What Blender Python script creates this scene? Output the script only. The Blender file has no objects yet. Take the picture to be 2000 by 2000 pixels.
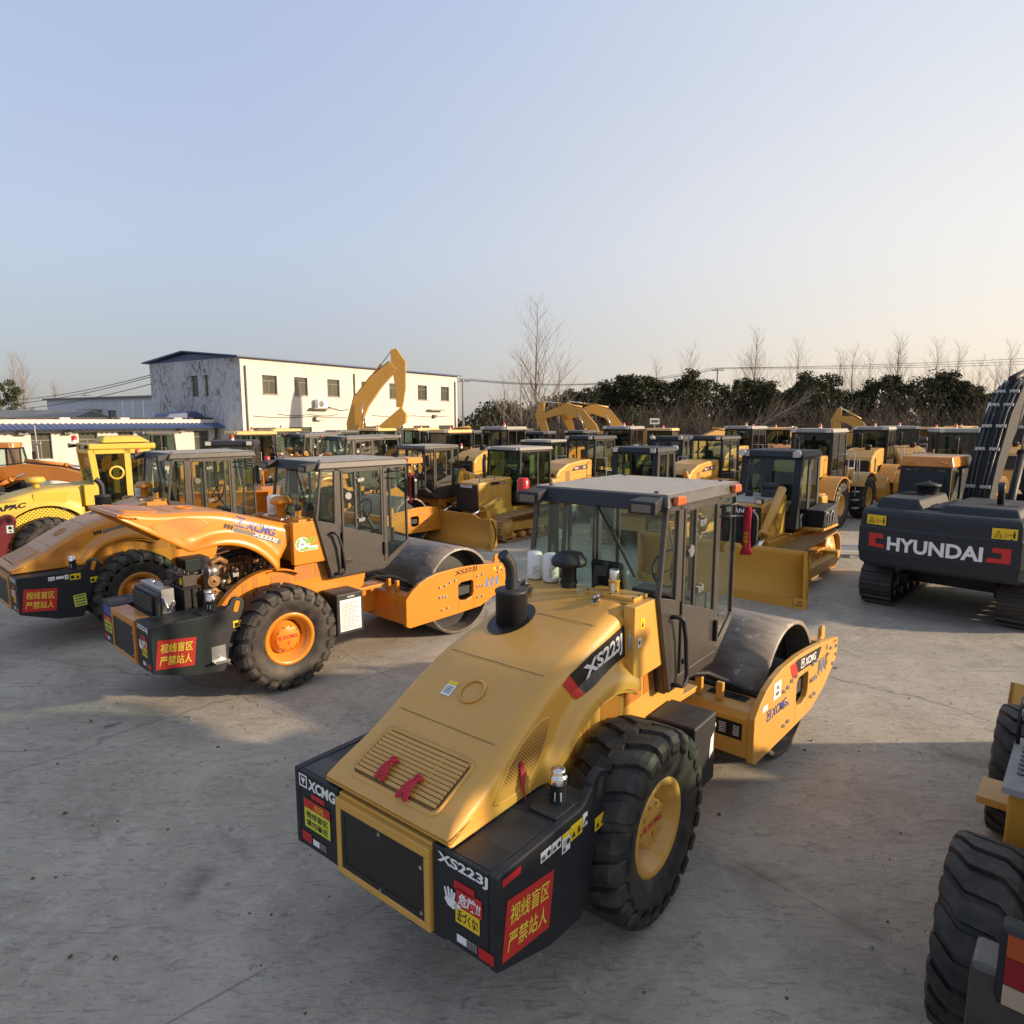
import bpy, bmesh, math, random
from mathutils import Vector, Matrix, noise as mnoise
R = math.radians
PI = math.pi
rnd = random.Random(7)

# ------------------------------------------------------------------ camera, sky, sun, exposure
S = bpy.context.scene
COL = S.collection
CAM_H, CAM_PITCH, CAM_F = 4.119, 7.935, 1301.0
cd = bpy.data.cameras.new('camera')
cam = bpy.data.objects.new('camera', cd)
COL.objects.link(cam)
cd.sensor_width = 36.0
cd.lens = 36.0 * CAM_F / 2000.0
cd.clip_start = 0.05
cd.clip_end = 3000
cam.location = (0, 0, CAM_H)
cam.rotation_euler = (R(90 - CAM_PITCH), 0, 0)
S.camera = cam

SUN_EL, SUN_AZ = 15.5, -8.0          # azimuth counted from +X towards +Y
W = bpy.data.worlds.new('World')
S.world = W
W.use_nodes = True
wn, wl = W.node_tree.nodes, W.node_tree.links
wn.clear()
sky = wn.new('ShaderNodeTexSky')
sky.sky_type = 'NISHITA'
sky.sun_disc = False
sky.sun_elevation = R(SUN_EL)
sky.sun_rotation = R(90 - SUN_AZ)
sky.altitude = 0
sky.air_density = 1.0
sky.dust_density = 1.5
sky.ozone_density = 2.0


def wnode(t, **kw):
    n = wn.new(t)
    for k, v in kw.items():
        setattr(n, k, v)
    return n


def wmix(a, b, fac):
    m = wnode('ShaderNodeMix', data_type='RGBA')
    for sock, v in ((m.inputs[0], fac), (m.inputs[6], a), (m.inputs[7], b)):
        if isinstance(v, bpy.types.NodeSocket):
            wl.new(v, sock)
        elif isinstance(v, (int, float)):
            sock.default_value = v
        else:
            sock.default_value = (*v, 1)
    return m.outputs[2]


def wramp(sock, p0, p1):
    m = wnode('ShaderNodeMapRange', interpolation_type='SMOOTHSTEP')
    m.inputs[1].default_value, m.inputs[2].default_value = p0, p1
    wl.new(sock, m.inputs[0])
    return m.outputs[0]


# winter haze over the clear sky: pale towards the horizon, warm on the sun's side
tcw = wnode('ShaderNodeTexCoord')
sxw = wnode('ShaderNodeSeparateXYZ')
wl.new(tcw.outputs['Generated'], sxw.inputs[0])
dotn = wnode('ShaderNodeVectorMath', operation='DOT_PRODUCT')
wl.new(tcw.outputs['Generated'], dotn.inputs[0])
dotn.inputs[1].default_value = (math.cos(R(SUN_AZ + 6)), math.sin(R(SUN_AZ + 6)), 0.10)
near_sun = wramp(dotn.outputs['Value'], -0.45, 0.80)
hor = wmix((0.272, 0.268, 0.276), (0.66, 0.535, 0.41), near_sun)
mid = wmix((0.345, 0.385, 0.475), (0.64, 0.60, 0.54), near_sun)
top = wmix((0.265, 0.335, 0.525), (0.46, 0.515, 0.60), near_sun)
hz = wmix(hor, mid, wramp(sxw.outputs['Z'], 0.0, 0.26))
hz = wmix(hz, top, wramp(sxw.outputs['Z'], 0.16, 0.66))
ns = wnode('ShaderNodeTexNoise')
ns.inputs['Scale'].default_value = 1.6
ns.inputs['Detail'].default_value = 4
mpw = wnode('ShaderNodeMapping')
mpw.inputs['Scale'].default_value = (1, 1, 4.5)
wl.new(tcw.outputs['Generated'], mpw.inputs[0])
wl.new(mpw.outputs[0], ns.inputs['Vector'])
veil = wnode('ShaderNodeMath', operation='MULTIPLY')
wl.new(wramp(ns.outputs['Fac'], 0.35, 0.75), veil.inputs[0])
veil.inputs[1].default_value = 0.16
hz = wmix(hz, wmix((0.37, 0.385, 0.42), (0.68, 0.61, 0.53), near_sun), veil.outputs[0])
hz = wmix(hz, (0.30, 0.315, 0.35), wramp(sxw.outputs['Z'], 0.55, 0.95))
cs = wnode('ShaderNodeVectorMath', operation='SCALE')
wl.new(sky.outputs[0], cs.inputs[0])
cs.inputs[3].default_value = 0.13
fin = wmix(cs.outputs[0], hz, 0.82)
bg = wn.new('ShaderNodeBackground')
bg.inputs['Strength'].default_value = 1.0
wo = wn.new('ShaderNodeOutputWorld')
wl.new(fin, bg.inputs['Color'])
wl.new(bg.outputs[0], wo.inputs['Surface'])

sd = bpy.data.lights.new('sun', 'SUN')
sd.energy = 4.4
sd.angle = R(1.8)
sd.color = (1.0, 0.75, 0.50)
sun = bpy.data.objects.new('sun', sd)
COL.objects.link(sun)
_d = Vector((math.cos(R(SUN_EL)) * math.cos(R(SUN_AZ)), math.cos(R(SUN_EL)) * math.sin(R(SUN_AZ)), math.sin(R(SUN_EL))))
sun.rotation_euler = _d.to_track_quat('Z', 'Y').to_euler()
sun.location = (60, -10, 40)

S.view_settings.view_transform = 'Standard'
S.view_settings.look = 'None'
S.view_settings.exposure = 0.70
S.view_settings.gamma = 1.0
S.render.engine = 'CYCLES'
S.cycles.max_bounces = 8
S.cycles.transparent_max_bounces = 24
S.cycles.glossy_bounces = 4
S.cycles.use_denoising = True


# ------------------------------------------------------------------ materials
M = {}


def newmat(name):
    m = bpy.data.materials.new(name)
    m.use_nodes = True
    nt = m.node_tree
    b = nt.nodes['Principled BSDF']
    M[name] = m
    return m, nt, b


def nd(nt, t, **kw):
    n = nt.nodes.new(t)
    for k, v in kw.items():
        if k.startswith('i_'):
            n.inputs[k[2:].replace('_', ' ')].default_value = v
        else:
            setattr(n, k, v)
    return n


def ramp(nt, p0, p1, c0=(0, 0, 0, 1), c1=(1, 1, 1, 1)):
    r = nt.nodes.new('ShaderNodeValToRGB')
    e = r.color_ramp.elements
    e[0].position, e[0].color = p0, c0
    e[1].position, e[1].color = p1, c1
    return r


def mixc(nt, a, b, fac):
    """mix of colours; a, b, fac are sockets or values"""
    m = nt.nodes.new('ShaderNodeMix')
    m.data_type = 'RGBA'
    for sock, v in ((m.inputs[0], fac), (m.inputs[6], a), (m.inputs[7], b)):
        if isinstance(v, bpy.types.NodeSocket):
            nt.links.new(v, sock)
        elif isinstance(v, (int, float)):
            sock.default_value = v
        else:
            sock.default_value = (*v, 1) if len(v) == 3 else v
    return m.outputs[2]


def mathn(nt, op, a, b=None, clamp=False):
    m = nt.nodes.new('ShaderNodeMath')
    m.operation = op
    m.use_clamp = clamp
    for i, v in enumerate((a, b)):
        if v is None:
            continue
        if isinstance(v, bpy.types.NodeSocket):
            nt.links.new(v, m.inputs[i])
        else:
            m.inputs[i].default_value = v
    return m.outputs[0]


def noise(nt, scale, detail=4, rough=0.55, coord='Object', dist=0.0):
    tc = nt.nodes.new('ShaderNodeTexCoord')
    n = nt.nodes.new('ShaderNodeTexNoise')
    n.inputs['Scale'].default_value = scale
    n.inputs['Detail'].default_value = detail
    n.inputs['Roughness'].default_value = rough
    n.inputs['Distortion'].default_value = dist
    nt.links.new(tc.outputs[coord], n.inputs['Vector'])
    return n


def bump(nt, b, h, strength, dist=0.01):
    bp = nt.nodes.new('ShaderNodeBump')
    bp.inputs['Strength'].default_value = strength
    bp.inputs['Distance'].default_value = dist
    nt.links.new(h, bp.inputs['Height'])
    nt.links.new(bp.outputs[0], b.inputs['Normal'])


def paint(name, col, rough=0.38, dust=0.25, dustcol=(0.30, 0.24, 0.17), wear=0.12, metal=0.0, coat=0.0):
    """painted sheet metal: uneven gloss, settled dust on what faces up, faint grime"""
    m, nt, b = newmat(name)
    n1 = noise(nt, 1.7, 5, 0.6)
    n2 = noise(nt, 9.0, 5, 0.65)
    n3 = noise(nt, 70.0, 2, 0.6)
    dark = tuple(c * 0.72 for c in col)
    base = mixc(nt, col, dark, mathn(nt, 'MULTIPLY', ramp_out(nt, n1.outputs['Fac'], 0.42, 0.75), wear * 3))
    g = nt.nodes.new('ShaderNodeNewGeometry')
    sx = nt.nodes.new('ShaderNodeSeparateXYZ')
    nt.links.new(g.outputs['Normal'], sx.inputs[0])
    up = ramp_out(nt, sx.outputs['Z'], 0.25, 0.95)
    sp = mathn(nt, 'MULTIPLY', up, ramp_out(nt, n2.outputs['Fac'], 0.25, 0.7))
    sp = mathn(nt, 'MULTIPLY', sp, dust * 1.6, True)
    sp2 = mathn(nt, 'MULTIPLY', ramp_out(nt, n3.outputs['Fac'], 0.55, 0.8), dust * 0.35)
    sp = mathn(nt, 'ADD', sp, sp2, True)
    out = mixc(nt, base, dustcol, sp)
    nt.links.new(out, b.inputs['Base Color'])
    rr = mathn(nt, 'ADD', mathn(nt, 'MULTIPLY', n2.outputs['Fac'], 0.22), rough - 0.1)
    rr = mathn(nt, 'ADD', rr, mathn(nt, 'MULTIPLY', sp, 0.4), True)
    nt.links.new(rr, b.inputs['Roughness'])
    b.inputs['Metallic'].default_value = metal
    if coat:
        b.inputs['Coat Weight'].default_value = coat
        b.inputs['Coat Roughness'].default_value = 0.12
    return m


def ramp_out(nt, sock, p0, p1):
    r = ramp(nt, p0, p1)
    nt.links.new(sock, r.inputs[0])
    return r.outputs[0]


def plain(name, col, rough=0.5, metal=0.0, var=0.25, scale=12.0, emis=None):
    m, nt, b = newmat(name)
    n = noise(nt, scale, 4)
    c = mixc(nt, col, tuple(x * (1 - var) for x in col), n.outputs['Fac'])
    nt.links.new(c, b.inputs['Base Color'])
    b.inputs['Roughness'].default_value = rough
    b.inputs['Metallic'].default_value = metal
    return m


paint('mustard_paint', (0.60, 0.325, 0.058), 0.42, 0.18, (0.33, 0.25, 0.15), 0.08, coat=0.25)
paint('orange_paint', (0.60, 0.215, 0.014), 0.34, 0.10, wear=0.07, coat=0.25)
paint('dusty_orange_paint', (0.56, 0.215, 0.018), 0.36, 0.5, (0.36, 0.28, 0.22), coat=0.2)
paint('yellow_paint', (0.55, 0.30, 0.055), 0.38, 0.22)
paint('gold_paint', (0.60, 0.31, 0.04), 0.4, 0.25, (0.33, 0.26, 0.16))
paint('lemon_paint', (0.60, 0.42, 0.05), 0.42, 0.35, (0.4, 0.34, 0.2))
paint('old_orange_paint', (0.55, 0.21, 0.035), 0.5, 0.35)
paint('roof_cream_paint', (0.74, 0.45, 0.15), 0.5, 0.25)
paint('black_paint', (0.011, 0.013, 0.018), 0.55, 0.12, (0.12, 0.115, 0.11))
paint('navy_black_paint', (0.013, 0.018, 0.025), 0.60, 0.12, (0.13, 0.13, 0.13))
paint('boom_black_paint', (0.008, 0.010, 0.011), 0.75, 0.05, (0.10, 0.10, 0.10))
paint('charcoal_paint', (0.045, 0.040, 0.037), 0.36, 0.32, (0.30, 0.29, 0.28), coat=0.2)
paint('roof_grey_paint', (0.26, 0.25, 0.235), 0.6, 0.5, (0.42, 0.40, 0.36))
paint('maroon_paint', (0.20, 0.012, 0.018), 0.5, 0.2)
paint('white_paint', (0.78, 0.77, 0.74), 0.45, 0.15)
paint('grey_metal', (0.35, 0.35, 0.36), 0.5, 0.35)
paint('track_steel', (0.045, 0.042, 0.040), 0.5, 0.35, (0.13, 0.11, 0.09), metal=0.4)
paint('track_gold', (0.34, 0.21, 0.085), 0.5, 0.5, (0.28, 0.21, 0.13))
plain('chrome', (0.75, 0.75, 0.76), 0.18, 1.0, 0.1)
plain('engine_metal', (0.10, 0.085, 0.07), 0.5, 0.7, 0.6, 6)
plain('engine_rust', (0.34, 0.19, 0.08), 0.6, 0.3, 0.6, 9)
plain('aluminium', (0.55, 0.56, 0.57), 0.35, 0.8, 0.3, 8)
plain('rubber_hose', (0.018, 0.018, 0.019), 0.5)
plain('hose_steel', (0.05, 0.055, 0.06), 0.3, 0.6)
plain('lens_dark', (0.20, 0.19, 0.18), 0.12, 0.4, 0.5, 14)
plain('louvre_gap_shade', (0.17, 0.088, 0.02), 0.7)  # shade between the hood slats, put into the colour
plain('shaded_tail_lens', (0.42, 0.34, 0.24), 0.2)  # tail lamp colours, darkened for the shade the lamps stand in
plain('shaded_tail_amber', (0.40, 0.075, 0.015), 0.2)
plain('shaded_tail_red', (0.25, 0.008, 0.015), 0.2)
plain('shrub_leaf', (0.05, 0.10, 0.025), 0.8, var=0.5, scale=3)
plain('seat_black', (0.014, 0.015, 0.017), 0.6)
plain('interior_grey', (0.035, 0.038, 0.04), 0.7)
plain('red_plastic', (0.55, 0.015, 0.02), 0.25)
plain('red_cloth', (0.52, 0.022, 0.045), 0.8)
plain('amber_plastic', (0.65, 0.12, 0.02), 0.25)
plain('lamp_lens', (0.70, 0.70, 0.68), 0.12, 0.3)
plain('sign_red', (0.55, 0.025, 0.022), 0.45, var=0.08)
plain('sign_yellow', (0.80, 0.55, 0.02), 0.45, var=0.08)
plain('text_yellow', (0.80, 0.68, 0.06), 0.5, var=0.03)
plain('lime_yellow', (0.62, 0.66, 0.05), 0.5, var=0.08)
plain('sign_white', (0.78, 0.79, 0.80), 0.45, var=0.06)
plain('sign_black', (0.012, 0.012, 0.014), 0.4, var=0.1)
plain('sign_blue', (0.035, 0.06, 0.33), 0.4, var=0.1)
plain('sign_green', (0.20, 0.42, 0.05), 0.5, var=0.2)
plain('stripe_blue', (0.10, 0.22, 0.50), 0.4, var=0.1)
plain('stripe_grey', (0.14, 0.135, 0.13), 0.45, var=0.1)
plain('safety_green', (0.15, 0.62, 0.06), 0.7)
plain('curtain_lime', (0.24, 0.27, 0.10), 0.8, var=0.4, scale=5)
plain('wire_black', (0.02, 0.02, 0.02), 0.6)
plain('blue_sheet', (0.055, 0.095, 0.225), 0.45, var=0.25, scale=1.5)
plain('door_brown', (0.20, 0.06, 0.04), 0.5, var=0.3, scale=3)
plain('frame_grey', (0.16, 0.16, 0.15), 0.5)
plain('concrete_grey', (0.33, 0.31, 0.28), 0.85, var=0.3, scale=3)


def mk_rubber():
    m, nt, b = newmat('tyre_rubber')
    n = noise(nt, 5, 6, 0.65)
    n2 = noise(nt, 60, 3)
    c = mixc(nt, (0.013, 0.013, 0.014), (0.080, 0.068, 0.055), ramp_out(nt, n.outputs['Fac'], 0.38, 0.78))
    nt.links.new(c, b.inputs['Base Color'])
    b.inputs['Roughness'].default_value = 0.62
    bump(nt, b, n2.outputs['Fac'], 0.25, 0.004)


def mk_drum():
    m, nt, b = newmat('drum_steel')
    tc = nt.nodes.new('ShaderNodeTexCoord')
    mp = nt.nodes.new('ShaderNodeMapping')
    mp.inputs['Scale'].default_value = (3, 0.8, 3)
    nt.links.new(tc.outputs['Object'], mp.inputs[0])
    n = nt.nodes.new('ShaderNodeTexNoise')
    n.inputs['Scale'].default_value = 4
    n.inputs['Detail'].default_value = 8
    nt.links.new(mp.outputs[0], n.inputs['Vector'])
    n2 = noise(nt, 6, 6, 0.7)
    n3 = noise(nt, 3.2, 3, 0.5, dist=1.2)
    c = mixc(nt, (0.135, 0.118, 0.102), (0.235, 0.212, 0.190), ramp_out(nt, n.outputs['Fac'], 0.35, 0.7))
    c = mixc(nt, c, (0.44, 0.42, 0.40), mathn(nt, 'MULTIPLY', ramp_out(nt, n2.outputs['Fac'], 0.58, 0.66), ramp_out(nt, n3.outputs['Fac'], 0.5, 0.6)))
    nt.links.new(c, b.inputs['Base Color'])
    b.inputs['Metallic'].default_value = 0.2
    nt.links.new(mathn(nt, 'ADD', mathn(nt, 'MULTIPLY', n2.outputs['Fac'], 0.25), 0.38), b.inputs['Roughness'])
    bump(nt, b, n2.outputs['Fac'], 0.12, 0.01)


def mk_mesh(name, col, back, sx, sy, thresh=0.30):
    """perforated sheet: dark holes in a painted plate (pattern in object space, XZ)"""
    m, nt, b = newmat(name)
    tc = nt.nodes.new('ShaderNodeTexCoord')
    mp = nt.nodes.new('ShaderNodeMapping')
    mp.inputs['Scale'].default_value = (sx, sx, sy)
    mp.inputs['Rotation'].default_value = (0, R(45), 0)
    nt.links.new(tc.outputs['Object'], mp.inputs[0])
    v = nt.nodes.new('ShaderNodeTexVoronoi')
    v.inputs['Scale'].default_value = 1.0
    v.inputs['Randomness'].default_value = 0.0
    nt.links.new(mp.outputs[0], v.inputs['Vector'])
    f = ramp_out(nt, v.outputs['Distance'], thresh, thresh + 0.08)
    c = mixc(nt, back, col, f)
    nt.links.new(c, b.inputs['Base Color'])
    b.inputs['Roughness'].default_value = 0.5
    bump(nt, b, v.outputs['Distance'], 0.3, 0.01)


def mk_glass(name, tint, refl=1.0):
    m = bpy.data.materials.new(name)
    m.use_nodes = True
    M[name] = m
    nt = m.node_tree
    nt.nodes.clear()
    o = nt.nodes.new('ShaderNodeOutputMaterial')
    tr = nt.nodes.new('ShaderNodeBsdfTransparent')
    tr.inputs[0].default_value = (*tint, 1)
    gl = nt.nodes.new('ShaderNodeBsdfGlossy')
    gl.inputs['Roughness'].default_value = 0.03
    fr = nt.nodes.new('ShaderNodeFresnel')
    fr.inputs['IOR'].default_value = 1.5
    n = noise(nt, 3, 5, 0.6)
    df = nt.nodes.new('ShaderNodeBsdfDiffuse')
    df.inputs[0].default_value = (0.35, 0.33, 0.29, 1)
    mx = nt.nodes.new('ShaderNodeMixShader')
    gm = nt.nodes.new('ShaderNodeNewGeometry')
    front = mathn(nt, 'SUBTRACT', 1.0, gm.outputs['Backfacing'])
    nt.links.new(mathn(nt, 'MULTIPLY', mathn(nt, 'MULTIPLY', fr.outputs[0], refl, True), front), mx.inputs[0])
    nt.links.new(tr.outputs[0], mx.inputs[1])
    nt.links.new(gl.outputs[0], mx.inputs[2])
    mx2 = nt.nodes.new('ShaderNodeMixShader')
    nt.links.new(mathn(nt, 'MULTIPLY', ramp_out(nt, n.outputs['Fac'], 0.35, 0.85), 0.022), mx2.inputs[0])
    nt.links.new(mx.outputs[0], mx2.inputs[1])
    nt.links.new(df.outputs[0], mx2.inputs[2])
    nt.links.new(mx2.outputs[0], o.inputs[0])


def mk_ground():
    m, nt, b = newmat('yard_concrete')
    big = noise(nt, 0.11, 5, 0.6)
    mid = noise(nt, 0.8, 8, 0.68, dist=0.7)
    fine = noise(nt, 6.0, 9, 0.75, dist=1.0)
    grit = noise(nt, 38.0, 5, 0.75)

    def stretched(sx, sy, rot, scale, dist):
        tc = nt.nodes.new('ShaderNodeTexCoord')
        mp = nt.nodes.new('ShaderNodeMapping')
        mp.inputs['Scale'].default_value = (sx, sy, 1)
        mp.inputs['Rotation'].default_value = (0, 0, R(rot))
        nt.links.new(tc.outputs['Object'], mp.inputs[0])
        st = nt.nodes.new('ShaderNodeTexNoise')
        st.inputs['Scale'].default_value = scale
        st.inputs['Detail'].default_value = 10
        st.inputs['Roughness'].default_value = 0.74
        st.inputs['Distortion'].default_value = dist
        nt.links.new(mp.outputs[0], st.inputs['Vector'])
        return st
    st = stretched(2.2, 8.0, 14, 1.5, 1.8)
    tr = stretched(0.05, 1.1, 48, 1.4, 0.3)
    c = mixc(nt, (0.295, 0.275, 0.232), (0.450, 0.420, 0.358), ramp_out(nt, mid.outputs['Fac'], 0.34, 0.66))
    c = mixc(nt, c, (0.49, 0.44, 0.365), mathn(nt, 'MULTIPLY', ramp_out(nt, big.outputs['Fac'], 0.45, 0.7), 0.5))
    c = mixc(nt, c, (0.135, 0.126, 0.112), mathn(nt, 'MULTIPLY', ramp_out(nt, st.outputs['Fac'], 0.51, 0.66), 0.62))
    c = mixc(nt, c, (0.52, 0.485, 0.425), mathn(nt, 'MULTIPLY', ramp_out(nt, fine.outputs['Fac'], 0.53, 0.68), 0.55))
    c = mixc(nt, c, (0.11, 0.10, 0.088), mathn(nt, 'MULTIPLY', ramp_out(nt, fine.outputs['Fac'], 0.47, 0.36), 0.0))
    # tyre marks, oil and damp patches
    c = mixc(nt, c, (0.125, 0.118, 0.105), mathn(nt, 'MULTIPLY', mathn(nt, 'MULTIPLY', ramp_out(nt, tr.outputs['Fac'], 0.56, 0.66), ramp_out(nt, mid.outputs['Fac'], 0.35, 0.6)), 0.7))
    oil = noise(nt, 0.6, 4, 0.55, dist=0.5)
    c = mixc(nt, c, (0.085, 0.08, 0.072), mathn(nt, 'MULTIPLY', ramp_out(nt, oil.outputs['Fac'], 0.62, 0.74), 0.65))
    spot = noise(nt, 2.3, 3, 0.5)
    c = mixc(nt, c, (0.07, 0.064, 0.056), mathn(nt, 'MULTIPLY', ramp_out(nt, spot.outputs['Fac'], 0.70, 0.76), 0.7))
    c = mixc(nt, c, (0.075, 0.068, 0.06), mathn(nt, 'MULTIPLY', ramp_out(nt, grit.outputs['Fac'], 0.58, 0.68), 0.65))
    # slab joints about five metres apart, broken up, and wandering cracks
    wob = noise(nt, 1.1, 4, 0.6)
    tj = nt.nodes.new('ShaderNodeTexCoord')
    mj = nt.nodes.new('ShaderNodeMapping')
    mj.inputs['Rotation'].default_value = (0, 0, R(-42))
    nt.links.new(tj.outputs['Object'], mj.inputs[0])
    bk = nt.nodes.new('ShaderNodeTexBrick')
    bk.offset = 0.0
    bk.inputs['Scale'].default_value = 1.0
    bk.inputs['Mortar Size'].default_value = 0.018
    bk.inputs['Mortar Smooth'].default_value = 0.6
    bk.inputs['Brick Width'].default_value = 5.4
    bk.inputs['Row Height'].default_value = 4.6
    nt.links.new(mj.outputs[0], bk.inputs['Vector'])
    jf = mathn(nt, 'MULTIPLY', bk.outputs['Fac'], ramp_out(nt, mid.outputs['Fac'], 0.42, 0.6))
    c = mixc(nt, c, (0.09, 0.084, 0.076), mathn(nt, 'MULTIPLY', jf, 0.45))
    wv = nt.nodes.new('ShaderNodeTexVoronoi')
    wv.feature = 'DISTANCE_TO_EDGE'
    wv.inputs['Scale'].default_value = 0.16
    tc2 = nt.nodes.new('ShaderNodeTexCoord')
    vm = nt.nodes.new('ShaderNodeMix')
    vm.data_type = 'VECTOR'
    vm.inputs[0].default_value = 0.055
    nt.links.new(tc2.outputs['Object'], vm.inputs[4])
    sc = nt.nodes.new('ShaderNodeVectorMath')
    sc.operation = 'SCALE'
    sc.inputs[3].default_value = 14
    nt.links.new(wob.outputs['Color'], sc.inputs[0])
    nt.links.new(sc.outputs[0], vm.inputs[5])
    nt.links.new(vm.outputs[1], wv.inputs['Vector'])
    cf = mathn(nt, 'SUBTRACT', 1.0, ramp_out(nt, wv.outputs['Distance'], 0.0, 0.005))
    c = mixc(nt, c, (0.06, 0.055, 0.05), mathn(nt, 'MULTIPLY', cf, mathn(nt, 'MULTIPLY', ramp_out(nt, big.outputs['Fac'], 0.4, 0.6), 0.75)))
    nt.links.new(c, b.inputs['Base Color'])
    b.inputs['Roughness'].default_value = 0.95
    b.inputs['Specular IOR Level'].default_value = 0.25
    h = mathn(nt, 'ADD', mathn(nt, 'MULTIPLY', st.outputs['Fac'], 0.9), mathn(nt, 'MULTIPLY', fine.outputs['Fac'], 0.6))
    h = mathn(nt, 'ADD', h, mathn(nt, 'MULTIPLY', grit.outputs['Fac'], 0.3))
    h = mathn(nt, 'SUBTRACT', h, mathn(nt, 'MULTIPLY', cf, 0.3))
    bump(nt, b, h, 0.5, 0.025)


def mk_wall(name, col, stain, amount, scale=0.9, lo=0.50):
    m, nt, b = newmat(name)
    tc = nt.nodes.new('ShaderNodeTexCoord')
    mp = nt.nodes.new('ShaderNodeMapping')
    mp.inputs['Scale'].default_value = (1.6, 1.6, 0.75)
    nt.links.new(tc.outputs['Object'], mp.inputs[0])
    n = nt.nodes.new('ShaderNodeTexNoise')
    n.inputs['Scale'].default_value = scale
    n.inputs['Detail'].default_value = 10
    n.inputs['Roughness'].default_value = 0.75
    nt.links.new(mp.outputs[0], n.inputs['Vector'])
    n2 = noise(nt, 0.35, 3)
    n3 = noise(nt, 4.0, 8, 0.7, dist=2.0)
    f = mathn(nt, 'MULTIPLY', ramp_out(nt, n.outputs['Fac'], lo, lo + .13), ramp_out(nt, n2.outputs['Fac'], 0.30, 0.62))
    f2 = mathn(nt, 'MULTIPLY', ramp_out(nt, n3.outputs['Fac'], 0.56, 0.62), ramp_out(nt, n2.outputs['Fac'], 0.42, 0.6))
    f = mathn(nt, 'MULTIPLY', mathn(nt, 'ADD', f, f2, True), amount, True)
    nt.links.new(mixc(nt, col, stain, f), b.inputs['Base Color'])
    b.inputs['Roughness'].default_value = 0.85
    bump(nt, b, n3.outputs['Fac'], 0.1, 0.02)


def mk_leaf(name, a, bcol):
    m, nt, b = newmat(name)
    oi = noise(nt, 0.45, 3)
    n2 = noise(nt, 3.5, 3)
    c = mixc(nt, a, bcol, mathn(nt, 'MULTIPLY', mathn(nt, 'ADD', ramp_out(nt, oi.outputs['Fac'], 0.35, 0.7), ramp_out(nt, n2.outputs['Fac'], 0.35, 0.7)), 0.5))
    nt.links.new(c, b.inputs['Base Color'])
    b.inputs['Roughness'].default_value = 0.8
    b.inputs['Specular IOR Level'].default_value = 0.15


mk_rubber()
mk_drum()
mk_mesh('hood_mesh', (0.50, 0.25, 0.05), (0.10, 0.05, 0.014), 48, 48, 0.36)
mk_mesh('orange_mesh', (0.52, 0.19, 0.02), (0.20, 0.075, 0.012), 48, 48, 0.30)
mk_mesh('black_mesh', (0.016, 0.015, 0.015), (0.004, 0.004, 0.004), 60, 60, 0.36)
mk_mesh('lemon_mesh', (0.70, 0.50, 0.04), (0.10, 0.06, 0.01), 16, 16, 0.33)
mk_glass('cab_glass', (0.86, 0.93, 0.90))
mk_glass('green_glass', (0.66, 0.76, 0.71))
mk_glass('dark_glass', (0.55, 0.61, 0.59), 1.2)
plain('window_pane', (0.10, 0.105, 0.08), 0.12, 0.0, 0.5, 1.2)
mk_ground()
mk_wall('white_plaster', (0.58, 0.555, 0.52), (0.34, 0.31, 0.27), 0.45)
mk_wall('peeling_plaster', (0.52, 0.53, 0.54), (0.075, 0.072, 0.070), 0.92, 2.3, .455)
mk_wall('grey_plaster', (0.55, 0.58, 0.62), (0.35, 0.36, 0.36), 0.5)
mk_leaf('evergreen_leaf', (0.018, 0.026, 0.012), (0.074, 0.076, 0.034))
mk_leaf('conifer_leaf', (0.022, 0.030, 0.016), (0.070, 0.060, 0.028))
plain('twig_bark', (0.115, 0.082, 0.062), 0.9, var=0.5, scale=1.5)
plain('pale_bark', (0.30, 0.26, 0.225), 0.9, var=0.4, scale=2)
plain('dry_brush', (0.082, 0.068, 0.056), 0.95, var=0.55, scale=0.7)
plain('dry_leaf', (0.15, 0.10, 0.062), 0.9, var=0.5, scale=2)


# ------------------------------------------------------------------ text outlines (Blender's own font), as flat triangles
_TX = {}


def text_geo(s, bold=0.0, shear=0.0):
    key = (s, bold, shear)
    if key in _TX:
        return _TX[key]
    c = bpy.data.curves.new('t', 'FONT')
    c.body = s
    c.size = 1.0
    c.shear = shear
    c.offset = bold
    c.resolution_u = 3
    c.align_x = 'LEFT'
    o = bpy.data.objects.new('t', c)
    COL.objects.link(o)
    dg = bpy.context.evaluated_depsgraph_get()
    dg.update()
    me = o.evaluated_get(dg).to_mesh()
    v = [(p.co.x, p.co.y) for p in me.vertices]
    f = [tuple(p.vertices) for p in me.polygons]
    o.evaluated_get(dg).to_mesh_clear()
    bpy.data.objects.remove(o)
    bpy.data.curves.remove(c)
    if v:
        x0, x1 = min(p[0] for p in v), max(p[0] for p in v)
        y0, y1 = min(p[1] for p in v), max(p[1] for p in v)
        v = [((p[0] - x0) / (x1 - x0), (p[1] - y0) / (y1 - y0)) for p in v]
    _TX[key] = (v, f)
    return _TX[key]


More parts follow.
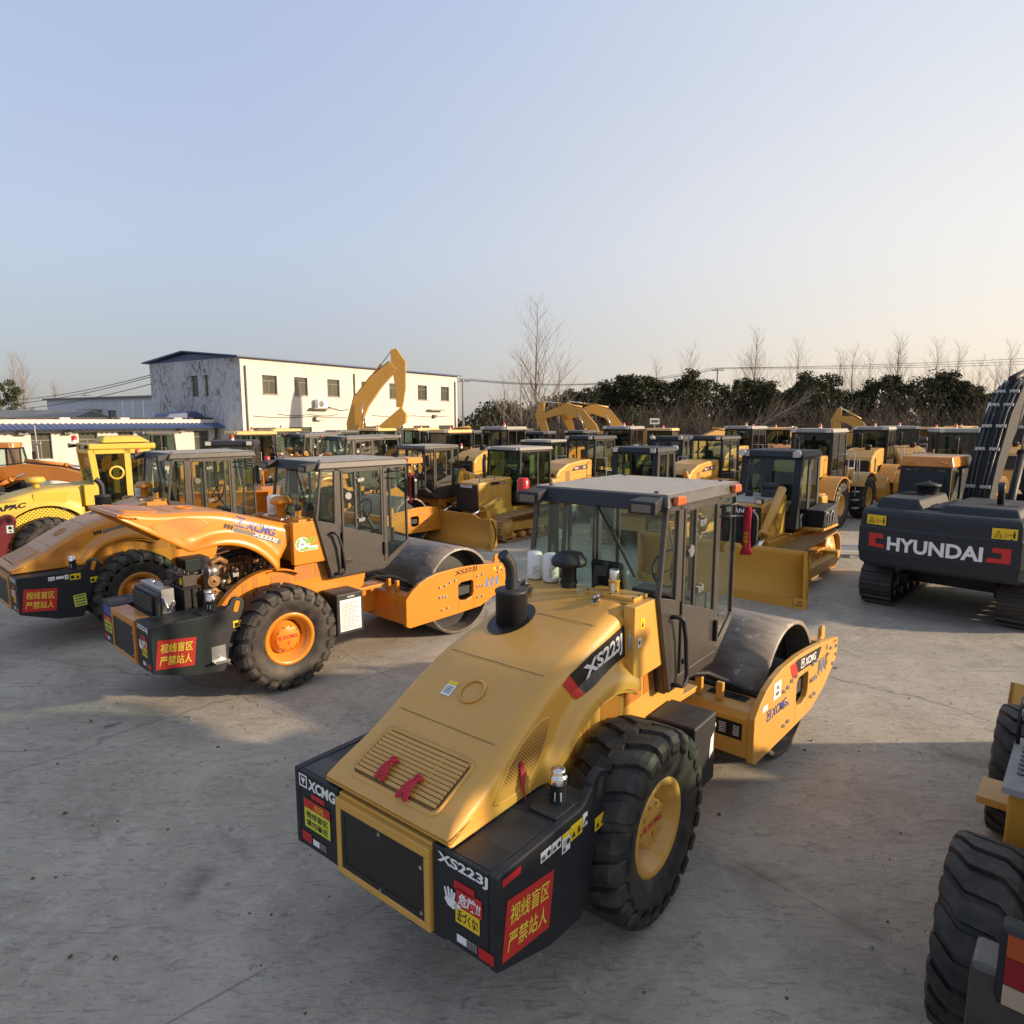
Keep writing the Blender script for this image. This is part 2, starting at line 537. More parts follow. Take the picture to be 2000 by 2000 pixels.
# ------------------------------------------------------------------ mesh builder
class MB:
    def __init__(s):
        s.v, s.f, s.m, s.s = [], [], [], []

    def add(s, vs, fs, m=0, sm=False):
        o = len(s.v)
        s.v += [tuple(p) for p in vs]
        for f in fs:
            s.f.append(tuple(i + o for i in f))
            s.m.append(m)
            s.s.append(sm)
        return s

    def box(s, x0, x1, y0, y1, z0, z1, m=0):
        vs = [(x, y, z) for x in (x0, x1) for y in (y0, y1) for z in (z0, z1)]
        fs = [(0, 1, 3, 2), (4, 6, 7, 5), (0, 4, 5, 1), (2, 3, 7, 6), (0, 2, 6, 4), (1, 5, 7, 3)]
        return s.add(vs, fs, m)

    def prism(s, poly, axis, a, b, m=0, sm=False):
        """extrude a 2-D polygon; axis y: (x,z), x: (y,z), z: (x,y)"""
        def P(p, t):
            return {'y': (p[0], t, p[1]), 'x': (t, p[0], p[1]), 'z': (p[0], p[1], t)}[axis]
        n = len(poly)
        vs = [P(p, a) for p in poly] + [P(p, b) for p in poly]
        ar = sum(poly[i][0] * poly[(i + 1) % n][1] - poly[(i + 1) % n][0] * poly[i][1] for i in range(n))
        flip = (ar > 0) == ((b > a) == (axis != 'y'))
        fs = [tuple(range(n)), tuple(reversed(range(n, 2 * n)))]
        fs += [(i, i + n, (i + 1) % n + n, (i + 1) % n) for i in range(n)]
        if not flip:
            fs = [tuple(reversed(f)) for f in fs]
        o = len(s.f)
        s.add(vs, fs, m)
        if sm:
            for i in range(o + 2, len(s.f)):
                s.s[i] = True
        return s

    def hexa(s, c8, m=0):
        """8 corners: 4 of one end, then the matching 4 of the other"""
        return s.add(c8, [(3, 2, 1, 0), (4, 5, 6, 7), (0, 1, 5, 4), (1, 2, 6, 5), (2, 3, 7, 6), (3, 0, 4, 7)], m)

    def bar(s, p, q, w, h=None, m=0, up=(0, 0, 1)):
        h = w if h is None else h
        p, q = Vector(p), Vector(q)
        d = (q - p).normalized()
        u = Vector(up)
        if abs(d.dot(u)) > 0.98:
            u = Vector((1, 0, 0))
        a = d.cross(u).normalized()
        b = a.cross(d)
        c = [p + a * sx * w / 2 + b * sy * h / 2 for sx, sy in ((-1, -1), (1, -1), (1, 1), (-1, 1))]
        e = [k + (q - p) for k in c]
        return s.hexa(c + e, m)

    def tube(s, pts, r, n=8, m=0, cap=True, sm=True):
        pts = [Vector(p) for p in pts]
        rs = r if isinstance(r, (list, tuple)) else [r] * len(pts)
        vs, fs = [], []
        ref = None
        for i, p in enumerate(pts):
            d = (pts[min(i + 1, len(pts) - 1)] - pts[max(i - 1, 0)]).normalized()
            if ref is None:
                ref = Vector((0, 0, 1)) if abs(d.z) < 0.9 else Vector((1, 0, 0))
            a = (ref - d * ref.dot(d)).normalized()
            b = d.cross(a)
            ref = a
            for k in range(n):
                t = 2 * PI * k / n
                vs.append(p + (a * math.cos(t) + b * math.sin(t)) * rs[i])
        for i in range(len(pts) - 1):
            for k in range(n):
                k2 = (k + 1) % n
                fs.append((i * n + k, i * n + k2, (i + 1) * n + k2, (i + 1) * n + k))
        s.add(vs, fs, m, sm)
        if cap:
            o = len(s.v) - len(vs)
            s.f.append(tuple(o + k for k in reversed(range(n))))
            s.f.append(tuple(o + (len(pts) - 1) * n + k for k in range(n)))
            s.m += [m, m]
            s.s += [False, False]
        return s

    def lathe(s, prof, n=24, axis='z', c=(0, 0, 0), m=0, sm=True, a0=0.0, a1=None):
        """profile of (radius, height along the axis)"""
        full = a1 is None
        k = n if full else n + 1
        vs, fs = [], []
        for r, h in prof:
            for i in range(k):
                t = a0 + (2 * PI if full else (a1 - a0)) * i / n
                x, y = r * math.cos(t), r * math.sin(t)
                p = {'z': (x, y, h), 'y': (x, h, y), 'x': (h, x, y)}[axis]
                vs.append((p[0] + c[0], p[1] + c[1], p[2] + c[2]))
        flip = axis == 'y'
        for j in range(len(prof) - 1):
            for i in range(n if full else n):
                i2 = (i + 1) % k
                f = (j * k + i, j * k + i2, (j + 1) * k + i2, (j + 1) * k + i)
                fs.append(f if not flip else tuple(reversed(f)))
        return s.add(vs, fs, m, sm)

    def loft(s, rings, m=0, sm=True, closed=False, caps=False):
        n = len(rings[0])
        vs = [p for r in rings for p in r]
        fs = []
        for j in range(len(rings) - 1):
            for i in range(n if closed else n - 1):
                i2 = (i + 1) % n
                fs.append((j * n + i, j * n + i2, (j + 1) * n + i2, (j + 1) * n + i))
        if caps:
            fs.append(tuple(reversed(range(n))))
            fs.append(tuple((len(rings) - 1) * n + i for i in range(n)))
        return s.add(vs, fs, m, sm)

    def text(s, string, fn, w, h, bold=0.02, shear=0.0, m=0, x0=0.0, y0=0.0, fit=False):
        """lettering: fn maps (x, y) in metres on the sign to a 3-D point; w x h is the size of the words"""
        v, f = text_geo(string, bold, shear)
        if v:
            s.add([fn(x0 + p[0] * w, y0 + p[1] * h) for p in v], f, m)
        return s

    def flat(s, poly, fn, m=0):
        """flat marking: polygon in the sign's metres, mapped by fn"""
        return s.add([fn(*p) for p in poly], [tuple(range(len(poly)))], m)

    def rect(s, x0, y0, x1, y1, fn, m=0):
        return s.flat([(x0, y0), (x1, y0), (x1, y1), (x0, y1)], fn, m)

    def build(s, name, mats, parent=None, bevel=0.0, seg=2, solid=0.0, fix=True):
        me = bpy.data.meshes.new(name)
        me.from_pydata(s.v, [], s.f)
        if isinstance(mats, str):
            mats = [mats]
        for k in mats:
            me.materials.append(M[k])
        me.polygons.foreach_set('material_index', s.m)
        me.polygons.foreach_set('use_smooth', s.s)
        if fix:
            b = bmesh.new()
            b.from_mesh(me)
            bmesh.ops.recalc_face_normals(b, faces=b.faces)
            b.to_mesh(me)
            b.free()
        me.update()
        o = bpy.data.objects.new(name, me)
        COL.objects.link(o)
        if parent is not None:
            o.parent = parent
        if solid:
            md = o.modifiers.new('solid', 'SOLIDIFY')
            md.thickness = solid
            md.offset = -1
        if bevel:
            md = o.modifiers.new('bevel', 'BEVEL')
            md.width = bevel
            md.segments = seg
            md.limit_method = 'ANGLE'
            md.angle_limit = R(35)
        return o


def build_split(mb, name, mats, parent, gap=0.015, **kw):
    """every separate piece (a sticker with its lettering, a pane, a lamp) becomes a part of its own"""
    if not mb.f:
        return []
    n = len(mb.v)
    par = list(range(n))

    def find(a):
        while par[a] != a:
            par[a] = par[par[a]]
            a = par[a]
        return a
    for f in mb.f:
        for i in f[1:]:
            par[find(i)] = find(f[0])
    isl = {}
    for k, f in enumerate(mb.f):
        isl.setdefault(find(f[0]), []).append(k)
    boxes = []
    for ks in isl.values():
        vs = [mb.v[i] for k in ks for i in mb.f[k]]
        boxes.append([ks, [min(v[a] for v in vs) - gap for a in range(3)], [max(v[a] for v in vs) + gap for a in range(3)]])
    merged = True
    while merged:
        merged = False
        out = []
        for b in boxes:
            for o in out:
                if all(b[1][a] <= o[2][a] and o[1][a] <= b[2][a] for a in range(3)):
                    o[0] += b[0]
                    o[1] = [min(p, q) for p, q in zip(o[1], b[1])]
                    o[2] = [max(p, q) for p, q in zip(o[2], b[2])]
                    merged = True
                    break
            else:
                out.append(b)
        boxes = out
    res = []
    for ks, _, _ in boxes:
        ks = sorted(ks)
        m2 = MB()
        idx = {}
        for k in ks:
            for i in mb.f[k]:
                if i not in idx:
                    idx[i] = len(m2.v)
                    m2.v.append(mb.v[i])
            m2.f.append(tuple(idx[i] for i in mb.f[k]))
            m2.m.append(mb.m[k])
            m2.s.append(mb.s[k])
        res.append(m2.build(name, mats, parent, **kw))
    return res


def tag(o, label=None, cat=None, group=None, kind=None):
    if label:
        o['label'] = label
    if cat:
        o['category'] = cat
    if group:
        o['group'] = group
    if kind:
        o['kind'] = kind
    return o


def thing(name, label, cat, loc=(0, 0, 0), rz=0.0, group=None, scale=1.0):
    o = bpy.data.objects.new(name, None)
    o.empty_display_size = 0.3
    COL.objects.link(o)
    o.location = loc
    o.rotation_euler = (0, 0, rz)
    o.scale = (scale,) * 3
    return tag(o, label, cat, group)


def copy_tree(o, parent=None):
    c = o.copy()
    COL.objects.link(c)
    if parent is not None:
        c.parent = parent
    for ch in list(o.children):
        copy_tree(ch, c)
    return c


def dup(src, label, loc, rz, scale=None):
    c = copy_tree(src)
    c.location = loc
    c.rotation_euler = (0, 0, rz)
    c['label'] = label
    if scale:
        c.scale = (scale,) * 3
    return c


def at(u, Y, z=1.5):
    """world X of photo column u (0..2000) at distance Y"""
    p = R(-CAM_PITCH)
    return (u - 1000) / CAM_F * (Y * math.cos(p) + (z - CAM_H) * math.sin(p))


def interp(x, pts):
    if x <= pts[0][0]:
        return pts[0][1]
    for (a, fa), (b, fb) in zip(pts, pts[1:]):
        if x <= b:
            return fa + (fb - fa) * (x - a) / (b - a)
    return pts[-1][1]


def smooth(x, pts):
    if x <= pts[0][0]:
        return pts[0][1]
    for i in range(len(pts) - 1):
        (a, fa), (b, fb) = pts[i], pts[i + 1]
        if x <= b:
            fm = pts[i - 1] if i else pts[i]
            fn = pts[i + 2] if i + 2 < len(pts) else pts[i + 1]
            m0 = (fb - fm[1]) / max(b - fm[0], 1e-6)
            m1 = (fn[1] - fa) / max(fn[0] - a, 1e-6)
            h = b - a
            t = (x - a) / h
            return (2 * t ** 3 - 3 * t * t + 1) * fa + (t ** 3 - 2 * t * t + t) * h * m0 + (-2 * t ** 3 + 3 * t * t) * fb + (t ** 3 - t * t) * h * m1
    return pts[-1][1]


def arc(cx, cy, r, a0, a1, n):
    return [(cx + r * math.cos(R(a0 + (a1 - a0) * i / n)), cy + r * math.sin(R(a0 + (a1 - a0) * i / n))) for i in range(n + 1)]


def rrect(x0, y0, x1, y1, r, n=4):
    return arc(x1 - r, y0 + r, r, -90, 0, n) + arc(x1 - r, y1 - r, r, 0, 90, n) + arc(x0 + r, y1 - r, r, 90, 180, n) + arc(x0 + r, y0 + r, r, 180, 270, n)


# ------------------------------------------------------------------ wheels
def tyre_mesh(mb, Rr, Wd, rim, N, style='chevron', side=-1, m=0):
    """earth-mover tyre about the y axis, centre at the origin; lugs stand 4-6 % of the radius proud"""
    lug = Rr * 0.055
    rb = Rr - lug
    hw = Wd / 2
    prof = [(rim, -hw * 0.62), (rim + 0.03, -hw * 0.80), ((rim + rb) * 0.5, -hw * 1.0), (rb - 0.10 * Rr, -hw * 0.97), (rb - 0.03 * Rr, -hw * 0.88), (rb, -hw * 0.70),
            (rb + 0.004, 0), (rb, hw * 0.70), (rb - 0.03 * Rr, hw * 0.88), (rb - 0.10 * Rr, hw * 0.97), ((rim + rb) * 0.5, hw * 1.0), (rim + 0.03, hw * 0.80), (rim, hw * 0.62)]
    mb.lathe(prof, 48, 'y', m=m)
    pitch = 2 * PI / N

    def P(y, r, a):
        return (r * math.cos(a), y, r * math.sin(a))

    def strip(path, wa, n_side):
        # path of (y, r_top, r_bottom, angle); extruded block along it
        secs = []
        for (y, rt, rbm, a, k) in path:
            w2 = wa * k
            secs.append([P(y, rbm, a - w2 * 1.15), P(y, rt, a - w2), P(y, rt, a + w2), P(y, rbm, a + w2 * 1.15)])
        mb.loft(secs, m, False, True, True)
    for i in range(N):
        a = i * pitch
        if style == 'chevron':
            for sg, off in ((-1, 0.0), (1, pitch * 0.5)):
                b0 = a + off
                q = [(-0.12 * hw * sg, Rr, rb - .02, b0 + pitch * .05, 0.8), (0.18 * hw * sg, Rr, rb - .02, b0 + pitch * .20, 1.0), (0.42 * hw * sg, Rr, rb - .02, b0 + pitch * .05, 1.0),
                     (0.74 * hw * sg, Rr * .995, rb - .03, b0 - pitch * .12, 1.05), (0.93 * hw * sg, Rr * .965, rb - .06, b0 - pitch * .16, 1.1), (1.02 * hw * sg, Rr * .90, rb - .10, b0 - pitch * .18, .95), (1.02 * hw * sg, Rr * .83, rb - .14, b0 - pitch * .18, .7)]
                strip(q, pitch * 0.31, 4)
        else:   # wave bars right across
            q = [(-1.0 * hw, Rr * .90, rb - .10, a + pitch * .75, .6), (-0.92 * hw, Rr * .965, rb - .05, a + pitch * .68, .9), (-0.72 * hw, Rr * .995, rb - .02, a + pitch * .42, 1.0), (-0.40 * hw, Rr, rb - .01, a + pitch * .03, 1.05),
                 (0.40 * hw, Rr, rb - .01, a - pitch * .03, 1.05), (0.72 * hw, Rr * .995, rb - .02, a - pitch * .42, 1.0), (0.92 * hw, Rr * .965, rb - .05, a - pitch * .68, .9), (1.0 * hw, Rr * .90, rb - .10, a - pitch * .75, .6)]
            strip(q, pitch * 0.34, 8)


def make_wheel(parent, loc, Rr, Wd, rim, N, style, mats, side, hub=0.2, text=None, bolts=10, plain_rim=False):
    """wheel = tyre mesh with a rim (and hub) below it; side -1: outer face towards -y"""
    t = MB()
    tyre_mesh(t, Rr, Wd, rim, N, style, side)
    w = t.build('wheel', mats[0], parent)
    w.location = loc
    r = MB()
    o = side
    h = Wd / 2
    # outer flange, dished well, disc
    prof = [(rim + .035, o * h * .66), (rim + .04, o * h * .80), (rim + .005, o * h * .84), (rim - .03, o * h * .78), (rim - .05, o * h * .55), (rim - .085, o * h * .50), (rim - .10, o * h * .05), (rim - .20, -o * h * .02), (.05, -o * h * .02)]
    r.lathe(prof, 36, 'y')
    prof2 = [(rim + .02, -o * h * .62), (rim + .03, -o * h * .75), (rim - .04, -o * h * .7), (rim - .06, -o * h * .1), (.05, -o * h * .05)]
    r.lathe(prof2, 24, 'y')
    ro = r.build('rim', mats[1], w)
    hb = MB()
    hb.lathe([(hub + .05, -o * h * .02), (hub + .04, o * h * .25), (hub, o * h * .3), (hub - .01, o * h * .55), (hub - .04, o * h * .60), (.001, o * h * .60)], 28, 'y')
    for k in range(bolts):
        a = 2 * PI * k / bolts
        hb.lathe([(.016, o * h * .595), (.014, o * h * .64), (.001, o * h * .64)], 6, 'y', (math.cos(a) * (hub - .03), 0, math.sin(a) * (hub - .03)), sm=False)
    mt = [mats[1]]
    if text:
        mt.append('sign_red')
        yy = o * (h * .60 + .004)
        fn = (lambda x, y: (x, yy, y)) if o < 0 else (lambda x, y: (-x, yy, y))
        hb.text(text, fn, hub * 1.25, hub * .28, .03, .2, 1, -hub * .5, -hub * .05)
        hb.rect(-hub * .78, -hub * .05, -hub * .56, hub * .23, fn, 1)
        hb.rect(-.01, -hub * .5, .01, -hub * .25, fn, 1)
    hb.build('hub', mt, w)
    return w
# ------------------------------------------------------------------ the single-drum rollers
HT = [(-1.88, 1.47), (-1.80, 1.53), (-1.45, 1.70), (-1.08, 1.92), (-.68, 2.13), (-.12, 2.31), (.38, 2.465), (.50, 2.485)]


def hood_zb(x):
    if x < -.82:
        return 1.405
    return max(1.405, .8 + math.sqrt(max(1.02 ** 2 - x * x, 0)))


def hood_half(x):
    """half section of the bonnet at x: list of (y, z) from the middle of the top to the lower edge"""
    zt = smooth(x, HT)
    zb = hood_zb(x)
    r = interp(x, [(-1.88, .06), (-1.6, .09), (-1, .105), (-.5, .13), (.5, .15)])
    side = lambda z: .600 + .055 * (2.46 - z)
    r = min(r, (zt - zb) * .6)
    t = max(0.0, min(1.0, (x + .98) / .35))
    fl = .10 * t * t * (3 - 2 * t)
    band = min(.18, (zt - zb) * .4)
    ws = side(zt - r)
    sec = [(0, zt), (ws * .5, zt - .004)]
    for k in range(7):
        a = R(90 - 15 * k)
        sec.append((ws - r + r * math.cos(a), zt - r + r * math.sin(a)))
    zs = zb + band
    zc = zt - r
    for k in range(1, 5):
        z = zc + (zs + .03 - zc) * k / 4
        sec.append((side(z), z))
    for k in range(1, 6):
        q = k / 5
        z = zs + .03 - (.03 + band * .55) * q
        sec.append((side(z) + fl * (q * q * (3 - 2 * q)), z))
    sec.append((side(zb + band * .22) + fl + .006, zb + band * .22))
    sec.append((side(zb) + fl + .002, zb))
    return sec


def hood_side_y(x, z):
    s = [p for p in hood_half(x)][2:]
    for (y0, z0), (y1, z1) in zip(s, s[1:]):
        if z1 <= z <= z0 + 1e-6:
            return y0 + (y1 - y0) * (z0 - z) / max(z0 - z1, 1e-6)
    return s[-1][0] if z < s[-1][1] else s[0][0]


def build_hood_shell(mb, x0=-1.88, x1=.48, n=44, hole=None):
    rings = []
    for i in range(n + 1):
        x = x0 + (x1 - x0) * i / n
        h = hood_half(x)
        rings.append([(x, y, z) for y, z in reversed(h)] + [(x, -y, z) for y, z in h[1:]])
    mb.loft(rings)
    # rear lip: rounded over and closed
    r0 = rings[0]
    zb = min(p[2] for p in r0)
    ra = [(x0 - .014, y * .992, zb + .004 + (z - zb - .004) * .86) for _, y, z in r0]
    rb_ = [(x0 - .022, y * .975, zb + .012 + (z - zb) * .55) for _, y, z in r0]
    mb.loft([rb_, ra, r0])
    mb.add(rb_, [tuple(range(len(rb_)))])


def logo(mb, fn, x, y, s, m, back=None):
    """square emblem with a downward triangle"""
    t = s * .13
    for a in ((x, y, x + s, y + t), (x, y + s - t, x + s, y + s), (x, y + t, x + t, y + s - t), (x + s - t, y + t, x + s, y + s - t)):
        mb.rect(*a, fn, m)
    mb.flat([(x + s * .5, y + s * .2), (x + s * .78, y + s * .72), (x + s * .22, y + s * .72)], fn, m)


def side_fn(x0, yo, z0, rot=0.0):
    c, s = math.cos(R(rot)), math.sin(R(rot))
    return lambda x, y: (x0 + c * x - s * y, -yo, z0 + s * x + c * y)


def rear_fn(xo, y0, z0):
    return lambda x, y: (-xo, y0 - x, z0 + y)


def layer(fn, d, axis):
    """the same sign surface, d further out along an axis"""
    def g(x, y):
        p = list(fn(x, y))
        p[axis] += d
        return tuple(p)
    return g


def cab_glass_and_frame(root, frame_mat, glass_mat, hw=.757):
    """cab of the roller: charcoal frame, door with two panes, big side and rear panes"""
    f = MB()
    w = .07
    for s in (-1, 1):
        y0, y1 = (s * (hw - .05), s * hw)
        lo, hi = min(y0, y1), max(y0, y1)
        yc = s * (hw - .03)
        # solid quarter panel, sill, pillars
        f.prism([(.76, 2.5), (1.20, 2.38), (1.20, 1.5), (1.02, 1.5)], 'y', lo, hi)
        f.prism([(1.20, 1.5), (2.10, 1.5), (2.14, 1.62), (1.20, 1.62)], 'y', lo, hi)
        f.prism([(2.10, 1.5), (2.62, 1.88), (2.62, 1.97), (2.14, 1.66)], 'y', lo, hi)
        f.prism([(1.10, 2.40), (1.23, 2.36), (1.23, 3.31), (1.12, 3.31)], 'y', lo, hi)
        f.prism([(2.08, 1.62), (2.16, 1.62), (2.16, 3.31), (2.08, 3.31)], 'y', lo, hi)
        f.prism([(.76, 2.5), (.80, 2.49), (.91, 3.31), (.87, 3.31)], 'y', lo, hi)
        f.prism([(2.585, 1.95), (2.62, 1.95), (2.60, 3.31), (2.57, 3.31)], 'y', lo, hi)
    f.box(.87, 2.60, -hw, hw, 3.27, 3.315)
    f.box(1.03, 2.10, -hw + .05, hw - .05, 1.47, 1.515)
    f.hexa([(2.10, -hw + .05, 1.49), (2.10, hw - .05, 1.49), (2.62, hw - .05, 1.87), (2.62, -hw + .05, 1.87), (2.10, -hw + .05, 1.53), (2.10, hw - .05, 1.53), (2.60, hw - .05, 1.90), (2.60, -hw + .05, 1.90)])
    f.hexa([(.77, -hw + .05, 2.47), (.77, hw - .05, 2.47), (1.03, hw - .05, 1.5), (1.03, -hw + .05, 1.5), (.82, -hw + .05, 2.47), (.82, hw - .05, 2.47), (1.08, hw - .05, 1.5), (1.08, -hw + .05, 1.5)])
    f.bar((2.59, -.25, 1.9), (2.58, -.25, 3.3), .05, .04)
    f.bar((.84, .38, 2.5), (.90, .38, 3.3), .04, .03)
    cab = f.build('cab_frame', frame_mat, root, .006, 1)

    g = MB()
    for s in (-1, 1):
        yc = s * (hw - .022)
        lo, hi = yc - .004, yc + .004
        g.prism([(.81, 2.52), (1.10, 2.43), (1.115, 3.27), (.905, 3.27)], 'y', lo, hi)
        g.prism([(2.16, 1.70), (2.585, 1.98), (2.57, 3.27), (2.16, 3.27)], 'y', lo, hi)
    g.hexa([(.785, -hw + .055, 2.5), (.785, hw - .055, 2.5), (.79, hw - .055, 2.5), (.79, -hw + .055, 2.5), (.885, -hw + .055, 3.27), (.885, hw - .055, 3.27), (.89, hw - .055, 3.27), (.89, -hw + .055, 3.27)])
    g.hexa([(2.605, -hw + .055, 1.92), (2.605, hw - .055, 1.92), (2.61, hw - .055, 1.92), (2.61, -hw + .055, 1.92), (2.585, -hw + .055, 3.27), (2.585, hw - .055, 3.27), (2.59, hw - .055, 3.27), (2.59, -hw + .055, 3.27)])
    build_split(g, 'window_glass', glass_mat, root, gap=0)

    for s in (-1, 1):
        d = MB()
        y = s * (hw + .006)
        lo, hi = min(y, y - s * .035), max(y, y - s * .035)
        d.prism([(1.245, 1.63), (2.07, 1.63), (2.07, 2.09), (1.245, 2.34)], 'y', lo, hi)
        d.prism([(1.245, 2.34), (1.285, 2.33), (1.285, 3.28), (1.245, 3.28)], 'y', lo, hi)
        d.prism([(2.03, 2.10), (2.07, 2.09), (2.07, 3.28), (2.03, 3.28)], 'y', lo, hi)
        d.prism([(1.285, 3.24), (2.03, 3.24), (2.03, 3.28), (1.285, 3.28)], 'y', lo, hi)
        d.prism([(1.50, 2.27), (1.545, 2.255), (1.545, 3.24), (1.50, 3.24)], 'y', lo, hi)
        dr = d.build('door', frame_mat, root, .005, 1)
        gp = MB()
        yg = (lo + hi) / 2
        gp.prism([(1.285, 2.335), (1.50, 2.27), (1.50, 3.24), (1.285, 3.24)], 'y', yg - .004, yg + .004)
        gp.prism([(1.545, 2.255), (2.03, 2.105), (2.03, 3.24), (1.545, 3.24)], 'y', yg - .004, yg + .004)
        gp.build('door_window', glass_mat, dr)
        h = MB()
        for z in (2.42, 3.10):
            h.box(1.55, 1.62, min(y, y + s * .03), max(y, y + s * .03), z - .03, z + .03)
            h.lathe([(.001, .0), (.035, 0), (.035, .035), (.001, .035)], 10, 'y', (1.64, y + (0 if s > 0 else -.035), z + .01), sm=False)
        h.lathe([(.001, 0), (.06, 0), (.055, .03), (.001, .03)], 14, 'y', (1.36, y + (0 if s > 0 else -.03), 2.85), sm=False)
        build_split(h, 'window_latch', 'chrome', dr, gap=0.01)
        k = MB()
        k.box(1.28, 1.40, min(y, y + s * .018), max(y, y + s * .018), 1.72, 1.77)
        k.box(2.055, 2.095, min(y, y + s * .04), max(y, y + s * .04), 1.75, 1.98)
        build_split(k, 'door_handle', 'sign_black', dr, gap=0.01)
        r = MB()
        yr = s * (hw + .09)
        r.tube([(1.02, s * hw, 2.26), (1.03, yr, 2.27), (1.10, yr, 2.22), (1.17, yr, 2.02), (1.22, yr, 1.66), (1.20, yr, 1.58), (1.12, yr, 1.56), (1.08, s * hw, 1.57)], .022, 8)
        r.build('grab_rail', 'black_paint', root)

    i = MB()
    i.box(1.08, 2.1, -.68, .68, 1.52, 1.56)
    i.box(1.15, 1.65, -.28, .22, 1.56, 1.85)
    i.box(2.18, 2.5, -.5, .3, 1.9, 2.15)
    i.bar((2.3, -.3, 2.0), (1.98, -.3, 2.45), .06)
    i.box(1.2, 1.9, -.62, -.42, 1.56, 2.2)
    i.build('cab_floor', 'interior_grey', root, .01, 1)
    q = MB()
    q.box(1.18, 1.68, -.27, .23, 1.88, 2.02)
    q.hexa([(1.16, -.25, 2.0), (1.16, .21, 2.0), (1.28, .21, 2.0), (1.28, -.25, 2.0), (1.02, -.2, 2.7), (1.02, .16, 2.7), (1.10, .16, 2.7), (1.10, -.2, 2.7)])
    q.box(1.2, 1.6, -.36, -.29, 2.15, 2.22)
    q.box(1.2, 1.6, .25, .32, 2.15, 2.22)
    q.build('seat', 'seat_black', root, .04, 2)
    st = MB()
    pts = []
    for k in range(25):
        a = 2 * PI * k / 24
        pts.append((1.97 + .10 * math.sin(a), -.3 + .22 * math.cos(a), 2.50 + .19 * math.sin(a)))
    st.tube(pts, .016, 6, cap=False)
    for a in (90, 210, 330):
        st.bar((1.97, -.3, 2.49), (1.97 + .10 * math.sin(R(a)), -.3 + .22 * math.cos(R(a)), 2.50 + .19 * math.sin(R(a))), .03, .015)
    st.build('steering_wheel', 'seat_black', root)
    wp = MB()
    wp.bar((.845, -.02, 3.30), (.80, -.30, 2.92), .018, .012)
    wp.bar((.81, -.19, 3.10), (.76, -.50, 2.66), .02, .02)
    wp.bar((2.64, .2, 3.27), (2.64, .0, 2.6), .02, .015)
    build_split(wp, 'wiper', 'sign_black', root, gap=0.01)
    mr = MB()
    for s in (-1, 1):
        mr.tube([(2.12, s * hw, 3.2), (2.34, s * (hw + .09), 3.22), (2.62, s * (hw + .13), 3.14)], .012, 6)
        mr.tube([(2.12, s * hw, 3.1), (2.62, s * (hw + .13), 3.06)], .01, 6)
        mr.prism(rrect(-.095, -.21, .095, .21, .094), 'x', 2.60, 2.65)
        n = len(mr.v)
        for k in range(n - len(rrect(-.095, -.21, .095, .21, .094)) * 2, n):
            x, y, z = mr.v[k]
            mr.v[k] = (x, y + s * (hw + .14), z + 2.91)
    build_split(mr, 'side_mirror', 'sign_black', root, gap=0.02)
    return cab


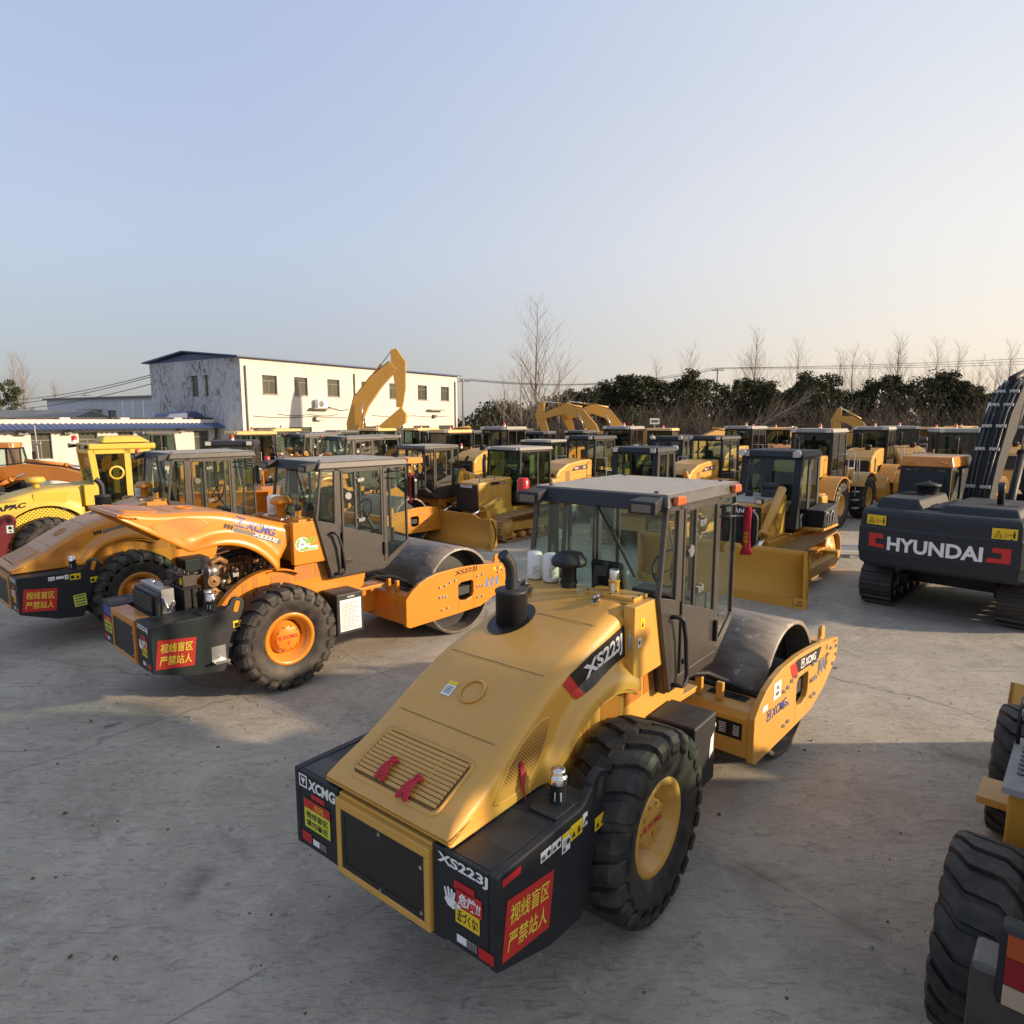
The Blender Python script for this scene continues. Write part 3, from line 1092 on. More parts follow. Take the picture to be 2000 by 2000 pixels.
def make_roller(label, loc, deg, paint_m, variant, art=0.0, group='single drum road rollers'):
    root = thing('road_roller', label, 'road roller', loc, R(deg), group)
    open_hood = variant == 2
    # --- rear ballast: two black tanks round the yellow radiator frame
    cw = MB()
    side = [(-1.91, 1.39), (-1.91, .745), (-1.36, .56), (-.97, .52)] + [(-.93, .56), (-.62, 1.42)] + arc(-.73, 1.465, .11, -5, 175, 10)[0:] + [(-.87, 1.47), (-.92, 1.42), (-.98, 1.39)]
    for s in (-1, 1):
        a, b = (s * 1.055, s * .985)
        cw.prism(side, 'y', min(a, b), max(a, b))
        a, b = (s * .985, s * .5)
        cw.prism([(-1.908, 1.385), (-1.908, .75), (-1.36, .565), (-.97, .53), (-.95, 1.1), (-.90, 1.385)] if not open_hood else [(-1.908, 1.385), (-1.908, .75), (-1.36, .565), (-.97, .53), (-.95, 1.1), (-.90, 1.385)], 'y', min(a, b), max(a, b))
    cw.box(-1.80, -.95, -.5, .5, .60, .72)
    cwo = cw.build('rear_ballast', 'black_paint', root, .022, 3)
    # hole of each lifting eye: dark oval sleeve set 3 mm proud
    for s in (-1, 1):
        e = MB()
        pts = rrect(-.035, -.085, .035, .085, .034, 6)
        c = math.cos(R(-16)); sn = math.sin(R(-16))
        pp = [(-.735 + x * c - y * sn, 1.44 + x * sn + y * c) for x, y in pts]
        e.prism(pp, 'y', s * .98, s * 1.0585)
        e.build('lifting_eye', 'orange_paint' if variant > 1 else 'tyre_rubber', cwo)
    rf = MB()
    rf.box(-1.935, -1.80, -.495, .495, 1.27, 1.345)
    rf.box(-1.935, -1.86, -.495, .495, .745, .80)
    for s in (-1, 1):
        rf.box(-1.935, -1.86, min(s * .495, s * .44), max(s * .495, s * .44), .80, 1.27)
    rf.box(-1.90, -1.62, -.49, .49, 1.345, 1.375) if not open_hood else rf.box(-1.935, -1.70, -.495, .495, 1.345, 1.37)
    rfo = rf.build('radiator_frame', paint_m, root, .008, 2)
    gr = MB()
    gr.box(-1.925, -1.88, -.44, .44, .80, 1.27)
    gr.build('radiator_grille', 'black_mesh', rfo)
    gb = MB()
    fn = rear_fn(1.928, .44, .80)
    for a in ((0, 0, .88, .05), (0, .42, .88, .47), (0, .05, .04, .42), (.84, .05, .88, .42)):
        gb.rect(*a, fn)
    gb.build('grille_border', 'sign_black', rfo)
    bt = MB()
    for y, z in ((.0, 1.25), (0, .82), (-.42, 1.19), (-.42, .86)):
        bt.lathe([(.014, -.012), (.012, 0), (.001, 0)], 8, 'x', (-1.93, y, z), sm=False)
        bt.box(-1.942, -1.928, y - .012, y + .012, z - .012, z + .012)
    build_split(bt, 'grille_bolt', 'chrome', rfo, gap=0.003)

    # --- bonnet
    pv = (.38, 2.42)
    hood = MB()
    build_hood_shell(hood)
    hp = [paint_m]
    h = hood.build('hood', hp, root, solid=.02 if open_hood else 0)
    hm = []
    # rear louvres: slats across the slope over a panel coloured as the shade in the gaps
    lv = MB()
    za = lambda x: smooth(x, HT)
    fnl = lambda x, y: (x, y, za(x) + .0015)
    pan = rrect(-1.815, -.44, -1.44, .44, .05, 5)
    lv.flat(pan, fnl, 1)
    nsl = 11
    for k in range(nsl):
        x = -1.80 + (k + .5) * .35 / nsl
        z = za(x)
        lv.hexa([(x - .013, -.425, z + .003), (x - .013, .425, z + .003), (x + .005, .425, za(x + .005) + .020), (x + .005, -.425, za(x + .005) + .020),
                 (x - .011, -.425, z + .001), (x - .011, .425, z + .001), (x + .007, .425, za(x + .007) + .017), (x + .007, -.425, za(x + .007) + .017)], 0)
    for y in (-.2, .2):
        lv.add([(x, y + dy, za(x) + .010) for x in (-1.8, -1.625, -1.45) for dy in (-.006, .006)], [(0, 1, 3, 2), (2, 3, 5, 4)], 0)
    rim_ = rrect(-1.83, -.455, -1.425, .455, .06, 5)
    lv.loft([[(x, y, za(x) + .001) for x, y in rrect(-1.84, -.465, -1.415, .465, .06, 5)], [(x, y, za(x) + .022) for x, y in rim_], [(x, y, za(x) + .004) for x, y in pan]], 0, True, True)
    lv.build('louvre_panel', [paint_m, 'louvre_gap_shade'], h)
    # side mesh leaves
    leaf = [(-1.50, 1.485), (-1.41, 1.59), (-1.30, 1.71), (-1.15, 1.825), (-1.0, 1.895), (-.88, 1.93), (-.80, 1.93), (-.775, 1.88), (-.81, 1.76), (-.92, 1.61), (-1.05, 1.50), (-1.12, 1.46), (-1.25, 1.45), (-1.44, 1.455)]
    leaf = [(-1.09 + (x + 1.09) * .96, 1.655 + (z - 1.66) * .90) for x, z in leaf]
    for s in (-1, 1):
        lf = MB()
        cx, cz = -1.08, 1.655
        inn = [(cx + (x - cx) * .93, cz + (z - cz) * .93) for x, z in leaf]
        ring1 = [(x, s * (hood_side_y(x, z) + .002), z) for x, z in leaf]
        ring2 = [(x, s * (hood_side_y(x, z) + .012), z) for x, z in [(cx + (a - cx) * .965, cz + (b - cz) * .965) for a, b in leaf]]
        ring3 = [(x, s * (hood_side_y(x, z) + .004), z) for x, z in inn]
        lf.loft([ring1, ring2, ring3], 1, True, True)
        lf.add([(x, s * (hood_side_y(x, z) + .004), z) for x, z in inn], [tuple(range(len(inn)))], 0)
        lf.build('side_mesh', ['hood_mesh' if variant == 1 else 'orange_mesh', paint_m], h)
    # seams and grab ring
    sm = MB()
    for x, y0, y1 in ((-1.27, -.5, .5), (-.67, -.5, .5), (.05, -.52, .1), (.05, .46, .52)):
        sm.add([(x - .003, y0, za(x) + .0015), (x + .003, y0, za(x) + .0015), (x + .003, y1, za(x) + .0015), (x - .003, y1, za(x) + .0015)], [(0, 1, 2, 3)])
    build_split(sm, 'panel_seam', 'interior_grey', h, gap=.004)
    rg = MB()
    pts = []
    sl = (za(-.93) - za(-1.03)) / .1
    for k in range(25):
        a = 2 * PI * k / 24
        x = -.98 + .095 * math.cos(a)
        pts.append((x, -.02 + .105 * math.sin(a), za(x) + .012))
    rg.tube(pts, .010, 6, cap=False)
    rg.build('hood_handle', paint_m, h)
    # exhaust (the open bonnet has left it behind)
    ex = MB()
    cx, cy = -.11, .28
    zt = za(cx)
    ex.flat([(cx + .26 * math.cos(2 * PI * k / 24), cy + .195 * math.sin(2 * PI * k / 24)) for k in range(24)], lambda x, y: (x, y, za(x) + .003), 1)
    ex.lathe([(.001, zt - .06), (.145, zt - .06), (.145, zt + .25), (.152, zt + .255), (.152, zt + .275), (.135, zt + .285), (.001, zt + .288)], 28, 'z', (cx + .0, cy, 0))
    ex.tube([(cx, cy, zt + .28), (cx, cy, zt + .42), (cx - .01, cy, zt + .49), (cx - .04, cy + .01, zt + .55), (cx - .10, cy + .02, zt + .61)], .055, 16, 0, False)
    ex.tube([(cx - .05, cy + .01, zt + .565), (cx - .099, cy + .02, zt + .609)], .048, 16, 1)
    ex.lathe([(.060, zt + .33), (.060, zt + .355)], 16, 'z', (cx, cy, 0))
    if not open_hood:
        ex.build('exhaust_stack', ['black_paint', 'sign_black'], h)
    # decals of the bonnet
    dc = MB()
    s_fn = lambda d: (lambda x, z: (x, -(hood_side_y(x, z) + d), z))
    if variant == 1:
        def quad_patch(A, B, C, D, m, d, n=8):
            # A,B lower edge (left,right), D,C upper edge
            g = s_fn(d)
            for i in range(n):
                for j in range(3):
                    def P(u, v):
                        lo = (A[0] + (B[0] - A[0]) * u, A[1] + (B[1] - A[1]) * u)
                        hi = (D[0] + (C[0] - D[0]) * u, D[1] + (C[1] - D[1]) * u)
                        return g(lo[0] + (hi[0] - lo[0]) * v, lo[1] + (hi[1] - lo[1]) * v)
                    u0, u1, v0, v1 = i / n, (i + 1) / n, j / 3, (j + 1) / 3
                    dc.add([P(u0, v0), P(u1, v0), P(u1, v1), P(u0, v1)], [(0, 1, 2, 3)], m)
        low = [(-.34, 1.925), (-.05, 1.985), (.2, 2.01), (.40, 2.03)]
        up = [(-.50, 2.115), (-.15, 2.205), (.15, 2.265), (.37, 2.315)]
        for (a, b), (e, f) in zip(zip(low, low[1:]), zip(up, up[1:])):
            quad_patch(a, b, f, e, 1, .005, 4)
        quad_patch((-.44, 1.905), (-.335, 1.925), (-.495, 2.115), (-.60, 2.07), 0, .006, 3)

        def tf(u, v):
            lo = (interp(u, [(0, low[0][0]), (.33, low[1][0]), (.66, low[2][0]), (1, low[3][0])]), interp(u, [(0, low[0][1]), (.33, low[1][1]), (.66, low[2][1]), (1, low[3][1])]))
            hi = (interp(u, [(0, up[0][0]), (.33, up[1][0]), (.66, up[2][0]), (1, up[3][0])]), interp(u, [(0, up[0][1]), (.33, up[1][1]), (.66, up[2][1]), (1, up[3][1])]))
            x, z = lo[0] + (hi[0] - lo[0]) * v, lo[1] + (hi[1] - lo[1]) * v
            return (x, -(hood_side_y(x, z) + .009), z)
        dc.text('XS223J', tf, .80, .68, .035, .16, 2, .12, .16)
        # small warning label by the ring
        fn = lambda x, y: (-1.07 + y * .9, .25 - x, za(-1.07 + y * .9) + .004)
        dc.rect(0, 0, .10, .14, fn, 2)
        fn2 = layer(fn, .003, 2)
        dc.rect(0, .10, .10, .14, fn2, 3)
        for k in range(4):
            dc.rect(.015, .02 + k * .018, .085, .028 + k * .018, fn2, 5)
    else:
        g0, g1 = s_fn(.005), s_fn(.008)
        dx, dz = -.42, 2.0
        tilt = lambda g: (lambda x, y: g(dx + x * .97 - y * .22, dz + x * .20 + y * .97))
        dc.rect(.0, -.055, .80, .015, tilt(g0), 4)
        for k in range(3):
            dc.flat([(-.16 + k * .05, -.03), (-.13 + k * .05, -.045), (-.115 + k * .05, .01), (-.13 + k * .05, .035), (-.155 + k * .05, .03)], tilt(g0), 1)
        if variant == 2:
            logo(dc, tilt(g1), .0, .035, .15, 6)
            dc.text('XCMG', tilt(g1), .50, .13, .03, .15, 6, .17, .035)
            dc.text('XS223J', tilt(g1), .42, .075, .02, .1, 2, .32, -.055)
    if dc.v:
        build_split(dc, 'hood_lettering', ['sign_red', 'sign_black', 'sign_white', 'sign_yellow', 'stripe_grey', 'stripe_grey', 'sign_blue'], h, gap=0.03)
    if open_hood:
        ang = R(33.5)
        # hinge line at the front of the bonnet
        h.location = (pv[0] - (pv[0] * math.cos(ang) + pv[1] * math.sin(ang)), 0, pv[1] - (-pv[0] * math.sin(ang) + pv[1] * math.cos(ang)))
        h.rotation_euler = (0, ang, 0)

    # --- frame below the bonnet
    fr = MB()
    arch = arc(0, .8, .995, 158, 62, 14)
    pan = arch + [(.47, 1.80), (1.0, 1.80), (1.08, 1.5), (1.78, 1.46), (1.72, 1.22), (1.30, .95), (.9, .72), (-.6, .72), (-.93, .9)]
    for s in (-1, 1):
        a, b = s * .60, s * .545
        fr.prism(pan, 'y', min(a, b), max(a, b))
        outer = arc(0, .8, 1.0, 160, 60, 18)
        inner = arc(0, .8, .975, 60, 160, 18)
        a, b = s * .70, s * .56
        fr.prism(outer + inner, 'y', min(a, b), max(a, b))
    fr.box(-.9, 1.6, -.545, .545, .70, 1.0)
    fr.box(.42, 1.65, -.54, .54, 1.0, 1.44)
    fro = fr.build('rear_frame', paint_m, root, .006, 1)
    sl = MB()
    for s in (-1, 1):
        for k, a in enumerate((140, 127, 115, 104)):
            x = .96 * math.cos(R(a))
            zt_ = .8 + .93 * math.sin(R(a))
            sl.box(x - .035, x + .045, s * .6005, s * .604, zt_ - .27 if k else zt_ - .17, zt_)
        sl.box(.02, .36, s * .6005, s * .604, 1.47, 1.68)
        sl.box(.43, .75, s * .6005, s * .604, 1.52, 1.76)
        sl.box(.79, .99, s * .6005, s * .604, 1.52, 1.76)
    build_split(sl, 'vent_slot', 'orange_mesh', fro, gap=0.003)
    # --- tank between bonnet and cab
    tk = MB()
    tk.prism([(.49, 2.47), (.49, 1.81), (.985, 1.81), (.79, 2.47)], 'y', -.60, .60)
    for s in (-1, 1):
        a, b = s * .60, s * .715
        tk.prism([(.375, 2.485), (.375, 1.805), (.985, 1.805), (.775, 2.485)], 'y', min(a, b), max(a, b))
    tk.box(.485, .80, -.60, .60, 2.47, 2.483)
    tko = tk.build('hydraulic_tank', paint_m, root, .010, 2)
    tp = MB()
    tp.box(.53, .79, -.62, -.10, 2.4835, 2.515)
    for x in (.55, .66, .77):
        for y in (-.60, -.36, -.12):
            tp.lathe([(.012, 2.515), (.010, 2.527), (.001, 2.527)], 6, 'z', (x, y, 0), m=1, sm=False)
    tp.build('tank_cover', [paint_m, 'sign_black'], tko, .004, 1)
    fc = MB()
    fc.lathe([(.05, 2.515), (.052, 2.60), (.056, 2.605), (.056, 2.62), (.05, 2.625)], 16, 'z', (.69, -.32, 0), 0)
    fc.lathe([(.05, 2.62), (.05, 2.70), (.043, 2.72), (.001, 2.722)], 16, 'z', (.69, -.32, 0), 1)
    fc.rect(-.02, -.045, .02, .03, lambda x, y: (.69 - .0535, -.34 - x * 1.0, 2.565 + y), 2)
    fc.build('filler_cap', [paint_m, 'chrome' if variant == 1 else 'sign_black', 'sign_white'], tko)
    ac = MB()
    mcap = 'black_paint' if variant == 1 else paint_m
    ac.lathe([(.075, 2.48), (.075, 2.70), (.11, 2.705), (.165, 2.705), (.175, 2.73), (.175, 2.755), (.13, 2.82), (.10, 2.83), (.001, 2.832)], 28, 'z', (.64, .16, 0))
    ac.lathe([(.084, 2.52), (.084, 2.545)], 20, 'z', (.64, .16, 0))
    ac.build('intake_cap', mcap, tko)
    hg = MB()
    for y in (.65, -.27, -.5 + 1.5):
        if abs(y) < .7:
            hg.box(.40, .56, y - .018, y + .018, 2.488, 2.500)
            for x in (.42, .47, .51, .55):
                hg.lathe([(.013, 2.500), (.010, 2.515), (.001, 2.516)], 6, 'z', (x, y, 0), sm=False)
    hg.box(.37, .376, -.69, -.66, 2.1, 2.24)
    build_split(hg, 'hood_hinge', 'aluminium', tko, gap=0.02)
    # labels on the tank side
    tl = MB()
    if variant == 1:
        tl.rect(.48, 2.26, .56, 2.36, lambda x, y: (x, -.7175, y), 0)
        tl.rect(.44, 2.10, .50, 2.19, lambda x, y: (x, -.7175, y), 1)
        tl.rect(.455, 2.13, .485, 2.165, lambda x, y: (x, -.7185, y), 3)
        tl.flat([(.50, 2.28), (.54, 2.28), (.52, 2.34)], lambda x, y: (x, -.7185, y), 3)
    elif variant == 2:
        f0, f1 = (lambda x, y: (x, -.7175, y)), (lambda x, y: (x, -.7185, y))
        ring = [(.53 + .13 * math.cos(2 * PI * k / 12), 2.13 + .12 * math.sin(2 * PI * k / 12)) for k in range(12)]
        tl.flat(ring, f0, 1)
        for k in range(3):
            a = k * 120
            tl.flat([(.53 + r_ * math.cos(R(a + b_)), 2.13 + r_ * math.sin(R(a + b_))) for r_, b_ in ((.115, 0), (.115, 45), (.115, 88), (.07, 88), (.07, 45), (.07, 0))], f1, 2)
        tl.rect(.58, 2.02, .80, 2.09, f0, 1)
        tl.rect(.60, 2.03, .78, 2.055, f1, 2)
        tl.text('H', f1, .05, .06, .03, 0, 4, .505, 2.10)
        tl.flat([(.64, 2.13), (.70, 2.22), (.66, 2.24), (.62, 2.18)], f1, 2)
        tl.flat([(.66, 2.12), (.76, 2.24), (.78, 2.18), (.72, 2.13)], f1, 2)
    if tl.v:
        build_split(tl, 'tank_label', ['sign_yellow', 'sign_white', 'sign_green', 'sign_black', 'sign_blue'], tko, gap=0.004)

    # --- cab
    cab_glass_and_frame(root, 'charcoal_paint', 'cab_glass')
    rf = MB()
    rf.hexa([(.80, -.80, 3.315), (.80, .80, 3.315), (2.66, .80, 3.315), (2.66, -.80, 3.315), (.86, -.76, 3.43), (.86, .76, 3.43), (2.62, .76, 3.43), (2.62, -.76, 3.43)])
    ro = rf.build('roof', 'charcoal_paint', root, .02, 2)
    rt = MB()
    rt.box(.88, 2.60, -.745, .745, 3.4315, 3.436)
    for x, y in ((.95, -.6), (.95, .6), (2.5, -.6), (2.5, .6)):
        rt.lathe([(.022, 3.436), (.022, 3.455), (.001, 3.456)], 8, 'z', (x, y, 0), m=1, sm=False)
    rt.build('roof_skin', ['roof_grey_paint', 'sign_black'], ro)
    fa = MB()
    fa.hexa([(.775, -.70, 3.30), (.775, .70, 3.30), (.80, .70, 3.30), (.80, -.70, 3.30), (.83, -.70, 3.425), (.83, .70, 3.425), (.855, .70, 3.425), (.855, -.70, 3.425)])
    fa.build('roof_fascia', 'navy_black_paint', ro)
    for y in (-.62, .66):
        l = MB()
        l.hexa([(.62, y - .14, 3.27), (.62, y + .14, 3.27), (.62, y + .14, 3.39), (.62, y - .14, 3.39), (.85, y - .10, 3.32), (.85, y + .10, 3.32), (.85, y + .10, 3.42), (.85, y - .10, 3.42)])
        lo = l.build('work_light', 'black_paint', ro, .01, 2)
        ll = MB()
        ll.box(.612, .6195, y - .095, y + .095, 3.292, 3.365)
        build_split(ll, 'lens', 'lens_dark', lo, gap=0.01)
    if variant == 1:
        for x in (1.0, 2.42):
            am = MB()
            am.prism([(x - .10, 3.34), (x + .10, 3.34), (x + .08, 3.42), (x - .08, 3.42)], 'y', -.84, -.785)
            am.build('marker_light', 'amber_plastic', ro, .012, 2)
    elif variant == 2:
        am = MB()
        am.box(2.60, 2.95, -.80, -.30, 3.325, 3.425)
        am.build('roof_visor', paint_m, ro, .01, 1)
    be = MB()
    k_ = 1.0 if variant == 1 else .72
    be.lathe([(.065 * k_, 3.30), (.065 * k_, 3.38)], 16, 'z', (.78, .84, 0), 1)
    be.lathe([(.066 * k_, 3.38), (.064 * k_, 3.38 + .10 * k_), (.05 * k_, 3.38 + .13 * k_), (.001, 3.38 + .135 * k_)], 16, 'z', (.78, .84, 0), 0)
    be.box(.76, .80, .79, .85, 3.285, 3.30, 1)
    be.build('beacon', ['red_plastic', 'sign_white'], ro)

    # --- battery boxes and wheels
    for s in (-1, 1):
        b = MB()
        a0, a1 = s * 1.10, s * .62
        b.box(.87, 1.38, min(a0, a1), max(a0, a1), .60, 1.29)
        bo = b.build('battery_box', 'black_paint', root, .02, 2)
        if s < 0:
            d = MB()
            if variant == 2:
                f = side_fn(.93, 1.103, .66)
                d.rect(0, 0, .40, .53, f, 0)
                f2 = layer(f, -.002, 1)
                for k in range(14):
                    d.rect(.03, .03 + k * .033, .37 - (k * 37 % 5) * .03, .04 + k * .033, f2, 1)
                d.text('XCMG', side_fn(1.07, 1.103, 1.215), .14, .03, .02, 0, 0)
            else:
                f = side_fn(1.22, 1.103, .86)
                d.flat([(0, .0), (.10, .05), (.10, .24), (.03, .2)], f, 0)
                d.rect(.13, .28, .145, .32, f, 0)
            build_split(d, 'box_label', ['sign_white', 'stripe_grey'], bo, gap=0.01)
        make_wheel(root, (0, s * .95, .8), .80, .59, .375, 22, 'chevron', ['tyre_rubber', paint_m], s, .21, 'XCMG')

    # --- decals of the ballast
    d = MB()
    mats = ['sign_red', 'text_yellow', 'sign_white', 'sign_black', 'lime_yellow', 'sign_yellow', 'stripe_grey', 'sign_blue', 'red_plastic']
    f = side_fn(-1.87, 1.058, .79, -7 if variant != 1 else -8)
    d.rect(0, 0, .505, .40, f, 0)
    g = layer(f, -.002, 1)
    d.text('视线盲区', g, .42, .13, .010, 0, 1, .043, .222)
    d.text('严禁站人', g, .42, .13, .010, 0, 1, .043, .05)
    e = layer(f, -.0, 1)
    if variant == 1:
        f = side_fn(-1.86, 1.058, 1.30)
        d.rect(0, 0, .18, .05, f, 8)
        for x, z, w, hh, m in ((-1.47, 1.24, .12, .075, 2), (-1.34, 1.24, .105, .075, 2), (-1.225, 1.17, .10, .145, 2), (-1.12, 1.21, .15, .115, 5), (-.965, 1.24, .06, .10, 2), (-.80, 1.12, .175, .105, 5)):
            f = side_fn(x, 1.058, z)
            d.rect(0, 0, w, hh, f, m)
            g = layer(f, -.002, 1)
            if m == 2:
                d.rect(.01, .012, w * .42, .04, g, 6)
                d.flat([(w * .75 + .02 * math.cos(k), hh * .45 + .02 * math.sin(k)) for k in (0, .8, 1.6, 2.4, 3.1, 3.9, 4.7, 5.5)], g, 3)
                if hh > .1:
                    d.rect(0, hh - .035, w, hh, g, 5)
                    for k in range(4):
                        d.rect(.012, .05 + k * .012, w - .012, .054 + k * .012, g, 6)
            else:
                d.flat([(.015, .02), (.06, .02), (.038, .065)], g, 3)
                d.rect(w * .6, .02, w * .75, .07, g, 3)
                d.rect(w * .78, .03, w * .9, .04, g, 3)
    else:
        for x, z, w, hh, m in ((-.80, 1.13, .16, .10, 5),) + (((-1.45, 1.27, .10, .07, 2), (-1.33, 1.28, .12, .05, 2), (-1.2, 1.26, .06, .08, 2), (-1.12, 1.23, .17, .11, 5)) if variant == 3 else ()):
            f = side_fn(x, 1.058, z)
            d.rect(0, 0, w, hh, f, m)
            g = layer(f, -.002, 1)
            d.rect(.015, .02, w * .4, hh - .03, g, 6 if m == 2 else 3)
            d.flat([(w * .55, .02), (w * .9, .02), (w * .72, hh - .025)], g, 6 if m == 2 else 3)
        if variant == 3:
            f = side_fn(-1.08, 1.058, .72, 4)
            d.rect(0, 0, .20, .22, f, 4)
            for k in range(4):
                d.rect(.02, .025 + k * .05, .18, .05 + k * .05, layer(f, -.002, 1), 6)
    # rear face
    X = 1.9135
    if variant != 2:
        f = rear_fn(X, .985, 1.255)
        logo(d, f, 0, 0, .105, 2)
        d.text('XCMG', f, .35, .092, .04, .1, 2, .115, .0)
    f = rear_fn(X, .93, .93)
    yb = f
    d.rect(0, 0, .33, .24, yb, 4)
    d.rect(0, .165, .33, .24, layer(yb, -.002, 0), 0)
    g = layer(yb, -.004, 0)
    d.text('危险', g, .12, .05, .01, 0, 5, .14, .178)
    d.flat([(.05, .18), (.11, .18), (.08, .225)], g, 8)
    d.text('视线盲区', g, .28, .055, .012, 0, 3, .025, .09)
    d.text('请勿靠近', g, .28, .055, .012, 0, 3, .025, .02)
    for k in range(17):
        d.flat([(-.012 + k * .02, -.012), (-.002 + k * .02, -.012), (.008 + k * .02, 0), (-.002 + k * .02, 0)], yb, 3)
        d.flat([(-.012 + k * .02, .24), (-.002 + k * .02, .24), (.008 + k * .02, .252), (-.002 + k * .02, .252)], yb, 3)
    if variant == 2:
        d.rect(.02, .27, .36, .42, yb, 7)
    else:
        d.rect(.10, .262, .27, .305, yb, 8)
    f = rear_fn(X, .97, .80)
    d.rect(0, 0, .12, .08, f, 8)
    d.rect(.14, .005, .31, .055, f, 2)
    d.rect(.225, .006, .309, .054, layer(f, -.002, 0), 6)
    f = rear_fn(X, -.555, 1.275)
    d.text('XS223J', f, .43, .088, .032, 0, 2, 0, 0)
    f = rear_fn(X, -.70, 1.165)
    d.rect(0, 0, .175, .06, f, 8)
    f = rear_fn(X, -.72, 1.055)
    d.rect(0, 0, .215, .125, f, 0)
    d.text('危険!!', layer(f, -.002, 0), .19, .09, .03, .15, 2, .015, .012)
    f = rear_fn(X - .0005, -.71, .935)
    d.rect(0, 0, .205, .115, f, 5)
    d.text('近づくな!', layer(f, -.002, 0), .175, .08, .02, .1, 3, .015, .018)
    # white hand, palm out
    f = rear_fn(X + .002, -.595, 1.02)
    d.flat([(.02, .035), (.05, .0), (.10, -.01), (.13, .02), (.13, .05), (.10, .065), (.035, .065)], f, 2)
    for a, x, l in ((105, .04, .06), (96, .062, .072), (88, .083, .068), (80, .10, .055)):
        c, s_ = math.cos(R(a)), math.sin(R(a))
        b0 = (x, .055)
        d.flat([(b0[0] - .009, b0[1]), (b0[0] + .009, b0[1]), (b0[0] + .009 + c * l, b0[1] + s_ * l), (b0[0] + c * l, b0[1] + s_ * l + .008), (b0[0] - .009 + c * l, b0[1] + s_ * l)], f, 2)
    d.flat([(.10, .01), (.16, .02), (.165, .04), (.12, .05)], f, 2)
    f = rear_fn(X, -.72, .80)
    d.rect(0, 0, .17, .055, f, 2)
    d.rect(.085, .001, .169, .054, layer(f, -.002, 0), 6)
    f = rear_fn(X, -.905, .785)
    d.rect(0, 0, .125, .075, f, 8)
    # grey non-slip pads on the tank tops
    build_split(d, 'ballast_decal', mats, cwo, gap=0.004)
    pd = MB()
    for s in (-1, 1):
        ys = (s * .66, s * .97)
        pd.box(-1.88, -1.66, min(ys), max(ys), 1.3855, 1.389)
    build_split(pd, 'anti_slip_pad', 'sign_black', cwo, gap=0.01)
    # fuel filler on the right tank
    ff = MB()
    ff.prism(rrect(-1.22, -1.0, -.80, -.76, .02, 2), 'z', 1.386, 1.406)
    for x in (-1.2, -1.0, -.83):
        for y in (-.98, -.78):
            ff.lathe([(.012, 1.406), (.010, 1.418), (.001, 1.418)], 6, 'z', (x, y, 0), sm=False)
    ff.lathe([(.062, 1.405), (.06, 1.54), (.068, 1.55), (.068, 1.565)], 18, 'z', (-1.02, -.88, 0))
    ff.lathe([(.070, 1.55), (.070, 1.60), (.055, 1.61), (.055, 1.645), (.045, 1.655), (.001, 1.657)], 18, 'z', (-1.02, -.88, 0), 1)
    f = lambda x, y: (-1.02 - .045, -.88 - .045 - x * .7, 1.43 + y)
    ff.rect(-.03, 0, .03, .07, lambda x, y: (-1.02 - .0625 * math.cos(x * 14 + .6), -.88 - .0645 * math.sin(x * 14 + .6), 1.43 + y), 2)
    ff.build('fuel_filler', ['black_paint', 'chrome', 'sign_white'], cwo, .004, 1)

    if variant == 2:
        stp = MB()
        stp.box(-1.13, -.93, -1.062, -1.058, .70, .92)
        stp.box(-1.13, -.93, -1.20, -1.062, .70, .712)
        stp.box(-1.13, -.93, -1.20, -1.192, .712, .74)
        stp.build('side_step', 'aluminium', cwo)
        # engine bay
        rq = random.Random(5)
        en = MB()
        en.box(-.66, .22, -.27, .27, .95, 1.72, 0)
        en.box(-.62, .18, -.22, .20, 1.72, 1.90, 0)
        for k in range(6):
            x = -.58 + k * .13
            en.box(x, x + .095, -.335, -.27, 1.30, 1.62, 0)
            en.box(x + .01, x + .085, -.30, -.22, 1.66, 1.86, 0)
            en.tube([(x + .05, -.335, 1.58), (x + .05, -.40, 1.66), (x + .05, -.33, 1.80)], .022, 8, 1)
            en.tube([(x + .02, -.30, 1.62), (x + .05, -.36, 1.78), (x + .08, -.26, 1.92), (x + .12, -.15, 1.90)], .011, 6, 2)
            en.lathe([(.035, 1.90), (.035, 1.95), (.02, 1.965), (.001, 1.965)], 10, 'z', (x + .05, -.02, 0), 1)
        en.tube([(-.62, -.40, 1.56), (-.2, -.42, 1.58), (.2, -.38, 1.55)], .05, 10, 0)
        en.tube([(-.5, .05, 1.95), (-.1, .08, 2.0), (.2, .0, 1.93)], .06, 10, 2)
        en.build('engine', ['engine_rust', 'engine_metal', 'rubber_hose'], root, .006, 1)
        ft = MB()
        for k in range(22):
            x0_, y0_, z0_ = rq.uniform(-.75, .2), rq.uniform(-.50, -.34), rq.uniform(1.35, 1.85)
            x1_, y1_, z1_ = x0_ + rq.uniform(-.25, .25), y0_ + rq.uniform(-.06, .08), z0_ + rq.uniform(-.3, .15)
            ft.tube([(x0_, y0_, z0_), ((x0_ + x1_) / 2, (y0_ + y1_) / 2 - .04, max(z0_, z1_) + .06), (x1_, y1_, z1_)], rq.choice((.009, .014, .022)), 6, rq.choice((1, 2, 2, 3)))
        for k in range(16):
            x0_, y0_, z0_ = rq.uniform(-.7, .2), rq.uniform(-.44, -.35), rq.uniform(1.3, 1.85)
            ft.lathe([(.001, -.04), (.04, -.04), (.045, 0), (.028, .03), (.001, .03)], 12, rq.choice('xyz'), (x0_, y0_, z0_), rq.choice((0, 1, 3, 3)))
            ft.box(x0_ - .05, x0_ + .04, y0_ - .02, y0_ + .06, z0_ - .10, z0_ - .03, rq.choice((0, 1, 3)))
        ft.build('engine_fitting', ['aluminium', 'engine_rust', 'rubber_hose', 'engine_metal'], root)
        pu = MB()
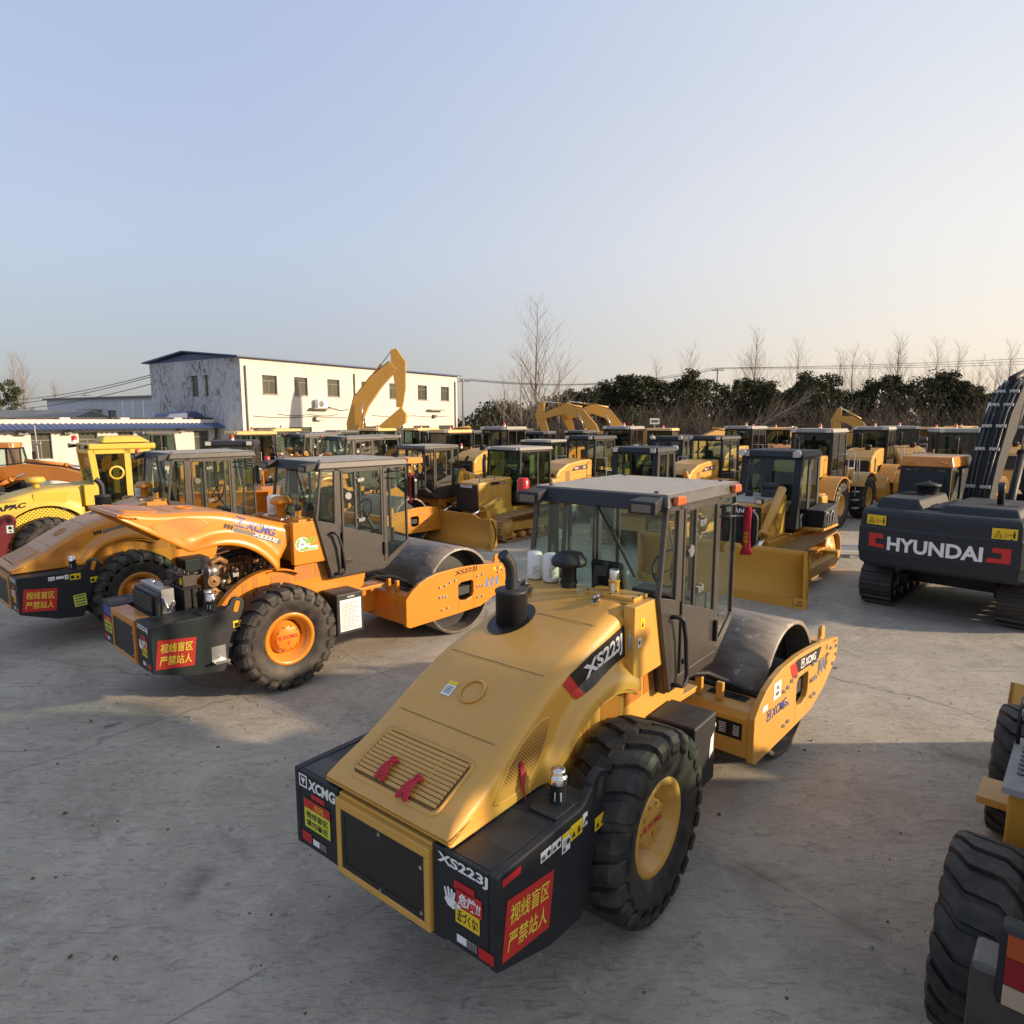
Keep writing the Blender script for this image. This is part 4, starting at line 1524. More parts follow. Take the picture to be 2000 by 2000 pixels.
        for x_, z_, r_i in ((-.80, 1.42, .17), (-.80, 1.72, .09), (-.80, 1.56, .06)):
            pu.lathe([(.02, -.48), (r_i * .6, -.48), (r_i - .02, -.46), (r_i, -.48), (r_i, -.42), (.02, -.42)], 22, 'y', (x_, 0, z_), 1)
        pu.tube([(-.97, -.45, 1.40), (-.89, -.45, 1.74), (-.80, -.45, 1.81), (-.71, -.45, 1.74), (-.635, -.45, 1.42)], .016, 6, 2)
        pu.tube([(-.84, -.36, 1.86), (-.70, -.36, 1.86)], .085, 16, 0)
        pu.tube([(-.86, -.36, 1.86), (-.84, -.36, 1.86)], .10, 16, 0)
        pu.tube([(-.77, -.36, 1.94), (-.77, -.36, 2.0), (-.66, -.36, 2.03), (-.55, -.34, 1.95)], .045, 10, 1)
        pu.tube([(-.92, -.52, 1.38), (-.92, -.52, 1.58)], .05, 14, 0)
        pu.lathe([(.062, 1.58), (.062, 1.62), (.001, 1.625)], 14, 'z', (-.92, -.52, 0), 0)
        pu.build('turbocharger', ['aluminium', 'engine_rust', 'rubber_hose'], root)
        ra = MB()
        ra.box(-1.62, -1.54, -.44, .42, .95, 1.66, 0)
        ra.box(-1.53, -1.36, -.44, .42, .95, 1.72, 1)
        ra.box(-1.655, -1.622, -.40, .38, 1.0, 1.62, 2)
        for k in range(8):
            ra.box(-1.665, -1.655, -.38, .36, 1.06 + k * .07, 1.075 + k * .07, 0)
        ra.tube([(-1.58, -.38, 1.62), (-1.60, -.49, 1.55), (-1.62, -.49, 1.2), (-1.5, -.45, 1.0)], .03, 8, 2)
        ra.tube([(-1.50, -.46, 1.60), (-1.48, -.50, 1.45), (-1.42, -.50, 1.42), (-1.36, -.46, 1.52)], .022, 8, 3)
        ra.tube([(-1.40, -.2, 1.72), (-1.28, -.25, 1.80), (-.9, -.28, 1.86)], .035, 8, 2)
        ra.lathe([(.03, 1.72), (.03, 1.76), (.001, 1.76)], 10, 'z', (-1.45, .1, 0), 3)
        ra.build('cooling_pack', ['sign_black', 'aluminium', 'rubber_hose', 'chrome'], root, .006, 1)
        bt = MB()
        bt.box(-1.24, -1.0, -.43, .24, 1.28, 1.66, 0)
        bt.box(-1.26, -.98, -.45, .26, 1.66, 1.69, 0)
        bt.box(-1.22, -1.02, -.41, -.12, 1.69, 1.86, 1)
        bt.box(-1.22, -1.02, -.07, .22, 1.69, 1.86, 1)
        for y in (-.35, -.2, 0, .15):
            bt.lathe([(.02, 1.86), (.016, 1.895), (.001, 1.895)], 8, 'z', (-1.12, y, 0), 0)
        bt.rect(-.38, 1.72, -.28, 1.82, lambda x, y: (-1.2225, x, y), 2)
        for x in (-1.22, -1.10, -1.0):
            bt.box(x - .012, x + .012, -.455, -.435, 1.22, 1.69, 0)
        bt.box(-1.30, -.95, -.48, .26, 1.235, 1.27, 3)
        bt.build('battery', ['sign_black', 'engine_metal', 'sign_yellow', 'orange_paint'], root, .006, 1)

    # --- front frame and drum, swung about the joint
    jt = 1.75
    fs = []
    pl = [(2.16, .97), (2.28, 1.09), (2.45, 1.20), (2.65, 1.275), (2.90, 1.325), (3.3, 1.345), (3.8, 1.325), (4.4, 1.265), (4.92, 1.20), (4.95, 1.17), (4.95, .96), (4.90, .90), (4.5, .65), (4.0, .48), (2.24, .44), (2.16, .48)]
    hole = [(3.41, .76), (3.47, .70), (3.62, .68), (3.76, .72), (3.81, .80), (3.81, 1.00), (3.77, 1.04), (3.48, 1.04), (3.41, 1.00)]
    ff = MB()
    # side plates built as strips so the window through them is a real hole
    def strip_plate(y0, y1):
        a = [(2.16, .48), (2.16, .97), (2.28, 1.09), (2.45, 1.20), (2.65, 1.275), (2.90, 1.325), (3.41, 1.345), (3.41, .46), (2.24, .44)]
        ff.prism(a, 'y', y0, y1)
        b = [(3.81, 1.325), (4.4, 1.265), (4.92, 1.20), (4.95, 1.17), (4.95, .96), (4.90, .90), (4.5, .65), (4.0, .48), (3.81, .474)]
        ff.prism(b, 'y', y0, y1)
        ff.prism([(3.41, 1.345), (3.81, 1.325), (3.81, 1.0), (3.77, 1.05), (3.48, 1.05), (3.41, 1.0)], 'y', y0, y1)
        ff.prism([(3.41, .46), (3.81, .474), (3.81, .80), (3.76, .72), (3.62, .68), (3.47, .70), (3.41, .76)], 'y', y0, y1)
    strip_plate(-1.22, -1.15)
    strip_plate(1.15, 1.22)
    ff.prism([(2.18, .50), (2.18, .93), (2.24, 1.0), (2.34, 1.02), (2.62, 1.02), (2.62, .96), (2.40, .90), (2.40, .52)], 'y', -1.15, 1.15)
    ff.box(4.66, 4.90, -1.15, 1.15, .98, 1.16)
    ff.box(1.60, 2.20, -.30, .30, .62, 1.05)
    ff.box(1.50, 2.19, -.55, .55, 1.10, 1.16)
    for y in (-.75, -.5):
        ff.box(2.30, 2.36, y - .04, y + .04, 1.02, 1.22)
    for s in (-1, 1):
        ff.prism([(4.45, 1.26), (4.62, 1.235), (4.62, 1.32)] + arc(4.55, 1.36, .07, 0, 200, 8) + [(4.485, 1.30)], 'y', s * 1.12 - .025, s * 1.12 + .025)
    ffo = ff.build('drum_frame', paint_m, root, .008, 2)
    bo = MB()
    for x, z in ((2.95, 1.05), (3.08, 1.06), (3.2, 1.10), (3.33, 1.12), (2.95, .86), (3.02, .86), (3.09, .86), (3.0, .62), (3.13, .63), (3.92, 1.10), (4.05, 1.11), (3.92, .89), (4.0, .89), (4.07, .89), (3.92, .68), (4.05, .68), (4.62, 1.13), (4.85, 1.10), (4.5, 1.08), (4.87, .98), (4.75, .88)):
        for s in (-1, 1):
            bo.lathe([(.026, s * 1.22), (.024, s * 1.245), (.001, s * 1.246)], 6, 'y', (x, 0, z), sm=False)
    build_split(bo, 'frame_bolt', 'aluminium', ffo, gap=0.003)
    hb = MB()
    hb.lathe([(.045, -1.2215), (.001, -1.2215)], 14, 'y', (4.48, 0, 1.17), sm=False)
    hb.build('bore_hole', 'engine_rust', ffo)
    dd = MB()
    dm = ['sign_red', 'sign_black', 'sign_white', 'stripe_blue', 'sign_blue', 'sign_yellow', 'stripe_grey']
    yo = 1.2235
    if variant == 1:
        f = lambda x, z: (x, -yo, z)
        g = lambda x, z: (x, -yo - .002, z)
        dd.flat([(3.32, 1.295), (3.42, 1.30), (4.25, 1.245), (4.15, 1.12), (4.10, 1.10), (3.42, 1.13)], f, 1)
        dd.flat([(3.14, 1.285), (3.315, 1.295), (3.415, 1.13), (3.24, 1.11)], f, 0)
        logo(dd, side_fn(3.50, yo + .002, 1.155, -2), 0, 0, .115, 2)
        dd.text('XCMG', side_fn(3.64, yo + .002, 1.152, -3), .40, .10, .03, .15, 2)
        logo(dd, side_fn(2.50, yo, .83, 1), 0, 0, .12, 4)
        dd.text('XCMG', side_fn(2.64, yo, .83, 1), .44, .11, .02, .15, 4)
        dd.rect(2.66, 1.02, 2.88, 1.22, f, 2)
        dd.rect(2.72, 1.06, 2.82, 1.10, g, 6)
        dd.rect(2.74, 1.13, 2.80, 1.17, g, 6)
        dd.rect(2.36, .98, 2.50, 1.05, f, 2)
        dd.text('XCMG', side_fn(4.72, yo, 1.16, -5), .16, .04, .01, .1, 0)
        dd.rect(4.44, .99, 4.52, 1.08, f, 5)
        for k in range(3):
            x = 4.16 + k * .13
            dd.flat([(x, .90), (x + .06, .86), (x + .08, 1.06), (x + .02, 1.08)], f, 3 if k % 2 else 6)
            dd.flat([(x + .08, .92), (x + .11, .94), (x + .10, 1.10), (x + .085, 1.08)], f, 6)
        for k in range(4):
            dd.flat([(3.86 + k * .07, .86), (3.89 + k * .07, .85), (3.90 + k * .07, .90), (3.87 + k * .07, .93)], f, 6)
    else:
        f = lambda x, z: (x, -yo, z)
        dd.text('XS223J', side_fn(3.32, yo, 1.175, 2.5), .60, .11, .02, .15, 1)
        for k in range(3):
            x = 4.14 + k * .14
            dd.flat([(x, .98), (x + .02, .82), (x + .085, .83), (x + .065, .99)], f, 3)
            dd.flat([(x + .05, 1.0), (x + .09, .94), (x + .11, 1.02)], f, 6)
        for x in (4.37, 4.54):
            dd.rect(x, 1.13, x + .06, 1.20, f, 5)
    # plates on the rear beam
    fb = rear_fn(-2.1775, -.52, .66)
    if variant == 1:
        dd.rect(.0, .08, .22, .20, fb, 1)
        dd.rect(.26, .03, .56, .22, fb, 1)
        for k in range(5):
            dd.rect(.30, .07 + k * .025, .38, .08 + k * .025, layer(fb, -.002, 0), 2)
            dd.rect(.46, .07 + k * .025, .53, .08 + k * .025, layer(fb, -.002, 0), 2)
        for k in range(5):
            dd.flat([(.02 + k * .04, .10 + (k % 2) * .04), (.05 + k * .04, .11), (.055 + k * .04, .16)], layer(fb, -.002, 0), 2)
    else:
        for a in range(8):
            dd.flat([(.42 + .06 * math.cos(a * .8) + .012 * math.cos(b), .13 + .09 * math.sin(a * .8) + .012 * math.sin(b)) for b in (0, 1.2, 2.4, 3.6, 4.8)], fb, 1)
    dd.box(2.42, 2.58, -1.0, -.55, 1.0205, 1.025, 1)
    build_split(dd, 'frame_decal', dm, ffo, gap=0.012)
    dr = MB()
    r = .84
    dr.lathe([(r - .05, -1.065), (r, -1.065), (r, -.5), (r, 0), (r, .5), (r, 1.065), (r - .05, 1.065)], 72, 'y')
    dr.lathe([(r - .05, 1.065), (r - .05, .75)], 72, 'y')
    dr.lathe([(r - .05, -1.065), (r - .05, -.75)], 72, 'y')
    for k in range(len(dr.f) - 72 * 8, len(dr.f)):
        pass
    dro = dr.build('drum', 'drum_steel', root)
    dk = MB()
    for s in (-1, 1):
        dk.lathe([(r - .05, s * .74), (.35, s * .74), (.33, s * .95), (.12, s * .98), (.001, s * .98)], 36, 'y')
        dk.box(-.3, .3, min(s * .98, s * 1.15), max(s * .98, s * 1.15), -.06, .10)
    dk.build('drum_hub', 'interior_grey', dro)
    dro.location = (3.60, 0, .84)
    ho = MB()
    ho.tube([(1.75, -.30, 1.2), (2.1, -.45, 1.30), (2.42, -.55, 1.24), (2.62, -.85, 1.10), (2.70, -1.05, .96), (3.0, -1.10, .9)], .035, 8)
    ho.tube([(1.75, .1, 1.2), (2.2, -.05, 1.33), (2.5, -.3, 1.22), (2.64, -.7, 1.08), (2.70, -1.1, .98)], .03, 8)
    ho.tube([(1.75, -.2, 1.15), (2.15, -.3, 1.25), (2.5, -.2, 1.2), (2.6, .4, 1.1)], .025, 8)
    ho.bar((2.70, -1.05, 1.02), (2.70, 1.05, 1.02), .10, .04)
    hoo = ho.build('drum_hose', 'rubber_hose', root)
    for o in (ffo, dro, hoo):
        if art:
            a = R(art)
            p = Vector((jt, 0, 0))
            l = Vector(o.location)
            o.rotation_euler = (0, 0, a)
            o.location = p + Matrix.Rotation(a, 3, 'Z') @ (l - p)
    return root
# ------------------------------------------------------------------ shared machine parts
def box_cab(root, x0, x1, y0, y1, z0, z1, belt, frame, glass, roof, slope_r=.10, slope_f=.06, over=.12, bpil=.5, roof_h=.10, door=True, lamps=True, solid_rear=None, beacon=False, pw=.07, arch_door=False):
    """glazed operator's cab: frame with solid panels below the belt line, panes, roof, seat and wheel"""
    f = MB()
    g = MB()
    xr = lambda z: x0 + slope_r * (z - z0) / (z1 - z0)
    xf = lambda z: x1 - slope_f * (z - z0) / (z1 - z0)
    xb = x0 + (x1 - x0) * bpil
    for y, s in ((y0, 1), (y1, -1)):
        lo, hi = min(y, y + s * .05), max(y, y + s * .05)
        f.prism([(xr(z0), z0), (xf(z0), z0), (xf(belt), belt), (xr(belt), belt)], 'y', lo, hi)
        for a, b in ((xr, 0), (xf, -pw)):
            f.prism([(a(belt) + b, belt), (a(belt) + b + pw, belt), (a(z1) + b + pw, z1), (a(z1) + b, z1)], 'y', lo, hi)
        f.prism([(xb - pw / 2, belt), (xb + pw / 2, belt), (xb + pw / 2, z1), (xb - pw / 2, z1)], 'y', lo, hi)
        f.prism([(xr(z1 - .07) + pw, z1 - .07), (xf(z1 - .07) - pw, z1 - .07), (xf(z1) - pw, z1), (xr(z1) + pw, z1)], 'y', lo, hi)
        yg = y + s * .022
        g.prism([(xr(belt) + pw, belt), (xb - pw / 2, belt), (xb - pw / 2, z1 - .07), (xr(z1) + pw, z1 - .07)], 'y', yg - .004, yg + .004)
        g.prism([(xb + pw / 2, belt), (xf(belt) - pw, belt), (xf(z1) - pw, z1 - .07), (xb + pw / 2, z1 - .07)], 'y', yg - .004, yg + .004)
    yi0, yi1 = min(y0, y1) + .05, max(y0, y1) - .05
    for a, s, bl in ((xr, 1, belt if solid_rear is None else solid_rear), (xf, -1, belt)):
        f.hexa([(a(z0), yi0, z0), (a(z0), yi1, z0), (a(z0) + s * .05, yi1, z0), (a(z0) + s * .05, yi0, z0), (a(bl), yi0, bl), (a(bl), yi1, bl), (a(bl) + s * .05, yi1, bl), (a(bl) + s * .05, yi0, bl)])
        f.hexa([(a(z1 - .07), yi0, z1 - .07), (a(z1 - .07), yi1, z1 - .07), (a(z1 - .07) + s * .05, yi1, z1 - .07), (a(z1 - .07) + s * .05, yi0, z1 - .07), (a(z1), yi0, z1), (a(z1), yi1, z1), (a(z1) + s * .05, yi1, z1), (a(z1) + s * .05, yi0, z1)])
        for yy_, sg_ in ((yi0, 1), (yi1, -1)):
            e_ = yy_ + sg_ * pw * .8
            lo_y, hi_y = min(yy_, e_), max(yy_, e_)
            f.hexa([(a(bl), lo_y, bl), (a(bl), hi_y, bl), (a(bl) + s * .05, hi_y, bl), (a(bl) + s * .05, lo_y, bl), (a(z1 - .07), lo_y, z1 - .07), (a(z1 - .07), hi_y, z1 - .07), (a(z1 - .07) + s * .05, hi_y, z1 - .07), (a(z1 - .07) + s * .05, lo_y, z1 - .07)])
        g.hexa([(a(bl) + s * .018, yi0, bl), (a(bl) + s * .018, yi1, bl), (a(bl) + s * .026, yi1, bl), (a(bl) + s * .026, yi0, bl), (a(z1 - .07) + s * .018, yi0, z1 - .07), (a(z1 - .07) + s * .018, yi1, z1 - .07), (a(z1 - .07) + s * .026, yi1, z1 - .07), (a(z1 - .07) + s * .026, yi0, z1 - .07)])
    f.box(x0 + .05, x1 - .05, yi0, yi1, z0, z0 + .05)
    fo = f.build('cab_frame', frame, root, .008, 1)
    build_split(g, 'window_glass', glass, root, gap=0.0)
    r = MB()
    ya, yb = min(y0, y1) - .04, max(y0, y1) + .04
    r.hexa([(xr(z1) - over, ya, z1), (xr(z1) - over, yb, z1), (xf(z1) + over, yb, z1), (xf(z1) + over, ya, z1), (xr(z1) - over + .06, ya + .05, z1 + roof_h), (xr(z1) - over + .06, yb - .05, z1 + roof_h), (xf(z1) + over - .06, yb - .05, z1 + roof_h), (xf(z1) + over - .06, ya + .05, z1 + roof_h)])
    ro = r.build('roof', roof, root, .025, 2)
    if lamps:
        l = MB()
        for x in (xr(z1) - over - .04, xf(z1) + over):
            for y in (ya + .18, yb - .18):
                l.box(x, x + .04, y - .08, y + .08, z1 + .005, z1 + roof_h - .015)
        build_split(l, 'work_light', 'lamp_lens', ro)
    if beacon:
        b = MB()
        b.lathe([(.06, z1 + roof_h), (.06, z1 + roof_h + .05)], 12, 'z', ((x0 + x1) / 2, (y0 + y1) / 2, 0), 1)
        b.lathe([(.06, z1 + roof_h + .05), (.055, z1 + roof_h + .15), (.001, z1 + roof_h + .18)], 12, 'z', ((x0 + x1) / 2, (y0 + y1) / 2, 0), 0)
        b.build('beacon', ['amber_plastic', 'sign_white'], ro)
    ym = (y0 + y1) / 2
    s = MB()
    xs = x0 + (x1 - x0) * .38
    zs = z0 + .55
    s.box(xs - .25, xs + .25, ym - .25, ym + .25, zs - .1, zs + .06)
    s.hexa([(xs - .26, ym - .23, zs), (xs - .26, ym + .23, zs), (xs - .14, ym + .23, zs), (xs - .14, ym - .23, zs), (xs - .38, ym - .18, zs + .75), (xs - .38, ym + .18, zs + .75), (xs - .30, ym + .18, zs + .75), (xs - .30, ym - .18, zs + .75)])
    s.box(xs - .2, xs + .2, ym - .2, ym + .2, z0 + .05, zs - .1)
    s.build('seat', 'seat_black', root, .04, 2)
    w = MB()
    pts = [(x1 - .48 + .10 * math.sin(2 * PI * k / 16), ym + .19 * math.cos(2 * PI * k / 16), zs + .36 + .15 * math.sin(2 * PI * k / 16)) for k in range(17)]
    w.tube(pts, .016, 6, cap=False)
    w.bar((x1 - .48, ym, zs + .35), (x1 - .25, ym, z0 + .1), .06)
    w.bar(pts[0], pts[8], .03, .02)
    w.build('steering_wheel', 'seat_black', root)
    return fo, ro


def beam(mb, pts, hw, m=0):
    """box-section boom: (x, z, depth) along its length, half width hw"""
    secs = []
    n = len(pts)
    for i, (x, z, h) in enumerate(pts):
        a, b = pts[max(i - 1, 0)], pts[min(i + 1, n - 1)]
        d = Vector((b[0] - a[0], b[1] - a[1])).normalized()
        nx, nz = -d.y, d.x
        secs.append([(x + nx * h / 2, hw, z + nz * h / 2), (x + nx * h / 2, -hw, z + nz * h / 2), (x - nx * h / 2, -hw, z - nz * h / 2), (x - nx * h / 2, hw, z - nz * h / 2)])
    mb.loft(secs, m, False, True, True)
    return mb


def ram(mb, p, q, r, frac=.55, mb_m=0, rod_m=1):
    p, q = Vector(p), Vector(q)
    k = p + (q - p) * frac
    mb.tube([p, k], r, 10, mb_m)
    mb.tube([k, q], r * .55, 8, rod_m)
    mb.tube([k - (q - p).normalized() * .06, k + (q - p).normalized() * .02], r * 1.2, 10, mb_m)


def stadium(x0, x1, r, zc, r2=None, zc2=None, step=.16):
    """closed loop round two end wheels (rear: r, zc; front: r2, zc2), sampled at about step"""
    r2 = r if r2 is None else r2
    zc2 = zc if zc2 is None else zc2
    A, B = (x0 + r, zc), (x1 - r2, zc2)
    pts = []
    pts += [(A[0] + r * math.cos(R(t)), A[1] + r * math.sin(R(t))) for t in range(95, 270, 15)]
    pts += [(B[0] + r2 * math.cos(R(t)), B[1] + r2 * math.sin(R(t))) for t in range(-90, 90, 15)]
    pts += [pts[0]]
    L = [0]
    for a, b in zip(pts, pts[1:]):
        L.append(L[-1] + math.hypot(b[0] - a[0], b[1] - a[1]))
    n = max(8, int(round(L[-1] / step)))
    out = []
    j = 0
    for k in range(n):
        s = L[-1] * k / n
        while L[j + 1] < s:
            j += 1
        t = (s - L[j]) / (L[j + 1] - L[j])
        a, b = pts[j], pts[j + 1]
        dx, dz = b[0] - a[0], b[1] - a[1]
        q = math.hypot(dx, dz)
        out.append((a[0] + dx * t, a[1] + dz * t, dx / q, dz / q))
    return out


def make_track(root, x0, x1, y0, y1, r, zc, mat, frame_mat, r2=None, zc2=None, step=.19):
    t = MB()
    loop = stadium(x0, x1, r, zc, r2, zc2, step)
    for x, z, dx, dz in loop:
        nx, nz = dz, -dx           # outward for a clockwise loop is flipped below
        if (x - (x0 + x1) / 2) * nx + (z - zc) * nz < 0:
            nx, nz = -nx, -nz
        h = step * .47

        def Pt(u, v):
            return (x + dx * u + nx * v, z + dz * u + nz * v)
        prof = [Pt(-h, -.05), Pt(h, -.05), Pt(h, -.005), Pt(h * .3, -.002), Pt(h * .18, .035), Pt(-h * .1, .035), Pt(-h * .25, -.002), Pt(-h, -.012)]
        t.prism(prof, 'y', y0, y1)
    to = t.build('track', mat, root)
    f = MB()
    ym = (y0 + y1) / 2
    f.box(x0 + r * 1.1, x1 - r * 1.1, ym - .13, ym + .13, zc - .16, zc + .12)
    rr = r - .07
    for cx, cz, q in ((x0 + r, zc, rr), (x1 - (r2 or r), zc2 or zc, (r2 or r) - .07)):
        f.lathe([(.001, y0 + .06), (q * .5, y0 + .06), (q * .55, y0 + .12), (q * .9, y0 + .12), (q, y0 + .16), (q, y1 - .16), (q * .9, y1 - .12), (q * .55, y1 - .12), (q * .5, y1 - .06), (.001, y1 - .06)], 20, 'y', (cx, 0, cz))
    n = max(3, int((x1 - x0 - 2 * r) / .42))
    for k in range(n):
        x = x0 + r + (x1 - x0 - 2 * r) * (k + .5) / n
        f.lathe([(.001, y0 + .1), (.10, y0 + .1), (.12, y0 + .14), (.12, y1 - .14), (.10, y1 - .1), (.001, y1 - .1)], 12, 'y', (x, 0, .17))
    for k in range(2):
        x = x0 + r + (x1 - x0 - 2 * r) * (k + .8) / 2.6
        f.lathe([(.001, y0 + .12), (.07, y0 + .12), (.07, y1 - .12), (.001, y1 - .12)], 10, 'y', (x, 0, zc + r - .13))
    f.build('track_frame', frame_mat, to)
    return to


def bucket(root, mb_pts, y, mat, teeth=5, name='bucket', parent=None):
    """curved shell of an excavator bucket from its side outline (open between the last and the first point)"""
    b = MB()
    rings = [[(x, -y, z) for x, z in mb_pts], [(x, y, z) for x, z in mb_pts]]
    b.loft(rings, 0, False)
    for s in (-1, 1):
        b.add([(x, s * y, z) for x, z in mb_pts], [tuple(range(len(mb_pts)))])
    o = b.build(name, mat, parent or root, solid=.035)
    t = MB()
    tip, nxt = Vector(mb_pts[0]), Vector(mb_pts[1])
    d = (tip - nxt).normalized()
    for k in range(teeth):
        yy = -y + .08 + (2 * y - .16) * k / (teeth - 1)
        a = tip - d * .05
        e = tip + d * .22
        t.hexa([(a.x, yy - .05, a.y - .03), (a.x, yy + .05, a.y - .03), (a.x, yy + .05, a.y + .03), (a.x, yy - .05, a.y + .03), (e.x, yy - .035, e.y - .008), (e.x, yy + .035, e.y - .008), (e.x, yy + .035, e.y + .008), (e.x, yy - .035, e.y + .008)])
    build_split(t, 'tooth', 'track_steel', o)
    return o


# ------------------------------------------------------------------ excavators
def make_excavator(label, loc, deg, body, arm, boom, stick, bpts, cab_frame='sign_black', roof=None, cw=None, detail=0, scale=1.0, group='crawler excavators', text=None, glass='cab_glass', swing=0.0):
    root = thing('excavator', label, 'excavator', loc, R(deg), group, scale)
    for s in (-1, 1):
        a, b = s * .9, s * 1.5
        make_track(root, -2.05, 2.05, min(a, b), max(a, b), .45, .46, 'track_steel', 'black_paint')
    u = MB()
    u.box(-.9, .9, -.95, .95, .42, .78)
    u.box(-1.5, 1.5, -.9, -.75, .45, .7)
    u.box(-1.5, 1.5, .75, .9, .45, .7)
    u.lathe([(.62, .78), (.62, 1.02)], 28)
    u.build('undercarriage', 'black_paint', root, .02, 1)
    cwm = cw or body
    # counterweight: rounded in plan, bulged in profile
    c = MB()
    plan = [(-1.7, 1.40), (-2.45, 1.40), (-2.60, 1.37), (-2.69, 1.29), (-2.735, 1.15), (-2.80, .5), (-2.82, 0), (-2.80, -.5), (-2.735, -1.15), (-2.69, -1.29), (-2.60, -1.37), (-2.45, -1.40), (-1.7, -1.40)]
    rings = []
    for z, k in ((1.0, -.12), (1.06, -.03), (1.24, .0), (1.28, .014), (1.76, .014), (1.80, -.006), (2.02, -.02), (2.10, -.05), (2.14, -.12)):
        ring = []
        for x, y in plan:
            if x > -2.0:
                ring.append((x, y * (1 + k * .05), z))
            else:
                d = Vector((x + 1.7, y * .7)).normalized()
                ring.append((x + d.x * k, y + d.y * k, z))
        rings.append(ring)
    c.loft(rings, 0, False)
    c.add(rings[0], [tuple(range(len(plan)))])
    c.add(rings[-1], [tuple(range(len(plan)))])
    for z in (1.06, 2.09):
        pass
    c.add([r[0] for r in rings] + [r[-1] for r in rings], [(i, i + 1, i + 1 + len(rings), i + len(rings)) for i in range(len(rings) - 1)])
    co = c.build('counterweight', cwm, root, .02, 2)
    p = MB()
    p.box(-1.7, 1.4, -1.34, -.42, 1.02, 1.22)
    p.box(-1.7, .6, -.42, .42, 1.02, 1.3)
    p.box(-1.7, 1.55, .42, 1.34, 1.02, 1.22)
    for y in (-.30, .30):
        p.prism([(-.5, 1.3), (.65, 1.3), (.45, 1.75), (.25, 1.95), (.05, 1.95), (-.2, 1.7)], 'y', y - .05, y + .05)
    p.build('platform', 'black_paint', root, .015, 1)
    h = MB()
    # engine cover with two raised humps and a sloping edge
    def hump(x0, x1, y0, y1, z0, z1, e):
        h.hexa([(x0, y0, z0), (x1, y0, z0), (x1, y1, z0), (x0, y1, z0), (x0 + e, y0 + e, z1), (x1 - e * .3, y0 + e, z1), (x1 - e * .3, y1 - e, z1), (x0 + e, y1 - e, z1)])
    h.box(-1.72, -.38, -1.33, 1.33, 1.22, 1.98)
    hump(-2.45, -.42, .30, 1.24, 1.98, 2.34, .12)
    hump(-2.45, -.42, -1.26, .12, 1.98, 2.28, .12)
    h.box(-2.2, -.5, .12, .30, 1.98, 2.20)
    h.box(-.38, 1.25, -1.32, -.50, 1.22, 1.92)
    ho = h.build('engine_cover', body if detail == 0 else cwm, root, .05, 3)
    v = MB()
    for k in range(4):
        v.box(-1.55 + k * .12, -1.49 + k * .12, .55, 1.05, 2.342, 2.348)
    v.box(-1.5, -1.0, .0, .06, 2.282, 2.29)
    v.box(-1.75, -1.2, -1.05, -.55, 2.281, 2.288)
    v.build('cover_vent', 'sign_black', ho)
    e = MB()
    e.lathe([(.20, 2.3), (.20, 2.50), (.24, 2.51), (.24, 2.54), (.08, 2.585), (.02, 2.60), (.02, 2.63), (.001, 2.63)], 20, 'z', (-1.05, .62, 0))
    e.build('air_intake', 'black_paint', ho)
    x = MB()
    x.tube([(-1.5, -.72, 2.25), (-1.5, -.72, 2.55), (-1.56, -.72, 2.68)], .06, 10)
    x.build('exhaust_pipe', 'black_paint' if detail else 'engine_metal', ho)
    cf, ro = box_cab(root, -.42, 1.55, .38, 1.36, 1.22, 2.86, 1.95, cab_frame, glass, roof or body, .04, .30, .02, .45, .22, solid_rear=2.78 if detail else None, lamps=not detail)
    if detail:
        q = MB()
        q.prism(rrect(.50, 1.95, 1.26, 2.70, .08, 4), 'x', -.432, -.402)
        q.build('rear_window', 'navy_black_paint', cf)
        hd = MB()
        hd.tube([(-.40, 1.25, 2.95), (-.47, 1.25, 2.95), (-.47, 1.1, 2.95), (-.40, 1.1, 2.95)], .012, 6)
        hd.tube([(-.40, .62, 2.98), (-.47, .62, 2.98), (-.47, .47, 2.95), (-.40, .47, 2.95)], .012, 6)
        build_split(hd, 'roof_handle', body, ro)
        rail = MB()
        for y in (-.25, .75):
            rail.tube([(-2.0, y, 2.05), (-2.0, y, 2.18), (-1.95, y, 2.2)], .015, 6)
        build_split(rail, 'cover_latch', 'sign_black', ho)
    mi = MB()
    mi.tube([(1.4, 1.36, 1.9), (1.5, 1.62, 2.1), (1.5, 1.62, 2.6)], .012, 6)
    mi.box(1.47, 1.51, 1.50, 1.72, 2.3, 2.65)
    mi.build('side_mirror', 'sign_black', root)
    # working arm
    bm = MB()
    beam(bm, boom, .25 if detail else .27)
    bo = bm.build('boom', arm, root, .02, 2)
    sk = MB()
    beam(sk, stick, .20)
    sk.build('stick', arm, bo, .02, 2)
    bucket(root, bpts, .55, arm, parent=bo)
    cy = MB()
    b0, bk = boom[0], boom[len(boom) // 2]
    for y in (-.42, .42):
        ram(cy, (b0[0] + .75, y, b0[1] - .45), (bk[0] + (.1), y, bk[1] - .05), .085, .6)
    s0 = stick[0]
    ram(cy, (bk[0] - .1, 0, bk[1] + bk[2] * .5 + .12), (s0[0], 0, s0[1] + .1), .09, .62)
    s1, sB = stick[1], bpts[-1]
    d = Vector((stick[-1][0] - s0[0], stick[-1][1] - s0[1])).normalized()
    ox, oz = (d.y, -d.x)
    if (bpts[0][0] - stick[-1][0]) * ox + (bpts[0][1] - stick[-1][1]) * oz > 0:
        ox, oz = -ox, -oz
    a = (s1[0] + ox * .38, 0, s1[1] + oz * .38)
    b = (stick[-1][0] - d.x * .45 + ox * .35, 0, stick[-1][1] - d.y * .45 + oz * .35)
    ram(cy, a, b, .075, .6)
    cy.bar((b[0], 0, b[2]), (stick[-1][0] - d.x * .5, 0, stick[-1][1] - d.y * .5), .14, .08)
